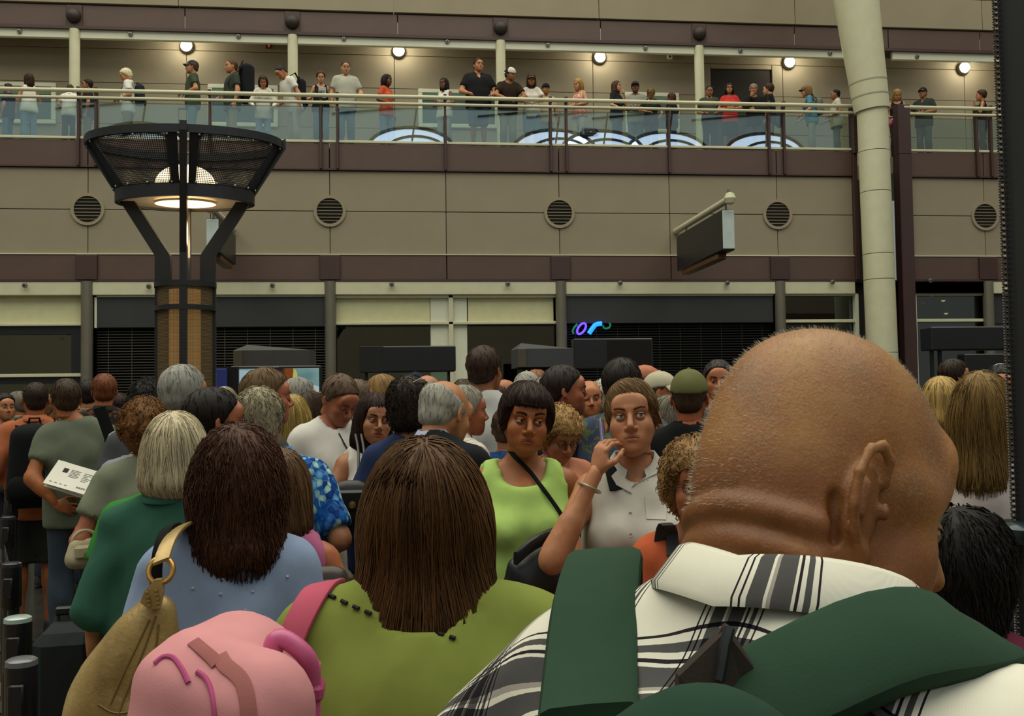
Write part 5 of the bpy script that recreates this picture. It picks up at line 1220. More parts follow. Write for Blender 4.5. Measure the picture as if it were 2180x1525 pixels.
U(1352, 173, 19.95, 180, 'man in a dark cap and grey t-shirt with folded arms', hc='2A1C16', tc='86867C', bc='4F6A80', cap='20242C', arms=('cross', 'cross'), skin=SKD)
U(1386, 188, 19.4, 175, 'sandy-haired person in dark clothes bending over the rail', hair='wavy', hc='7A6038', fem=True, top='tee', tc='16181A', bc='32485E', arms=('lean', 'rail'), hpitch=35, lean=8)
U(1430, 198, 19.5, -60, 'brown-haired child in black turned away at the rail', hair='lob', hc='4A2416', fem=True, top='tee', tc='17171A', bc='3A4A5A', arms=('bent', 'bent'))
U(1510, 182, 19.6, 170, 'man in an olive shirt with a red strap before the doorway', hair='crop', hc='1C1412', top='tee', tc='3E4236', bc='22262C', arms=('bent', 'bent'), skin=SKT, hpitch=15)
U(1552, 178, 19.5, 175, 'woman in a bright red t-shirt and black skirt with folded arms', hair='long2', hc='1A1010', fem=True, top='tee', tc='C01E18', bot='skirt', bc='121214', arms=('cross', 'cross'), skin=SKT)
U(1604, 180, 19.6, 178, 'grey-haired man in black touching his chin before the doorway', hair='short2', hc='8A867C', top='jacket', tc='141414', bc='3E5458', arms=('chin', 'cross'), skin=SKT)
h = U(1637, 178, 19.7, -75, 'boy in a black t-shirt with a bag facing left past the doorway', hair='short2', hc='3A2416', tc='191A1A', bc='8C8878', arms=('down', 'down'), skin=SKP)
backpack(h, '1E2430', 'dark blue shoulder bag slung low behind the boy', (.26, .13, .34), .92, False)
h = U(1716, 181, 19.5, -95, 'blonde woman in a blue top and cap leaning on the rail near the roof column', hair='long2', hc='8A6A40', fem=True, top='tee', tc='3F7F9A', bc='A8A088', cap='3A3028', arms=('rail', 'rail'), lean=8, skin=SKP)
backpack(h, '6A7068', 'pale grey pack on the woman in blue near the roof column', (.26, .13, .38), 1.2)
U(1780, 190, 19.6, -95, 'dark-haired man in a white shirt beside the roof column', hair='crop', hc='16100E', top='shirt', tc='CBC8BC', bc='54779A', arms=('rail', 'bent'), skin=SKT)
U(1910, 190, 19.6, 170, 'blonde woman in a dark top with a pink bag right of the roof column', hair='lob', hc='A07C40', fem=True, top='tank', tc='1A1516', bc='2A2A30', arms=('bent', 'down'), hpitch=25, skin=SKP)
handbag(at(1902, 262, 19.3)-Vector((0, 0, .1)), .2, '9A4468', 'pink bag held by the blonde woman right of the roof column', (.22, .1, .2), 0)
U(1965, 186, 19.6, -160, 'man in a navy cap and dark polo with folded arms right of the roof column', hc='2A1C16', top='polo', tc='2E3430', bc='5A6064', cap='141A26', arms=('cross', 'cross'), skin=SKT, build=1.08)
U(2090, 192, 19.6, -90, 'brown-haired woman in black drinking at the right end of the walkway', hair='short2', hc='3A2216', fem=True, top='tank', tc='1A1414', bc='2A2A30', arms=('chin', 'strap'), skin=SK)
# ------------------------------------------------------------------ the crowd on the ground floor
GG = 'people crowding the ground floor'
def P(px, ty, Y, face, label, **k): k.setdefault('group', GG); return person(px, ty, Y, face, label, **k)
# far fillers
P(8, 838, 9.6, 160, 'distant dark-haired person at the left edge below the mirror-dark window', hc='1E1612', tc='3C4038', lod=0)
P(40, 836, 10.6, -60, 'distant grey-haired person in a teal top near the left edge', hc='6A6458', tc='3A4E48', lod=0, hair='short2')
P(103, 842, 9.2, 60, 'distant sandy-haired person between the orange and grey shirts', hc='6E583A', tc='6A6450', lod=0)
P(163, 836, 10.2, 170, 'distant tan-faced person behind the grey t-shirt man', hc='5A4A3A', tc='4A4A44', lod=0)
P(255, 838, 9.4, 10, 'distant person in a maroon shirt right of the red-haired man', hc='2A1A16', tc='5A2A24', lod=0)
P(478, 826, 8.2, 20, 'distant pale-haired person beside the blue lit panel', hc='9A9078', tc='5A5A54', lod=0, hair='bob', fem=True)
P(781, 812, 8.6, 15, 'distant dark-haired person under the black overhead sign', hc='1A1614', tc='3A3A40', lod=0)
P(884, 792, 7.6, 15, 'distant man in a navy cap behind the dark-haired woman in blue', hc='1A1614', tc='26303E', lod=0, cap='1C2638')
P(908, 797, 7.0, 40, 'distant pink-scalped man with thin grey hair', hair='fringe', hc='7A746A', tc='6A6A60', lod=0, skin='C08A70')
P(985, 808, 8.8, 20, 'distant brown-haired person left of the tall man', hc='4A3A28', tc='50504A', lod=0)
P(1072, 806, 7.6, 60, 'distant ruddy bald man right of the tall man', hair='fringe', hc='6A5040', tc='6E6A60', lod=0, skin='B87A5A')
P(1141, 786, 7.2, 40, 'distant ginger-cropped man behind the patterned bandana', hair='crop', hc='8A5A3A', tc='4A4A44', lod=0)
P(1284, 812, 7.4, 20, 'distant white-haired woman behind the smiling man', hair='wavy', hc='B0AA98', fem=True, tc='6A6A5E', lod=0)
P(1228, 818, 8.0, -80, 'distant pale-haired person beside the smiling man', hair='short2', hc='8A7A5E', tc='7A6A5E', lod=0)
P(2026, 768, 8.0, 60, 'distant dark-haired man under the black overhead sign at right', hair='short2', hc='2A1E16', tc='3A342A', lod=0)
# left group
h = P(76, 813, 7.3, 2, 'man in an orange shirt and dark shorts with a black backpack', hair='crop', hc='2A1A14', top='shirt', tc='AE5E34', bot='shorts', bc='2A2A28', arms=('bent', 'bent'), sleeve=1.9, hyaw=-8, skin='A0603E')
backpack(h, '101114', 'bulging black backpack on the man in orange', (.34, .22, .56), 1.18)
GT = P(141, 808, 6.6, 0, 'man in a grey t-shirt holding papers behind his back', hair='short', hc='38281A', tc='646C5A', bot='jeans', bc='33404C', arms=('bent', 'back'), build=1.08, hyaw=-8, hoff=(-.07, 0, 0), skin='A8683F')
P(189, 808, 8.8, 12, 'dark-haired man partly hidden between the grey shirt and the red-haired man', hair='crop', hc='1E1410', tc='5C5A4C', lod=0)
P(222, 797, 7.95, 2, 'red-haired man in a dark flowered shirt', hair='short', hc='6A3A20', top='shirt', tc='241E1A', tk='print', tc2='5A3C28', build=1.1, skin='B0714C')
P(316, 814, 5.7, 20, 'person with bushy black hair behind the curly auburn woman', hair='curly', hc='120E0C', tc='4A4C50', skin='8A5A40')
P(385, 783, 4.95, 50, 'tall grey-haired man in front of the lamp post', hair='short2', hc='8F8D85', top='shirt', tc='7F8E94', skin='BE8468', build=1.05)
P(300, 880, 5.55, 10, 'person in a light grey top hidden behind the curly auburn woman', hair='short', hc='5A4028', tc='858A90', lod=0)
P(308, 857, 4.3, -6, 'woman with curly auburn hair and a sage green t-shirt', hair='curly', hc='6E4822', fem=True, tc='747A62', bc='7C7A60', build=1.2, arms=('down', 'bent'), skin='A8694A')
P(352, 905, 3.42, 5, 'short person in a bright green shirt behind the silver-bobbed woman', hair='short', hc='5A4228', tc='2A7E2A', H=None)
P(372, 884, 2.95, 14, 'woman with a silver-blonde bob and dark green jacket', hair='bob', hc='C0B494', fem=True, top='jacket', tc='2C5C4A', bc='101012', lod=2, build=1.05, arms=('tuck', 'tuck'), hoff=(.02, 0, 0), collar='2F6350', skin='B07A5A')
P(447, 828, 3.68, 74, 'dark-haired man in glasses turning right', hair='short', hc='17100D', top='tee', tc='3A5A70', glasses='clear', skin='A8654A', lod=1)
P(549, 833, 3.98, 22, 'grey-blonde woman in a blue flowered shirt', hair='wavy', hc='938A70', fem=True, top='shirt', tc='2A78B8', tk='floral', bc='3A4A5C', arms=('bent', 'bent'), build=1.3, sleeve=.85, skin='B07C62', hoff=(-.085, 0, 0))
P(507, 868, 4.4, 20, 'woman with wavy fair hair behind the dark-haired man in glasses', hair='wavy', hc='857650', fem=True, tc='6A705C')
P(560, 790, 4.85, 82, 'brown-haired man in profile before the television', hair='short2', hc='5E472C', tc='4E4A42', skin='B06A50', jowl=1)
P(632, 808, 6.6, 60, 'grey-haired man in front of the television screen', hair='short2', hc='86837A', tc='5A5A52', lod=0)
P(661, 838, 6.0, 65, 'person with a dark brown bob behind the blonde woman', hair='bob', hc='38261A', fem=True, tc='8C927E', skin='A06848')
P(694, 830, 7.3, 30, 'man with cropped grey hair beside the steel column', hair='crop', hc='5E5A54', tc='6A6A60', lod=0)
P(623, 843, 5.55, 6, 'woman with straight blonde hair seen from behind', hair='long2', hc='9C8448', fem=True, tc='44608A', bc='333C48')
P(596, 962, 2.8, 8, 'girl in a pink tank top hidden behind the bushy brown hair', hair='lob', hc='5A4028', fem=True, top='tank', tc='B05A84', bc='3A3A48', arms=('down', 'bent'), skin='B06C4C', build=1.12)
BW = P(507, 915, 2.2, 4, 'woman with bushy dark brown hair and a light blue shirt', hair='bush', hc='46291A', fem=True, top='shirt', tc='8497B8', bc='2A2C34', lod=2, build=1.05, arms=('tuck', 'tuck'), hoff=(.022, 0, -.02), sleeve=1.5, collar=False, skin='A86C4C', loose=.022)
# centre group
WM = P(735, 803, 5.3, 152, 'man in a white t-shirt with a black lanyard looking down', hair='short', hc='5A4636', tc='CFCBC2', arms=('hold', 'hold'), hpitch=32, hyaw=-8, build=1.08, skin='AA6A50', open_=.35, sleeve=.8)
P(758, 806, 6.4, 30, 'balding man right behind the man with the lanyard', hair='crop', hc='6A5848', tc='B8B4A4', lod=0, skin='C08A70')
DW = P(800, 842, 4.75, 165, 'dark-haired woman in a white sleeveless blouse holding a black handbag', hair='lob', hc='2A1812', fem=True, top='blouse', tc='CFC8BC', bc='2E3A4C', arms=('high', 'high'), hroll=-6, skin='B07C5E', lod=2, head_h=.0038, collar=False, look=(-.15, .1))
P(812, 800, 7.2, 100, 'blonde woman with sunglasses pushed up under the black sign', hair='lob', hc='86683C', fem=True, tc='6A6458', skin='B87A58', lod=0)
P(869, 808, 4.3, 18, 'dark-haired woman in a blue blouse with sunglasses on her head', hair='wavy', hc='2C2018', fem=True, top='long', tc='28365A', bc='20242C', skin='A86E50', build=1.1)
P(957, 810, 3.75, 42, 'balding white-haired man in a black suit jacket', hair='fringe', hc='A5A296', top='suit', tc='14181E', collar='9AA6BC', hoff=(0, .01, -.03), neck_w=.06, hpitch=20, skin='BE8662', build=1.12, lod=2, head_h=.004)
P(984, 826, 4.95, 70, 'grey-haired man in a cream striped shirt beside the suit jacket', hair='short2', hc='8A8478', top='shirt', tc='C9C0B2', tk='stripe', tc2='7A5446', build=1.15, sleeve=1.8, skin='A8684A')
P(1028, 738, 5.7, 12, 'very tall man in a white t-shirt seen from behind', hair='short', hc='38261C', tc='B9B9B4', hyaw=12, build=1.08, skin='A06A4C')
P(1118, 790, 6.5, 15, 'person in a grey patterned bandana behind the woman in lime', hair='crop', hc='8A867C', tc='2A3038', cap=('9A988C', True), lod=1)
P(1162, 806, 6.15, 30, 'grey-haired person peeking out behind the woman in lime', hair='short2', hc='7E7A70', tc='222830', lod=0)
P(1079, 868, 5.0, 10, 'person in a royal blue top behind the woman in lime', hair='short', hc='4A3A2C', tc='24508E', lod=0)
P(1197, 874, 4.3, 150, 'blonde curly-haired woman in peach behind the woman in lime', hair='curly', hc='A88450', fem=True, tc='C07858', build=1.5, glasses='clear', hpitch=25, skin='B4785C')
LW = P(1124, 820, 3.3, 176, 'woman in a lime green tank top with short dark hair', hair='pixie', hc='2B1812', fem=True, top='tank', tc='A9CC60', bc='2A2C34', arms=('down', 'bent'), hroll=-7, hyaw=-6, build=1.22, lod=2, head_h=.0036, smile=-.6, look=(-.3, .05), open_=.75, skin='A8683F', browup=(.004, .0))
P(1193, 780, 5.0, 84, 'dark-haired man in a black polo in profile', hair='short', hc='2A201A', top='polo', tc='121316', skin='A8684C')
P(1253, 808, 6.3, 172, 'smiling balding man in an olive t-shirt', smile=1.0, hair='fringe', hc='4A3A2A', tc='6A664C', skin='C0805C', lod=1)
P(1322, 768, 4.8, 8, 'dark-haired man in a blue and green patterned shirt', hair='short2', hc='1D1512', top='shirt', tc='3E4A66', tk='print', tc2='5E6A48', skin='A06A4C', build=1.05)
P(1370, 774, 6.7, 84, 'ruddy man with receding hair in profile', hair='fringe', hc='5A4028', tc='2A2A2C', skin='B86E4E', lod=0)
P(1402, 790, 6.2, 100, 'man in a cream cap in profile', hair='crop', hc='4A3A2C', tc='1E1E20', cap='B5AE92', skin='B0704E', lod=0)
P(1421, 846, 5.5, -70, 'grey-haired woman between the phone caller and the olive cap', hair='bob', hc='6E6858', fem=True, tc='5E5848')
P(1466, 785, 4.45, 6, 'man in an olive baseball cap and black shirt seen from behind', hair='crop', hc='3A2A1E', tc='111213', cap='66683A', build=1.2, skin='A8603F')
P(1528, 768, 6.2, 178, 'dark-grey-haired man facing the camera behind the bald man', hair='short', hc='34322F', tc='4A4A48', skin='B0704E')
PH = P(1340, 812, 3.02, 178, 'woman in a white sleeveless blouse talking on a mobile phone', hair='swept', hc='6B5030', fem=True, top='blouse', tc='C6C1B4', bc='3A3A40', arms=('phone', 'down'), hpitch=-7, hroll=4, hyaw=6, build=1.15, lod=2, head_h=.0036, smile=-.2, look=(-.3, .22), open_=1.05, skin='C08868')
OW = P(1478, 945, 2.5, 172, 'woman with frizzy fair hair and an orange top half hidden by the bald man', hair='curly', hc='8E6C40', fem=True, tc='C05426', bc='3A3A40', skin='A86A4C', glasses='clear')
# right group
P(2003, 806, 4.7, 15, 'woman with a blonde bob right of the bald man', hair='bob', hc='B4965A', fem=True, tc='8A8478', skin='B0765A')
P(2131, 778, 4.9, 178, 'dark-haired man with headphones facing the camera at right', hair='short', hc='1C1A18', tc='50505A', skin='B07050')
P(2170, 846, 4.0, 170, 'fair curly-haired person at the right edge behind the post', hair='curly', hc='A08A58', fem=True, tc='8A7A6A', skin='B07A5A')
P(2088, 796, 3.0, 0, 'girl with very long light brown hair and a pale pink t-shirt', hair='long2', hc='7C6236', fem=True, tc='BCB0AC', bc='3C3A44', lod=2, hyaw=12, skin='B07A5A')
DG = P(2052, 1092, 1.8, 30, 'short person with long black hair in front of the pale pink t-shirt', hair='bush', hc='0F0A08', fem=True, tc='5A1A30', bc='1A1A1E', lod=1, skin='7A4A34')
P(2205, 1082, 2.75, 20, 'child in a dark navy jacket beside the near post', hair='short2', hc='15171C', top='jacket', tc='1A2028', bc='16181C')
# ------------------------------------------------------------------ foreground figures and the things they carry
from mathutils.bvhtree import BVHTree
def world_bvh(objs):
    bpy.context.view_layer.update(); V = []; Fc = []
    for o in objs:
        n = len(V); V += [o.matrix_world @ v.co for v in o.data.vertices]; Fc += [tuple(i+n for i in p.vertices) for p in o.data.polygons]
    return BVHTree.FromPolygons(V, Fc)
def hit(bvh, px, py, off=0.0, fall=None):
    d = (CAMR @ Vector(((px-1090)/F, -(py-762.5)/F, -1.0))).normalized(); p, n, i, dist = bvh.ray_cast(Vector((0, 0, EYE)), d)
    if p is None: return (at(px, py, fall) if fall else None), -d
    if n.dot(d) > 0: n = -n
    return p+n*off, n
def kids(root, name): return [c for c in root.children if c.name.split('.')[0] == name]
def ribbon(name, mat, parent, pts, half_w, half_t, nrm=None, wdir=None):
    """padded strap through world points; parent sits at origin-free transform"""
    n = len(pts); W = []; T = []
    for i in range(n):
        d = (pts[min(n-1, i+1)]-pts[max(0, i-1)]).normalized(); nv = nrm[i] if nrm else Vector((0, -1, 0)); sv = d.cross(nv).normalized() if wdir is None else wdir
        tv = sv.cross(d).normalized(); hw = half_w[i] if isinstance(half_w, (list, tuple)) else half_w
        W.append(sv*hw); T.append(tv*half_t)
    o0 = parent.location; mb = MB(); mb.strip([p-o0 for p in pts], W, T); return sm(mb, name, mat, parent)
def smooth_path(pts, n=24):
    P_ = np.array([tuple(p) for p in pts]); t = np.concatenate([[0], np.cumsum(np.linalg.norm(np.diff(P_, axis=0), axis=1))]); q = np.linspace(0, t[-1], n)
    A = np.stack([np.interp(q, t, P_[:, i]) for i in range(3)], 1)
    for _ in range(3): A[1:-1] = (A[:-2]+2*A[1:-1]+A[2:])/4
    return [Vector(a) for a in A]
# ---- bald man: own head with thick creased neck
def bald_head():
    Pm = [p for p in head_prims(False) if not (p.b is not None and abs(p.a[2]+.04) < 1e-6 and abs(p.a[1]+.022) < 1e-6)]
    # drop the plain ears (six last prims before the neck) and model them in detail
    Pm = [p for p in Pm if not (p.b is None and abs(abs(p.a[0])-.08) < .02 and abs(p.a[1]) < .03 and abs(p.a[2]) < .05)]
    Pm += [Pr('h', (0, -.018, .045), None, (.0775, .1, .078), k=.02), Pr('h', (0, -.045, .0), None, (.072, .07, .07), k=.03),
           Pr('n', (0, -.035, -.03), (0, .012, -.19), .076, .082, k=.03), Pr('n', (0, .03, -.09), (0, .04, -.17), .05, .06, k=.03)]
    for s in (-1, 1):
        Pm += [Pr('h', (s*.045, .04, -.07), None, (.027, .04, .035), k=.03), Pr('h', (s*.052, .045, .008), None, (.024, .03, .02), k=.02),
               Pr('n', (s*.064, -.022, -.04), (s*.045, .05, -.17), .02, .02, k=.02)]
    for z, r, y in ((-.052, .0062, -.030), (-.08, .0075, -.023), (-.11, .009, -.014)):        # rolls of the nape
        pts = [v3(.083*sin(a)*1.0, y-.083*cos(a)*.93, z+.012*(1-cos(a))+.004*sin(3*a)) for a in np.linspace(-1.45, 1.45, 15)]
        for i, (a, b) in enumerate(zip(pts[:-1], pts[1:])):
            f = 1-.55*abs((i-6.5)/7)**2; Pm.append(Pr('f', a, b, r*f, k=.016))
    for z, y in ((-.066, -.027), (-.095, -.018), (-.038, -.028)):                                 # creases between them
        pts = [v3(.102*sin(a)*.93, y-.1*cos(a)*.93, z+.012*(1-cos(a))+.004*sin(3*a)) for a in np.linspace(-1.3, 1.3, 15)]
        for i, (a, b) in enumerate(zip(pts[:-1], pts[1:])): Pm.append(Pr('f', a, b, .0026 if z > -.05 else .0034, k=.006, sub=True))
    for s in (-1, 1):
        R = rot3(rx=radians(8), rz=s*radians(14)); e = lambda x, y, z: v3(s*.0765, -.006, -.018)+R@(v3(s*x, y, z)*v3(1.3, 1.25, 1.22))
        Pm += [Pr('e', e(.006, -.004, .0), None, (.006, .017, .030), k=.008, R=R)]
        rim = [e(.008, .012, .014), e(.012, .010, .028), e(.0145, .0, .0345), e(.0165, -.012, .030), e(.0175, -.0195, .016), e(.0165, -.019, -.002), e(.013, -.013, -.018), e(.010, -.006, -.028)]
        for a, b in zip(rim[:-1], rim[1:]): Pm.append(Pr('e', a, b, .0044, k=.003))
        Pm += [Pr('e', e(.015, -.001, .002), None, (.006, .0085, .0135), k=.004, R=R, sub=True), Pr('e', e(.0155, -.004, .020), (e(.0165, -.013, .006)), .0032, k=.003, sub=True),
               Pr('e', e(.012, -.006, .012), e(.0125, -.0085, -.006), .0034, k=.004), Pr('e', e(.011, .0115, -.002), None, (.0045, .005, .007), k=.004, R=R), Pr('e', e(.0085, -.001, -.032), None, (.0058, .0085, .0105), k=.006, R=R),
               Pr('e', e(.014, .004, -.004), None, (.006, .004, .006), k=.003, R=R, sub=True), Pr('e', e(.0, -.021, .0), e(.0, -.017, -.025), .0045, k=.008, sub=True)]
    V, Q = polygonise(Pm, .0027, sm_it=2, clips=[lambda X, Y, Z: np.minimum(-.175-Z+0*X+0*Y, .03-Y+0*X+0*Z)])
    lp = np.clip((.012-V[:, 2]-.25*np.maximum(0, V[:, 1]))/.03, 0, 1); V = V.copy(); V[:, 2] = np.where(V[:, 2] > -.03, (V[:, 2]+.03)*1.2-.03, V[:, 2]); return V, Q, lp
def mth(op, a, b=None, clamp=False):
    m = t.n('ShaderNodeMath', operation=op, use_clamp=clamp)
    for i, v in enumerate((a, b)):
        if v is None: continue
        if isinstance(v, (int, float)): m.inputs[i].default_value = v
        else: t.l(v, m.inputs[i])
    return m.outputs[0]
def plaid(collar, lean, tyaw):
    """woven check laid out in the frame of the torso: across by x, along by the arc over back and shoulder"""
    global t
    t = NT('plaid_cotton'); co = t.coord(); R_ = rot3(rx=-radians(lean), rz=-radians(tyaw))
    sub = t.n('ShaderNodeVectorMath', operation='SUBTRACT'); t.l(co, sub.inputs[0]); sub.inputs[1].default_value = (0, 0, .95)
    def dot(v): d = t.n('ShaderNodeVectorMath', operation='DOT_PRODUCT'); t.l(sub.outputs[0], d.inputs[0]); d.inputs[1].default_value = tuple(v); return d.outputs['Value']
    x_, y_, z_ = (dot(R_[:, k]) for k in range(3)); wob = t.noise(5, co, 2); wv = mth('MULTIPLY', mth('SUBTRACT', wob, .5), .022)
    G0, G1, G2 = (1, 1, 1, 1), (.11, .11, .13, 1), (.03, .025, .04, 1)
    def bands(u, off, per=.112):
        f = mth('FRACT', mth('ADD', mth('DIVIDE', u, per), off))
        return t.ramp(f, [(0, G0), (.45, G2), (.462, G0), (.49, G2), (.502, G0), (.53, G1), (.61, G0), (.628, (.5, .47, .5, 1)), (.645, G1), (.74, G0), (.755, G2), (.77, G0), (.795, G1), (.825, G0), (.855, G2), (.867, G0)], 'CONSTANT')
    if collar: base = bands(mth('MULTIPLY', mth('ARCTAN2', x_, mth('SUBTRACT', mth('MULTIPLY', y_, -1), .016)), .11), .36, .15)
    else:
        th = mth('ARCTAN2', mth('SUBTRACT', z_, .2), mth('SUBTRACT', .0, y_)); base = t.mix(1.0, bands(mth('ADD', x_, wv), .62), bands(mth('ADD', mth('MULTIPLY', th, .25), wv), .40, .125), 'MULTIPLY')
    base = t.mix(1.0, base, lin('D9D6C6'), 'MULTIPLY')
    tw = t.n('ShaderNodeTexWave'); tw.inputs['Scale'].default_value = 260; t.l(t.mapping(co, (1, 0, 1), (0, .78, 0)), tw.inputs['Vector'])
    t.l(base, t.b.inputs['Base Color']); t.b.inputs['Roughness'].default_value = .9; t.b.inputs['Specular IOR Level'].default_value = .15
    pz = t.bump(t.noise(7, t.mapping(co, (1, 1, .5)), 3), .5, .02); t.bump(tw.outputs['Fac'], .06, .002, pz); return t.m
B_LEAN, B_YAW = 24, -26
m_plaid = plaid(False, B_LEAN, B_YAW); m_plaidc = plaid(True, B_LEAN, B_YAW)
t = NT('bald_skin'); co = t.coord(); c = lin('966336')
n1 = t.noise(14, co, 6); n2 = t.noise(420, co, 2); n3 = t.noise(160, co, 3)
b1 = t.ramp(n1, [(.3, lin('7C5430')), (.5, c), (.72, lin('A47844'))])
spk = t.ramp(n3, [(.60, (0, 0, 0, 1)), (.68, (1, 1, 1, 1))]); b1 = t.mix(mth('MULTIPLY', spk, .35), b1, lin('7A5C46'))
stu = t.ramp(n2, [(.52, (0, 0, 0, 1)), (.62, (1, 1, 1, 1))]); b1 = t.mix(mth('MULTIPLY', stu, .26), b1, lin('9C8A6C'))
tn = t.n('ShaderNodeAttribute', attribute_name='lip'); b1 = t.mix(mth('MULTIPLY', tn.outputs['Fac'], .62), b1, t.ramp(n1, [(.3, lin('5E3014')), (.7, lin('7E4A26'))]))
t.l(b1, t.b.inputs['Base Color']); t.b.inputs['Roughness'].default_value = .45; t.b.inputs['Specular IOR Level'].default_value = .35
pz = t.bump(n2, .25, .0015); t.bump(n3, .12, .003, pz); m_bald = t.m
BH = bald_head()
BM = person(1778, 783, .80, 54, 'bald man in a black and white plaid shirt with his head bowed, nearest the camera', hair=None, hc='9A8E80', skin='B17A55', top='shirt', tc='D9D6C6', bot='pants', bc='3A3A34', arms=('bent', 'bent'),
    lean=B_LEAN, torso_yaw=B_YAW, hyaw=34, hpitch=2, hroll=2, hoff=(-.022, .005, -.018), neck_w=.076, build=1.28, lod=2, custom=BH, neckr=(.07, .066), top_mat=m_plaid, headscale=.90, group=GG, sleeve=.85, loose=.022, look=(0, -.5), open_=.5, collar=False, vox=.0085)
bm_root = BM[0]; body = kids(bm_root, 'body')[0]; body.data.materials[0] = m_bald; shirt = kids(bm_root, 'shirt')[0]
# short white bristles standing on the scalp
HMw = BM[2]; R_ = np.random.default_rng(3); V = BH[0]; m_ = (V[:, 2] > -.05) & (V[:, 1] < .06); cand = V[m_]; idx = R_.integers(0, len(cand), 7500); p = cand[idx].astype('f8')
nrm = p-v3(0, -.015, .02); nrm /= np.linalg.norm(nrm, axis=1, keepdims=True); keep = (np.abs(p[:, 0]) < .070) | (p[:, 2] > .05); p = p[keep]; nrm = nrm[keep]
dr_ = nrm+R_.normal(size=p.shape)*.35+v3(0, -.2, .0); dr_ /= np.linalg.norm(dr_, axis=1, keepdims=True); L_ = (.0018+.003*R_.random((len(p), 1)))
path = np.stack([p, p+dr_*L_*.5, p+dr_*L_+v3(0, -.001, -.0005)], 1); SV, SQ = tube_strands(path, .00011)
o = olink('hair_stubble', raw_mesh('hair_stubble', SV, [SQ], True, attrs={'sv': np.full(len(SV), .8)}), hair_mat('B9AE9A'), bm_root, HMw)
props(o, kind='stuff')
# collar: stands around the neck, leaf folded down
TTm = BM[1]; mb = MB(); n = 40; pts = []
for i in range(n+1):
    a = radians(90+20+320*i/n); ca, sa = cos(a), sin(a); fr = max(0, sa)
    for r, dz in ((.088, -.05), (.083, .016), (.088, .022), (.094, .018), (.108, -.014), (.106, -.02)): pts.append(TTm((r*ca*1.02, r*sa*.95-.016, 1.488+dz-.075*fr+.016*abs(ca))))
mb.add(pts, [(i*6+j, (i+1)*6+j, (i+1)*6+j+1, i*6+j+1) for i in range(n) for j in range(5)]); mb.build('collar', m_plaidc, shirt, True)
# ---- green backpack on the bald man
bv = world_bvh([shirt])
m_green = cloth_mat('25412F'); m_green2 = cloth_mat('1C3A2B'); gp0 = hit(bv, 1400, 1500, 0, .75)[0]
gpk = empty('backpack', (gp0.x, gp0.y-.12, .9), 0, 'dark green backpack with wide padded straps on the bald man', 'backpack')
def strap_path(pix, off): 
    P_ = []; N_ = []
    for x, y in pix: p, n = hit(bv, x, y, off, .8); P_.append(p); N_.append(n)
    return P_, N_
pix = [(1283, 1570), (1285, 1500), (1286, 1440), (1287, 1380), (1288, 1320), (1288, 1275)]
Pp, Nn = strap_path(pix, .016)
top = at(1288, 1196, Pp[-1].y+.045); Pp += [top, top+Vector((.012, .05, -.002)), top+Vector((.022, .10, -.05)), top+Vector((.028, .13, -.14)), top+Vector((.028, .12, -.28))]
Pp = smooth_path(Pp, 26); px_w = .0355
ribbon('shoulder_strap', m_green, gpk, Pp, px_w, .012, wdir=Vector((1, .12, .0)).normalized())
pix = [(1560, 1560), (1640, 1515), (1720, 1475), (1800, 1435), (1880, 1400), (1960, 1392), (2030, 1405)]
Pp, Nn = strap_path(pix, .018); q = Pp[-1]
Pp += [q+Vector((.035, .035, -.012)), q+Vector((.05, .08, -.05)), q+Vector((.05, .1, -.12)), q+Vector((.04, .1, -.22))]; nn = Nn[-1]; Nn += [nn]*4
P2 = smooth_path(Pp, 24); N2 = smooth_path(Nn, 24); ribbon('shoulder_strap', m_green, gpk, P2, .034, .012, [v.normalized() for v in N2])
# pack body below, with rolled top edge
lo_ = gpk.location; cx = hit(bv, 1400, 1500, 0, .75)[0].x-lo_.x
zt_ = at(1400, 1462, gp0.y-.12).z-lo_.z
V, Q = polygonise([Pr('b', (cx-.10, 0, -.2), (cx-.075, .01, zt_-.095), .06, .05, k=.06, sc=(1, .9, 1)), Pr('b', (cx+.13, 0, -.2), (cx+.08, .01, zt_-.1), .06, .05, k=.06, sc=(1, .9, 1)), Pr('b', (cx-.01, -.01, -.2), (cx-.005, .0, zt_-.06), .08, .06, k=.05, sc=(1, .9, 1))], .01)
link('body', raw_mesh('body', V, [Q], True), m_green2, gpk)
def pz_(x, y, Y): return at(x, y, Y)-gpk.location
yt = gp0.y-.055; F_ = [pz_(1552, 1332, yt), pz_(1618, 1440, yt-.006), pz_(1606, 1530, yt-.006), pz_(1440, 1530, yt-.006), pz_(1446, 1440, yt-.006)]; mid = [pz_(1545, 1345, yt-.007), pz_(1528, 1530, yt-.014)]
Bk = Vector((0, .008, 0)); mb = MB(); V = F_+mid; V2 = [v+Bk for v in V]; n = len(V)
mb.add(V+V2, [(0, 5, 6, 2, 1), (5, 0, 4, 3, 6), (n+0, n+1, n+2, n+6, n+5), (n+5, n+6, n+3, n+4, n+0), (0, 1, n+1, n), (1, 2, n+2, n+1), (2, 6, n+6, n+2), (6, 3, n+3, n+6), (3, 4, n+4, n+3), (4, 0, n, n+4)])
mb.build('flap_tab', cloth_mat('3A322C'), gpk)
mb = MB(); mb.tube([pz_(1553, 1338, yt-.006), pz_(1544, 1370, yt-.010), pz_(1536, 1420, yt-.013), pz_(1530, 1450, yt-.015)], .0035, 6); sm(mb, 'zip', m_black, gpk)
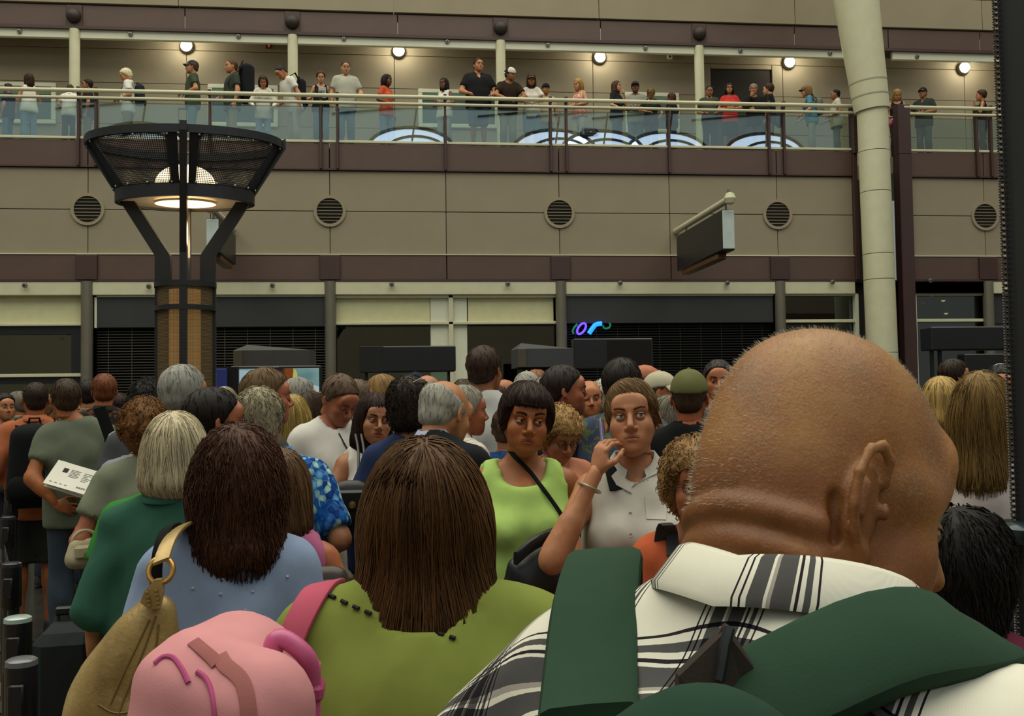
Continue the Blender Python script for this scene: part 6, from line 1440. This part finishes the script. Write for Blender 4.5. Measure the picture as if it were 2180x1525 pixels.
# ---- girl with long brown hair, green top and pink backpack
GW = P(905, 946, 1.5, 2, 'girl with long straight brown hair and an olive green top', hair='flare', hc='503519', fem=True, top='tee', tc='7E8A32', bc='3A4250', lod=2, build=1.5, hoff=(.0, .01, -.05), arms=('down', 'down'), skin='A8623F', sleeve=.8, neck_w=.095, headscale=1.06, hroll=0, loose=.02)
bv2 = world_bvh([kids(GW[0], 't_shirt')[0]]); tee = kids(GW[0], 't_shirt')[0]; Mi = tee.matrix_world.inverted()
m_st = plain('black_thread', '0C0C0A', .8, var=0)
for i in range(11):
    t0, t1 = i/10.6, (i+.5)/10.6; xy = lambda t_: (702+t_*270, 1270+t_*92-22*sin(t_*pi)*-.4)
    a, na = hit(bv2, *xy(t0), .003, 1.42); b, nb = hit(bv2, *xy(t1), .003, 1.42)
    if (a-b).length > .05: continue
    mb = MB(); mb.tube([Mi @ a, Mi @ b], .0035, 6); sm(mb, 'stitch', m_st, tee)
m_pink = cloth_mat('CC868A'); m_pink2 = plain('pink_plastic', 'C05A86', .35, var=.04); m_mag = cloth_mat('B04878'); m_rose = cloth_mat('BE4E68')
yb = 1.17; pb0 = at(480, 1600, yb); pk = empty('backpack', (pb0.x, yb, .85), 0, 'pale pink school backpack with magenta piping and a hard handle', 'backpack')
q = lambda x, y, Y=yb: at(x, y, Y)-pk.location
V, Q = polygonise([Pr('b', q(420, 1480, 1.12), q(390, 1800, 1.12), .068, .075, k=.05), Pr('b', q(520, 1450, 1.2), q(500, 1800, 1.2), .075, .08, k=.05), Pr('b', q(575, 1490, 1.26), q(580, 1800, 1.26), .045, .06, k=.05), Pr('b', q(545, 1500, 1.08), q(520, 1800, 1.08), .06, .065, k=.025), Pr('b', q(450, 1400, 1.22), None, (.06, .05, .035), k=.04)], .009, noise=lambda X, Y, Z: .003*np.sin(X*60+Z*40)*np.sin(Y*50+Z*30))
pbod = link('body', raw_mesh('body', V, [Q], True), m_pink, pk); bvp = world_bvh([pbod])
def on(px, py, off=.002): p, n = hit(bvp, px, py, off); return None if p is None else p-pk.location
def tube_on(name, mat, pix, r, off=.001):
    pts = [p for p in (on(x, y, off) for x, y in pix) if p is not None]
    if len(pts) > 1: mb = MB(); mb.tube(smooth_path(pts, 18), r, 7); return sm(mb, name, mat, pk)
tube_on('piping', m_mag, [(330, 1415), (348, 1398), (370, 1400), (388, 1425), (402, 1455)], .003)
tube_on('piping', m_mag, [(420, 1432), (436, 1440), (448, 1462), (456, 1495), (458, 1525), (459, 1560)], .003)
def band_on(name, mat, pix, hw):
    pts = []; ns = []
    for x, y in pix:
        p, n = hit(bvp, x, y, .0015)
        if p is not None: pts.append(p); ns.append(n)
    if len(pts) > 2: ribbon(name, mat, pk, smooth_path(pts, 20), hw, .0012, [v.normalized() for v in smooth_path(ns, 20)])
band_on('zip_band', cloth_mat('9A5A58'), [(412, 1368), (432, 1385), (452, 1402), (464, 1415)], .007)
band_on('zip_band', cloth_mat('A0605C'), [(468, 1398), (480, 1420), (500, 1432), (518, 1450), (526, 1480), (530, 1515), (531, 1560)], .008)
mb = MB(); hp = [q(582, 1392, 1.12), q(578, 1366, 1.12), q(592, 1353, 1.12), q(625, 1372, 1.12), q(652, 1396, 1.12), q(664, 1425, 1.13), q(664, 1470, 1.14)]; mb.tube(smooth_path(hp, 22), .0105, 10); sm(mb, 'handle', m_pink2, pk)
mb = MB(); c_ = q(655, 1490, 1.14); mb.box(c_.x-.016, c_.x+.014, c_.y-.012, c_.y+.02, c_.z-.3, c_.z+.045, .008); mb.build('handle_housing', m_pink2, pk)
mb = MB(); mb.box(c_.x-.02, c_.x+.018, c_.y-.016, c_.y+.024, c_.z+.0, c_.z+.018, .004); mb.build('handle_clip', plain('pink_plastic_dark', 'A03C6A', .4), pk)
pix = [(684, 1262), (664, 1288), (645, 1320), (630, 1352), (622, 1380), (618, 1410)]; Pp = []; Nn = []
for x, y in pix: p, n = hit(bv2, x, y, .01, 1.3); Pp.append(p); Nn.append(n)
p0 = Pp[0]; Pp = [p0+Vector((.02, .12, -.08)), p0+Vector((.016, .06, -.005))]+Pp; Nn = [Nn[0]]*2+Nn; hwS = .021
ribbon('shoulder_strap', m_rose, pk, smooth_path(Pp, 22), hwS, .005, [v.normalized() for v in smooth_path(Nn, 22)])
# ---- gold hobo bag on the woman in light blue
bsh = kids(BW[0], 'shirt')[0]; bv3 = world_bvh([bsh]); Mi3 = bsh.matrix_world.inverted()
for x, y in ((498, 1178), (568, 1208), (482, 1232), (411, 1253), (470, 1265), (538, 1260), (522, 1300), (612, 1228)):
    a, n_ = hit(bv3, x, y, .001)
    if a is not None: mb = MB(); mb.lathe([(0, .004), (.003, .002), (.0035, -.001)], 6, tuple(Mi3 @ a)); sm(mb, 'sequin', plain('sequin', 'D8DCE4', .1, .6, var=0), bsh)
def gold():
    t = NT('gold_leather'); co = t.coord(); n = t.noise(9, t.mapping(co, (1, 1, .4)), 5); t.l(t.ramp(n, [(.3, lin('7C6236')), (.6, lin('B0945E')), (.75, lin('CDB47C'))]), t.b.inputs['Base Color'])
    t.b.inputs['Roughness'].default_value = .38; t.b.inputs['Metallic'].default_value = .3; t.bump(t.noise(120, co, 3), .25, .004); return t.m
m_gold = gold(); yg = 1.98; gb0 = at(265, 1600, yg); gb = empty('handbag', (gb0.x, yg, .7), 0, 'slouchy gold leather hobo bag hanging from the woman in light blue', 'handbag')
g = lambda x, y, Y=yg: at(x, y, Y)-gb.location
prg = [Pr('b', g(335, 1300), g(300, 1390), .03, .05, k=.03, sc=(1, .7, 1)), Pr('b', g(300, 1380), g(270, 1500), .055, .08, k=.05, sc=(1, .6, 1)), Pr('b', g(262, 1500), None, (.095, .055, .1), k=.05), Pr('b', g(258, 1580), None, (.1, .06, .09), k=.05)]
for a, b in (((320, 1330), (245, 1470)), ((330, 1340), (280, 1490)), ((338, 1350), (318, 1480))): prg.append(Pr('b', g(*a, yg-.045), g(*b, yg-.07), .006, .012, k=.02, sub=True))
V, Q = polygonise(prg, .008, sm_it=2); gbo = link('body', raw_mesh('body', V, [Q], True), m_gold, gb); bvg = world_bvh([gbo]); m_seam = plain('gold_seam', '6A5528', .5, .2)
for pix_ in ([(332, 1312), (312, 1370), (288, 1430), (262, 1490), (250, 1530)], [(318, 1320), (285, 1390), (255, 1450), (235, 1500)], [(338, 1330), (330, 1400), (312, 1460), (290, 1510)], [(210, 1500), (240, 1520), (275, 1518), (310, 1495)]):
    sp_ = [hit(bvg, x, y, .0006)[0] for x, y in pix_]; sp_ = [p-gb.location for p in sp_ if p is not None]
    if len(sp_) > 2: mb = MB(); mb.tube(smooth_path(sp_, 14), .0022, 6); sm(mb, 'seam', m_seam, gb)
mb = MB(); c_ = g(342, 1215, yg-.02); rr_ = 24*yg/2120; mb.tube([c_+Vector((rr_*cos(a), .01*sin(a), rr_*sin(a))) for a in np.linspace(0, 2*pi, 25)[:-1]], .0052, 8, closed=True); sm(mb, 'ring', plain('brass_ring', 'B88A48', .3, .8), gb)
mb = MB(); T_ = [g(x, y, yg-.045) for x, y in ((327, 1236), (342, 1234), (346, 1262), (338, 1296), (318, 1298), (298, 1284), (306, 1262))]; mb.add(T_+[v+Vector((0, .02, 0)) for v in T_], [tuple(range(7))[::-1], tuple(range(7, 14))]+[(i, (i+1) % 7, 7+(i+1) % 7, 7+i) for i in range(7)]); tab = mb.build('leather_tab', m_gold, gb)
for i in range(9):
    a = i/8; p = g(306+34*a*.2+(6 if i % 2 else 26), 1258+36*a, yg-.048); mb = MB(); mb.lathe([(0, .004), (.0035, .003), (.004, 0)], 7, tuple(p), axis='y'); sm(mb, 'stud', plain('brass_stud', '9A8450', .35, .6), tab)
ps = smooth_path([at(343, 1196, yg-.02), at(350, 1165, yg), at(368, 1135, 2.04), at(398, 1115, 2.12), at(410, 1118, 2.25), at(412, 1150, 2.36)], 18); ribbon('strap', m_gold, gb, ps, .016, .004, wdir=Vector((1, .25, .35)).normalized())
ps = smooth_path([at(332, 1245, yg+.03), at(330, 1200, yg+.03), at(340, 1150, 2.02), at(352, 1124, 2.06), at(375, 1117, 2.18), at(385, 1135, 2.34)], 18); ribbon('strap_lining', cloth_mat('101012'), gb, ps, .012, .003, wdir=Vector((1, .25, .3)).normalized())
# ---- phone, strap, bracelet, pocket of the caller
ph_root, ph_TT, ph_HM, ph_s = PH
bpy.context.view_layer.update(); Wm = ph_root.matrix_world; Hw = Wm @ ph_HM
ear = Hw @ Vector((.098, .045, -.006)); mouth = Hw @ Vector((.092, .082, -.104))
pho = empty('mobile_phone', (ear+mouth)/2, 0, 'slim mobile phone held to the ear of the woman in white', 'phone')
zax = (ear-mouth).normalized(); xax = (Hw.to_3x3() @ Vector((1, 0.1, 0))).normalized(); yax = zax.cross(xax).normalized(); xax = yax.cross(zax)
Mp = Matrix((xax, yax, zax)).transposed().to_4x4(); pho.rotation_euler = Mp.to_euler()
mb = MB(); mb.box(-.006, .006, -.022, .022, -.055, .055, .005); mb.build('case', plain('phone_silver', '8E86A8', .3, .4), pho); mb = MB(); mb.box(.006, .007, -.018, .018, -.01, .045); mb.build('cover_panel', plain('phone_dark', '2A2438', .2), pho); mb = MB(); mb.box(.0055, .0075, -.016, .016, -.05, -.025, .001); mb.build('keypad', plain('phone_white', 'C8C4CC', .4), pho)
blo = kids(ph_root, 'sleeveless_blouse')[0]; bv4 = world_bvh([blo]); Mi4 = blo.matrix_world.inverted()
def patch(name, mat, par, Mi_, bvx, corners, th=.003):
    """thin cloth piece laid on the garment, subdivided so that it follows it"""
    c = [np.array(q_, 'f8') for q_ in corners]; n = 6; V = []; B_ = []
    if len(c) == 5: c = [c[0], c[1], (c[2]+c[3])/2, c[4]]
    for j in range(n+1):
        for i in range(n+1):
            u, v = i/n, j/n; x, y = (c[0]*(1-u)+c[1]*u)*(1-v)+(c[3]*(1-u)+c[2]*u)*v; a, n_ = hit(bvx, x, y, th)
            if a is None: return
            V.append(Mi_ @ a); B_.append(Mi_ @ (a-n_*th*1.4))
    k = (n+1)**2; Fc = []
    for j in range(n):
        for i in range(n): a = j*(n+1)+i; f = (a, a+1, a+n+2, a+n+1); Fc.append(f); Fc.append(tuple(q_+k for q_ in f[::-1]))
    rim = [i for i in range(n+1)]+[(j+1)*(n+1)-1 for j in range(1, n+1)]+[n*(n+1)+i for i in range(n-1, -1, -1)]+[j*(n+1) for j in range(n-1, 0, -1)]
    for a, b in zip(rim, rim[1:]+rim[:1]): Fc.append((a, b, b+k, a+k))
    mb = MB(); mb.add(V+B_, Fc); return sm(mb, name, mat, par)
m_bl = cloth_mat('CAC5B8'); patch('pocket', m_bl, blo, Mi4, bv4, [(1373, 1058), (1423, 1060), (1418, 1108), (1376, 1106)]); 
patch('lapel', m_bl, blo, Mi4, bv4, [(1345, 1038), (1392, 985), (1410, 992), (1398, 1002), (1402, 1008)], .006); patch('lapel', m_bl, blo, Mi4, bv4, [(1340, 1040), (1318, 1000), (1296, 1008), (1292, 1040), (1344, 1052)], .006)
for y in (1095, 1140, 1185):
    a, n_ = hit(bv4, 1342, y, .002)
    if a is not None: mb = MB(); mb.lathe([(0, .003), (.005, .002), (.006, 0)], 9, tuple(Mi4 @ a), axis='y'); sm(mb, 'button', plain('button_pearl', 'D0C8B8', .3), blo)
pts = [hit(bv4, x, y, .004, 3.0) for x, y in ((1314, 1045), (1307, 1018), (1302, 997), (1300, 982))]; sb = empty('shoulder_strap', pts[0][0], 0, 'wide black bag strap over the shoulder of the woman on the phone', 'strap')
PP_ = [a for a, _ in pts]; e_ = PP_[-1]; PP_ += [e_+Vector((0, .06, .012)), e_+Vector((0, .13, -.03)), e_+Vector((.0, .17, -.15))]; ribbon('webbing', cloth_mat('15151C'), sb, smooth_path(PP_, 16), .022, .003, wdir=Vector((1, 0, .1)))
bw_, br_ = ARMS['phone'][1], ARMS['phone'][0]; wv = Wm @ Vector(ph_TT(v3(bw_)*.80+v3(br_)*.2)); ax_ = (Wm @ Vector(ph_TT(v3(bw_)))-Wm @ Vector(ph_TT(v3(br_)))).normalized(); u_ = ax_.orthogonal().normalized(); w2 = ax_.cross(u_)
bt = empty('bracelet', wv, 0, 'thin pale metal bracelet on the wrist of the woman on the phone', 'bracelet'); mb = MB(); mb.tube([(u_*cos(a)+w2*sin(a))*.034 for a in np.linspace(0, 2*pi, 21)[:-1]], .004, 7, closed=True); sm(mb, 'band', plain('silver_band', 'A8A288', .3, .6), bt)
# ---- black sling bag of the woman in lime
tk_ = kids(LW[0], 'tank_top')[0]; bv5 = world_bvh([tk_, kids(LW[0], 'body')[0]]); lw_pts = [(1094, 968), (1115, 990), (1140, 1020), (1165, 1055), (1185, 1088), (1200, 1120)]
lw_pts = [(1094+(1203-1094)*q_/13, 968+150*(q_/13)**1.12) for q_ in range(14)]; sl = [hit(bv5, x, y, .011, 3.05) for x, y in lw_pts]; b_ = at(1148, 1215, 3.0); sg = empty('handbag', (b_.x, 3.0, b_.z-.06), 0, 'black leather sling bag with a silver buckle held by the woman in lime', 'handbag')
PP_ = [a for a, _ in sl]; PP_ = [PP_[0]+Vector((0, .1, -.02)), PP_[0]+Vector((0, .05, .012))]+PP_; ribbon('strap', cloth_mat('101412'), sg, smooth_path(PP_, 30), .007, .003, [Vector((0, -1, .2))]*30)
gg = lambda x, y, Y=3.0: at(x, y, Y)-sg.location; m_bk = plain('black_leather', '14161A', .42, var=.15, scale=10, bumpv=.15)
V, Q = polygonise([Pr('b', gg(1110, 1215), gg(1190, 1160), .045, .04, k=.04, sc=(1, .8, 1)), Pr('b', gg(1105, 1265), gg(1195, 1230), .055, .05, k=.04, sc=(1, .8, 1)), Pr('b', gg(1150, 1240), None, (.08, .05, .07), k=.04)], .009, noise=lambda X, Y, Z: .002*np.sin(X*70+Z*50)); link('body', raw_mesh('body', V, [Q], True), m_bk, sg)
ps = smooth_path([gg(1098, 1190, 2.94), gg(1130, 1160, 2.93), gg(1170, 1140, 2.94), gg(1205, 1128, 2.97)], 12); mb = MB(); mb.strip(ps, [Vector((.0, -.004, .02))]*12, [Vector((.006, -.01, 0))]*12); sm(mb, 'flap', m_bk, sg)
c_ = gg(1197, 1150, 2.93); mb = MB(); mb.tube([c_+Vector((x, 0, z)) for x, z in ((-.014, -.005), (.006, -.018), (.016, .004), (-.004, .018))], .0022, 6, closed=True); sm(mb, 'buckle', plain('silver_buckle', 'A8A69E', .25, .8), sg)
c_ = gg(1168, 1185, 2.93); mb = MB(); mb.tube([c_+Vector((.016*cos(a), 0, .016*sin(a))) for a in np.linspace(0, 2*pi, 15)[:-1]], .002, 6, closed=True); sm(mb, 'ring', plain('silver_buckle', 'A8A69E', .25, .8), sg)
# ---- black handbag of the dark-haired woman, lanyard of the man in white
b_ = at(752, 1122, 4.3); hb_ = handbag((b_.x, 4.3, b_.z), .15, '0E0E10', 'large black leather handbag hanging from the arm of the dark-haired woman', (.22, .12, .2), 0)
bv6 = world_bvh([kids(DW[0], 'sleeveless_blouse')[0]])
for x0 in (764, 776):
    ps = [hit(bv6, x, y, .006, 4.05)[0] for x, y in ((x0-2, 1000), (x0, 970), (x0-1, 945), (x0-6, 930))]; ribbon('strap', m_bk, hb_, smooth_path([ps[0]+Vector((0, -.03, -.1))]+ps, 12), .006, .003, [Vector((0, -1, 0))]*12) if False else None
mb = MB(); 
for x0 in (763, 775): mb.tube(smooth_path([at(x0-6, 1045, 3.9), at(x0-3, 1000, 3.9), at(x0+1, 960, 3.93), at(x0-4, 928, 4.03)], 10), .006, 6) if False else mb.tube([Vector(p)-Vector(hb_.location) for p in smooth_path([at(x0-2, 1040, 4.32), at(x0, 1000, 4.35), at(x0+1, 960, 4.45), at(x0-6, 926, 4.58)], 10)], .006, 6)
o = sm(mb, 'shoulder_strap', m_bk, hb_); hb_.rotation_euler = (0, 0, 0)
bv7 = world_bvh([kids(WM[0], 't_shirt')[0]]); la = [hit(bv7, x, y, .004, 5.15)[0] for x, y in ((703, 888), (712, 905), (722, 925), (732, 945), (742, 962), (752, 950), (756, 925), (752, 905), (748, 890))]
ly = empty('lanyard', la[4], 0, 'thin black lanyard around the neck of the man looking down', 'lanyard'); mb = MB(); mb.tube([p-la[4] for p in la], .0042, 6); sm(mb, 'cord', m_black, ly); mb = MB(); mb.box(-.012, .012, -.008, 0, -.05, 0, .003); mb.build('clip', m_black, ly)
# ---- papers, shoulder bag, wrist bag, suitcase
c_ = at(155, 1018, 6.37); pa = empty('paper_sheaf', c_, 0, 'sheaf of printed white papers held behind the grey t-shirt man', 'papers'); tilt = Matrix.Rotation(radians(18), 4, 'Y') @ Matrix.Rotation(radians(-48), 4, 'X')
m_pap = plain('paper_sheet', 'DCDACE', .8, var=.03)
for i, (dx, dz, ra) in enumerate(((0, 0, 0), (.012, -.008, .05), (.0, -.016, -.03), (.006, -.026, .02))):
    mb = MB(); mb.box(-.135, .135, -.004, .0, -.1, .1, 0, Matrix.Translation((dx, .006*i, dz)) @ tilt @ Matrix.Rotation(ra, 4, 'Y')); mb.build('sheet', m_pap, pa)
mk = lambda x0, x1, z0, z1, n='printed_line', col='6A6A66': MB().box(x0, x1, -.0052, -.004, z0, z1, 0, tilt).build(n, plain('print_'+col, col, .9, var=0), pa)
mk(-.075, -.045, .02, .055, 'printed_logo', '2A2A28')
for j in range(6): mk(-.03, .03-.01*(j % 2), .052-.011*j, .056-.011*j); mk(.05, .105-.012*(j % 3), .052-.013*j, .056-.013*j)
for j in range(4): mk(.05+.014*j, .06+.014*j, -.07, -.058); mk(-.11+.03*j, -.095+.03*j, -.075, -.07)
b_ = at(172, 1182, 4.1); handbag((b_.x, 4.15, b_.z-.06), .5, 'A89C78', 'small beige handbag at the elbow of the auburn-haired woman', (.15, .09, .12), .05, mat=plain('beige_canvas', 'A2977A', .8, var=.15, scale=15))
hbq = at(228, 925, 6.35); sbk = empty('shoulder_bag', (hbq.x, 6.35, hbq.z), 0, 'black bag strap with pale lining on the grey t-shirt man', 'bag'); mb = MB(); mb.strip([Vector(at(x, y, 6.36))-Vector(sbk.location) for x, y in ((212, 868), (222, 895), (234, 930), (240, 965))], [(.035, 0, .01)]*4, [(0, -.01, 0)]*4); sm(mb, 'strap', cloth_mat('0E0F12'), sbk)
V, Q = polygonise([Pr('b', at(246, 935, 6.2)-sbk.location, at(252, 1010, 6.2)-sbk.location, .05, .07, k=.03, sc=(1, .6, 1))], .014); link('pouch', raw_mesh('pouch', V, [Q], True), cloth_mat('8A8E94'), sbk)
b_ = at(160, 1340, 3.7); suitcase((b_.x-.02, 3.7, .012), .15, '23282A', 'dark grey soft suitcase standing at the lower left', (.2, .3, b_.z), up=.03)
b_ = at(668, 1250, 2.55); handbag((b_.x, 2.62, b_.z-.1), .1, '2E1E18', 'dark brown handbag beside the girl in pink', (.2, .1, .14), .0)
# ---- sunglasses on heads, headphones, grey strap
def on_head(px, py, Y, name, label, cat): p = at(px, py, Y); return empty(name, p, 0, label, cat)
o = on_head(905, 822, 4.2, 'sunglasses', 'sunglasses perched on the head of the dark-haired woman in blue', 'sunglasses'); mb = MB(); mb.tube([(-.05, -.02, .015), (-.02, -.03, .03), (.02, -.005, .01), (.05, .06, -.03)], .0025, 6); mb.box(-.03, .0, -.034, -.028, .012, .03, .002); sm(mb, 'frame', plain('sunglass_silver', '8A8678', .2, .6), o)
p = at(2131, 778, 4.9); o = empty('headphones', p, 0, 'silver headphone band over the dark hair of the man at right', 'headphones'); mb = MB(); mb.tube([(.088*cos(a), .0, -.1+.105*sin(a)) for a in np.linspace(0, pi, 17)], .006, 7); sm(mb, 'band', plain('headphone_silver', 'A0A6A8', .3, .5), o)
for s_ in (-1, 1): mb = MB(); mb.lathe([(0, -.012), (.03, -.012), (.032, .012), (0, .014)], 14, (s_*.09, 0, -.11), axis='x'); sm(mb, 'ear_cup', m_black, o)
otee = kids(OW[0], 't_shirt')[0]; bv8 = world_bvh([otee]); ps = [hit(bv8, x, y, .005, 2.4)[0] for x, y in ((1432, 1185), (1432, 1160), (1430, 1135), (1424, 1118))]
o = empty('shoulder_strap', ps[0], 0, 'grey bag strap over the orange top', 'strap'); e_ = ps[-1]; ribbon('webbing', cloth_mat('3C3E40'), o, smooth_path(ps+[e_+Vector((0, .06, .005)), e_+Vector((0, .1, -.08))], 14), .016, .003, wdir=Vector((1, 0, 0)))
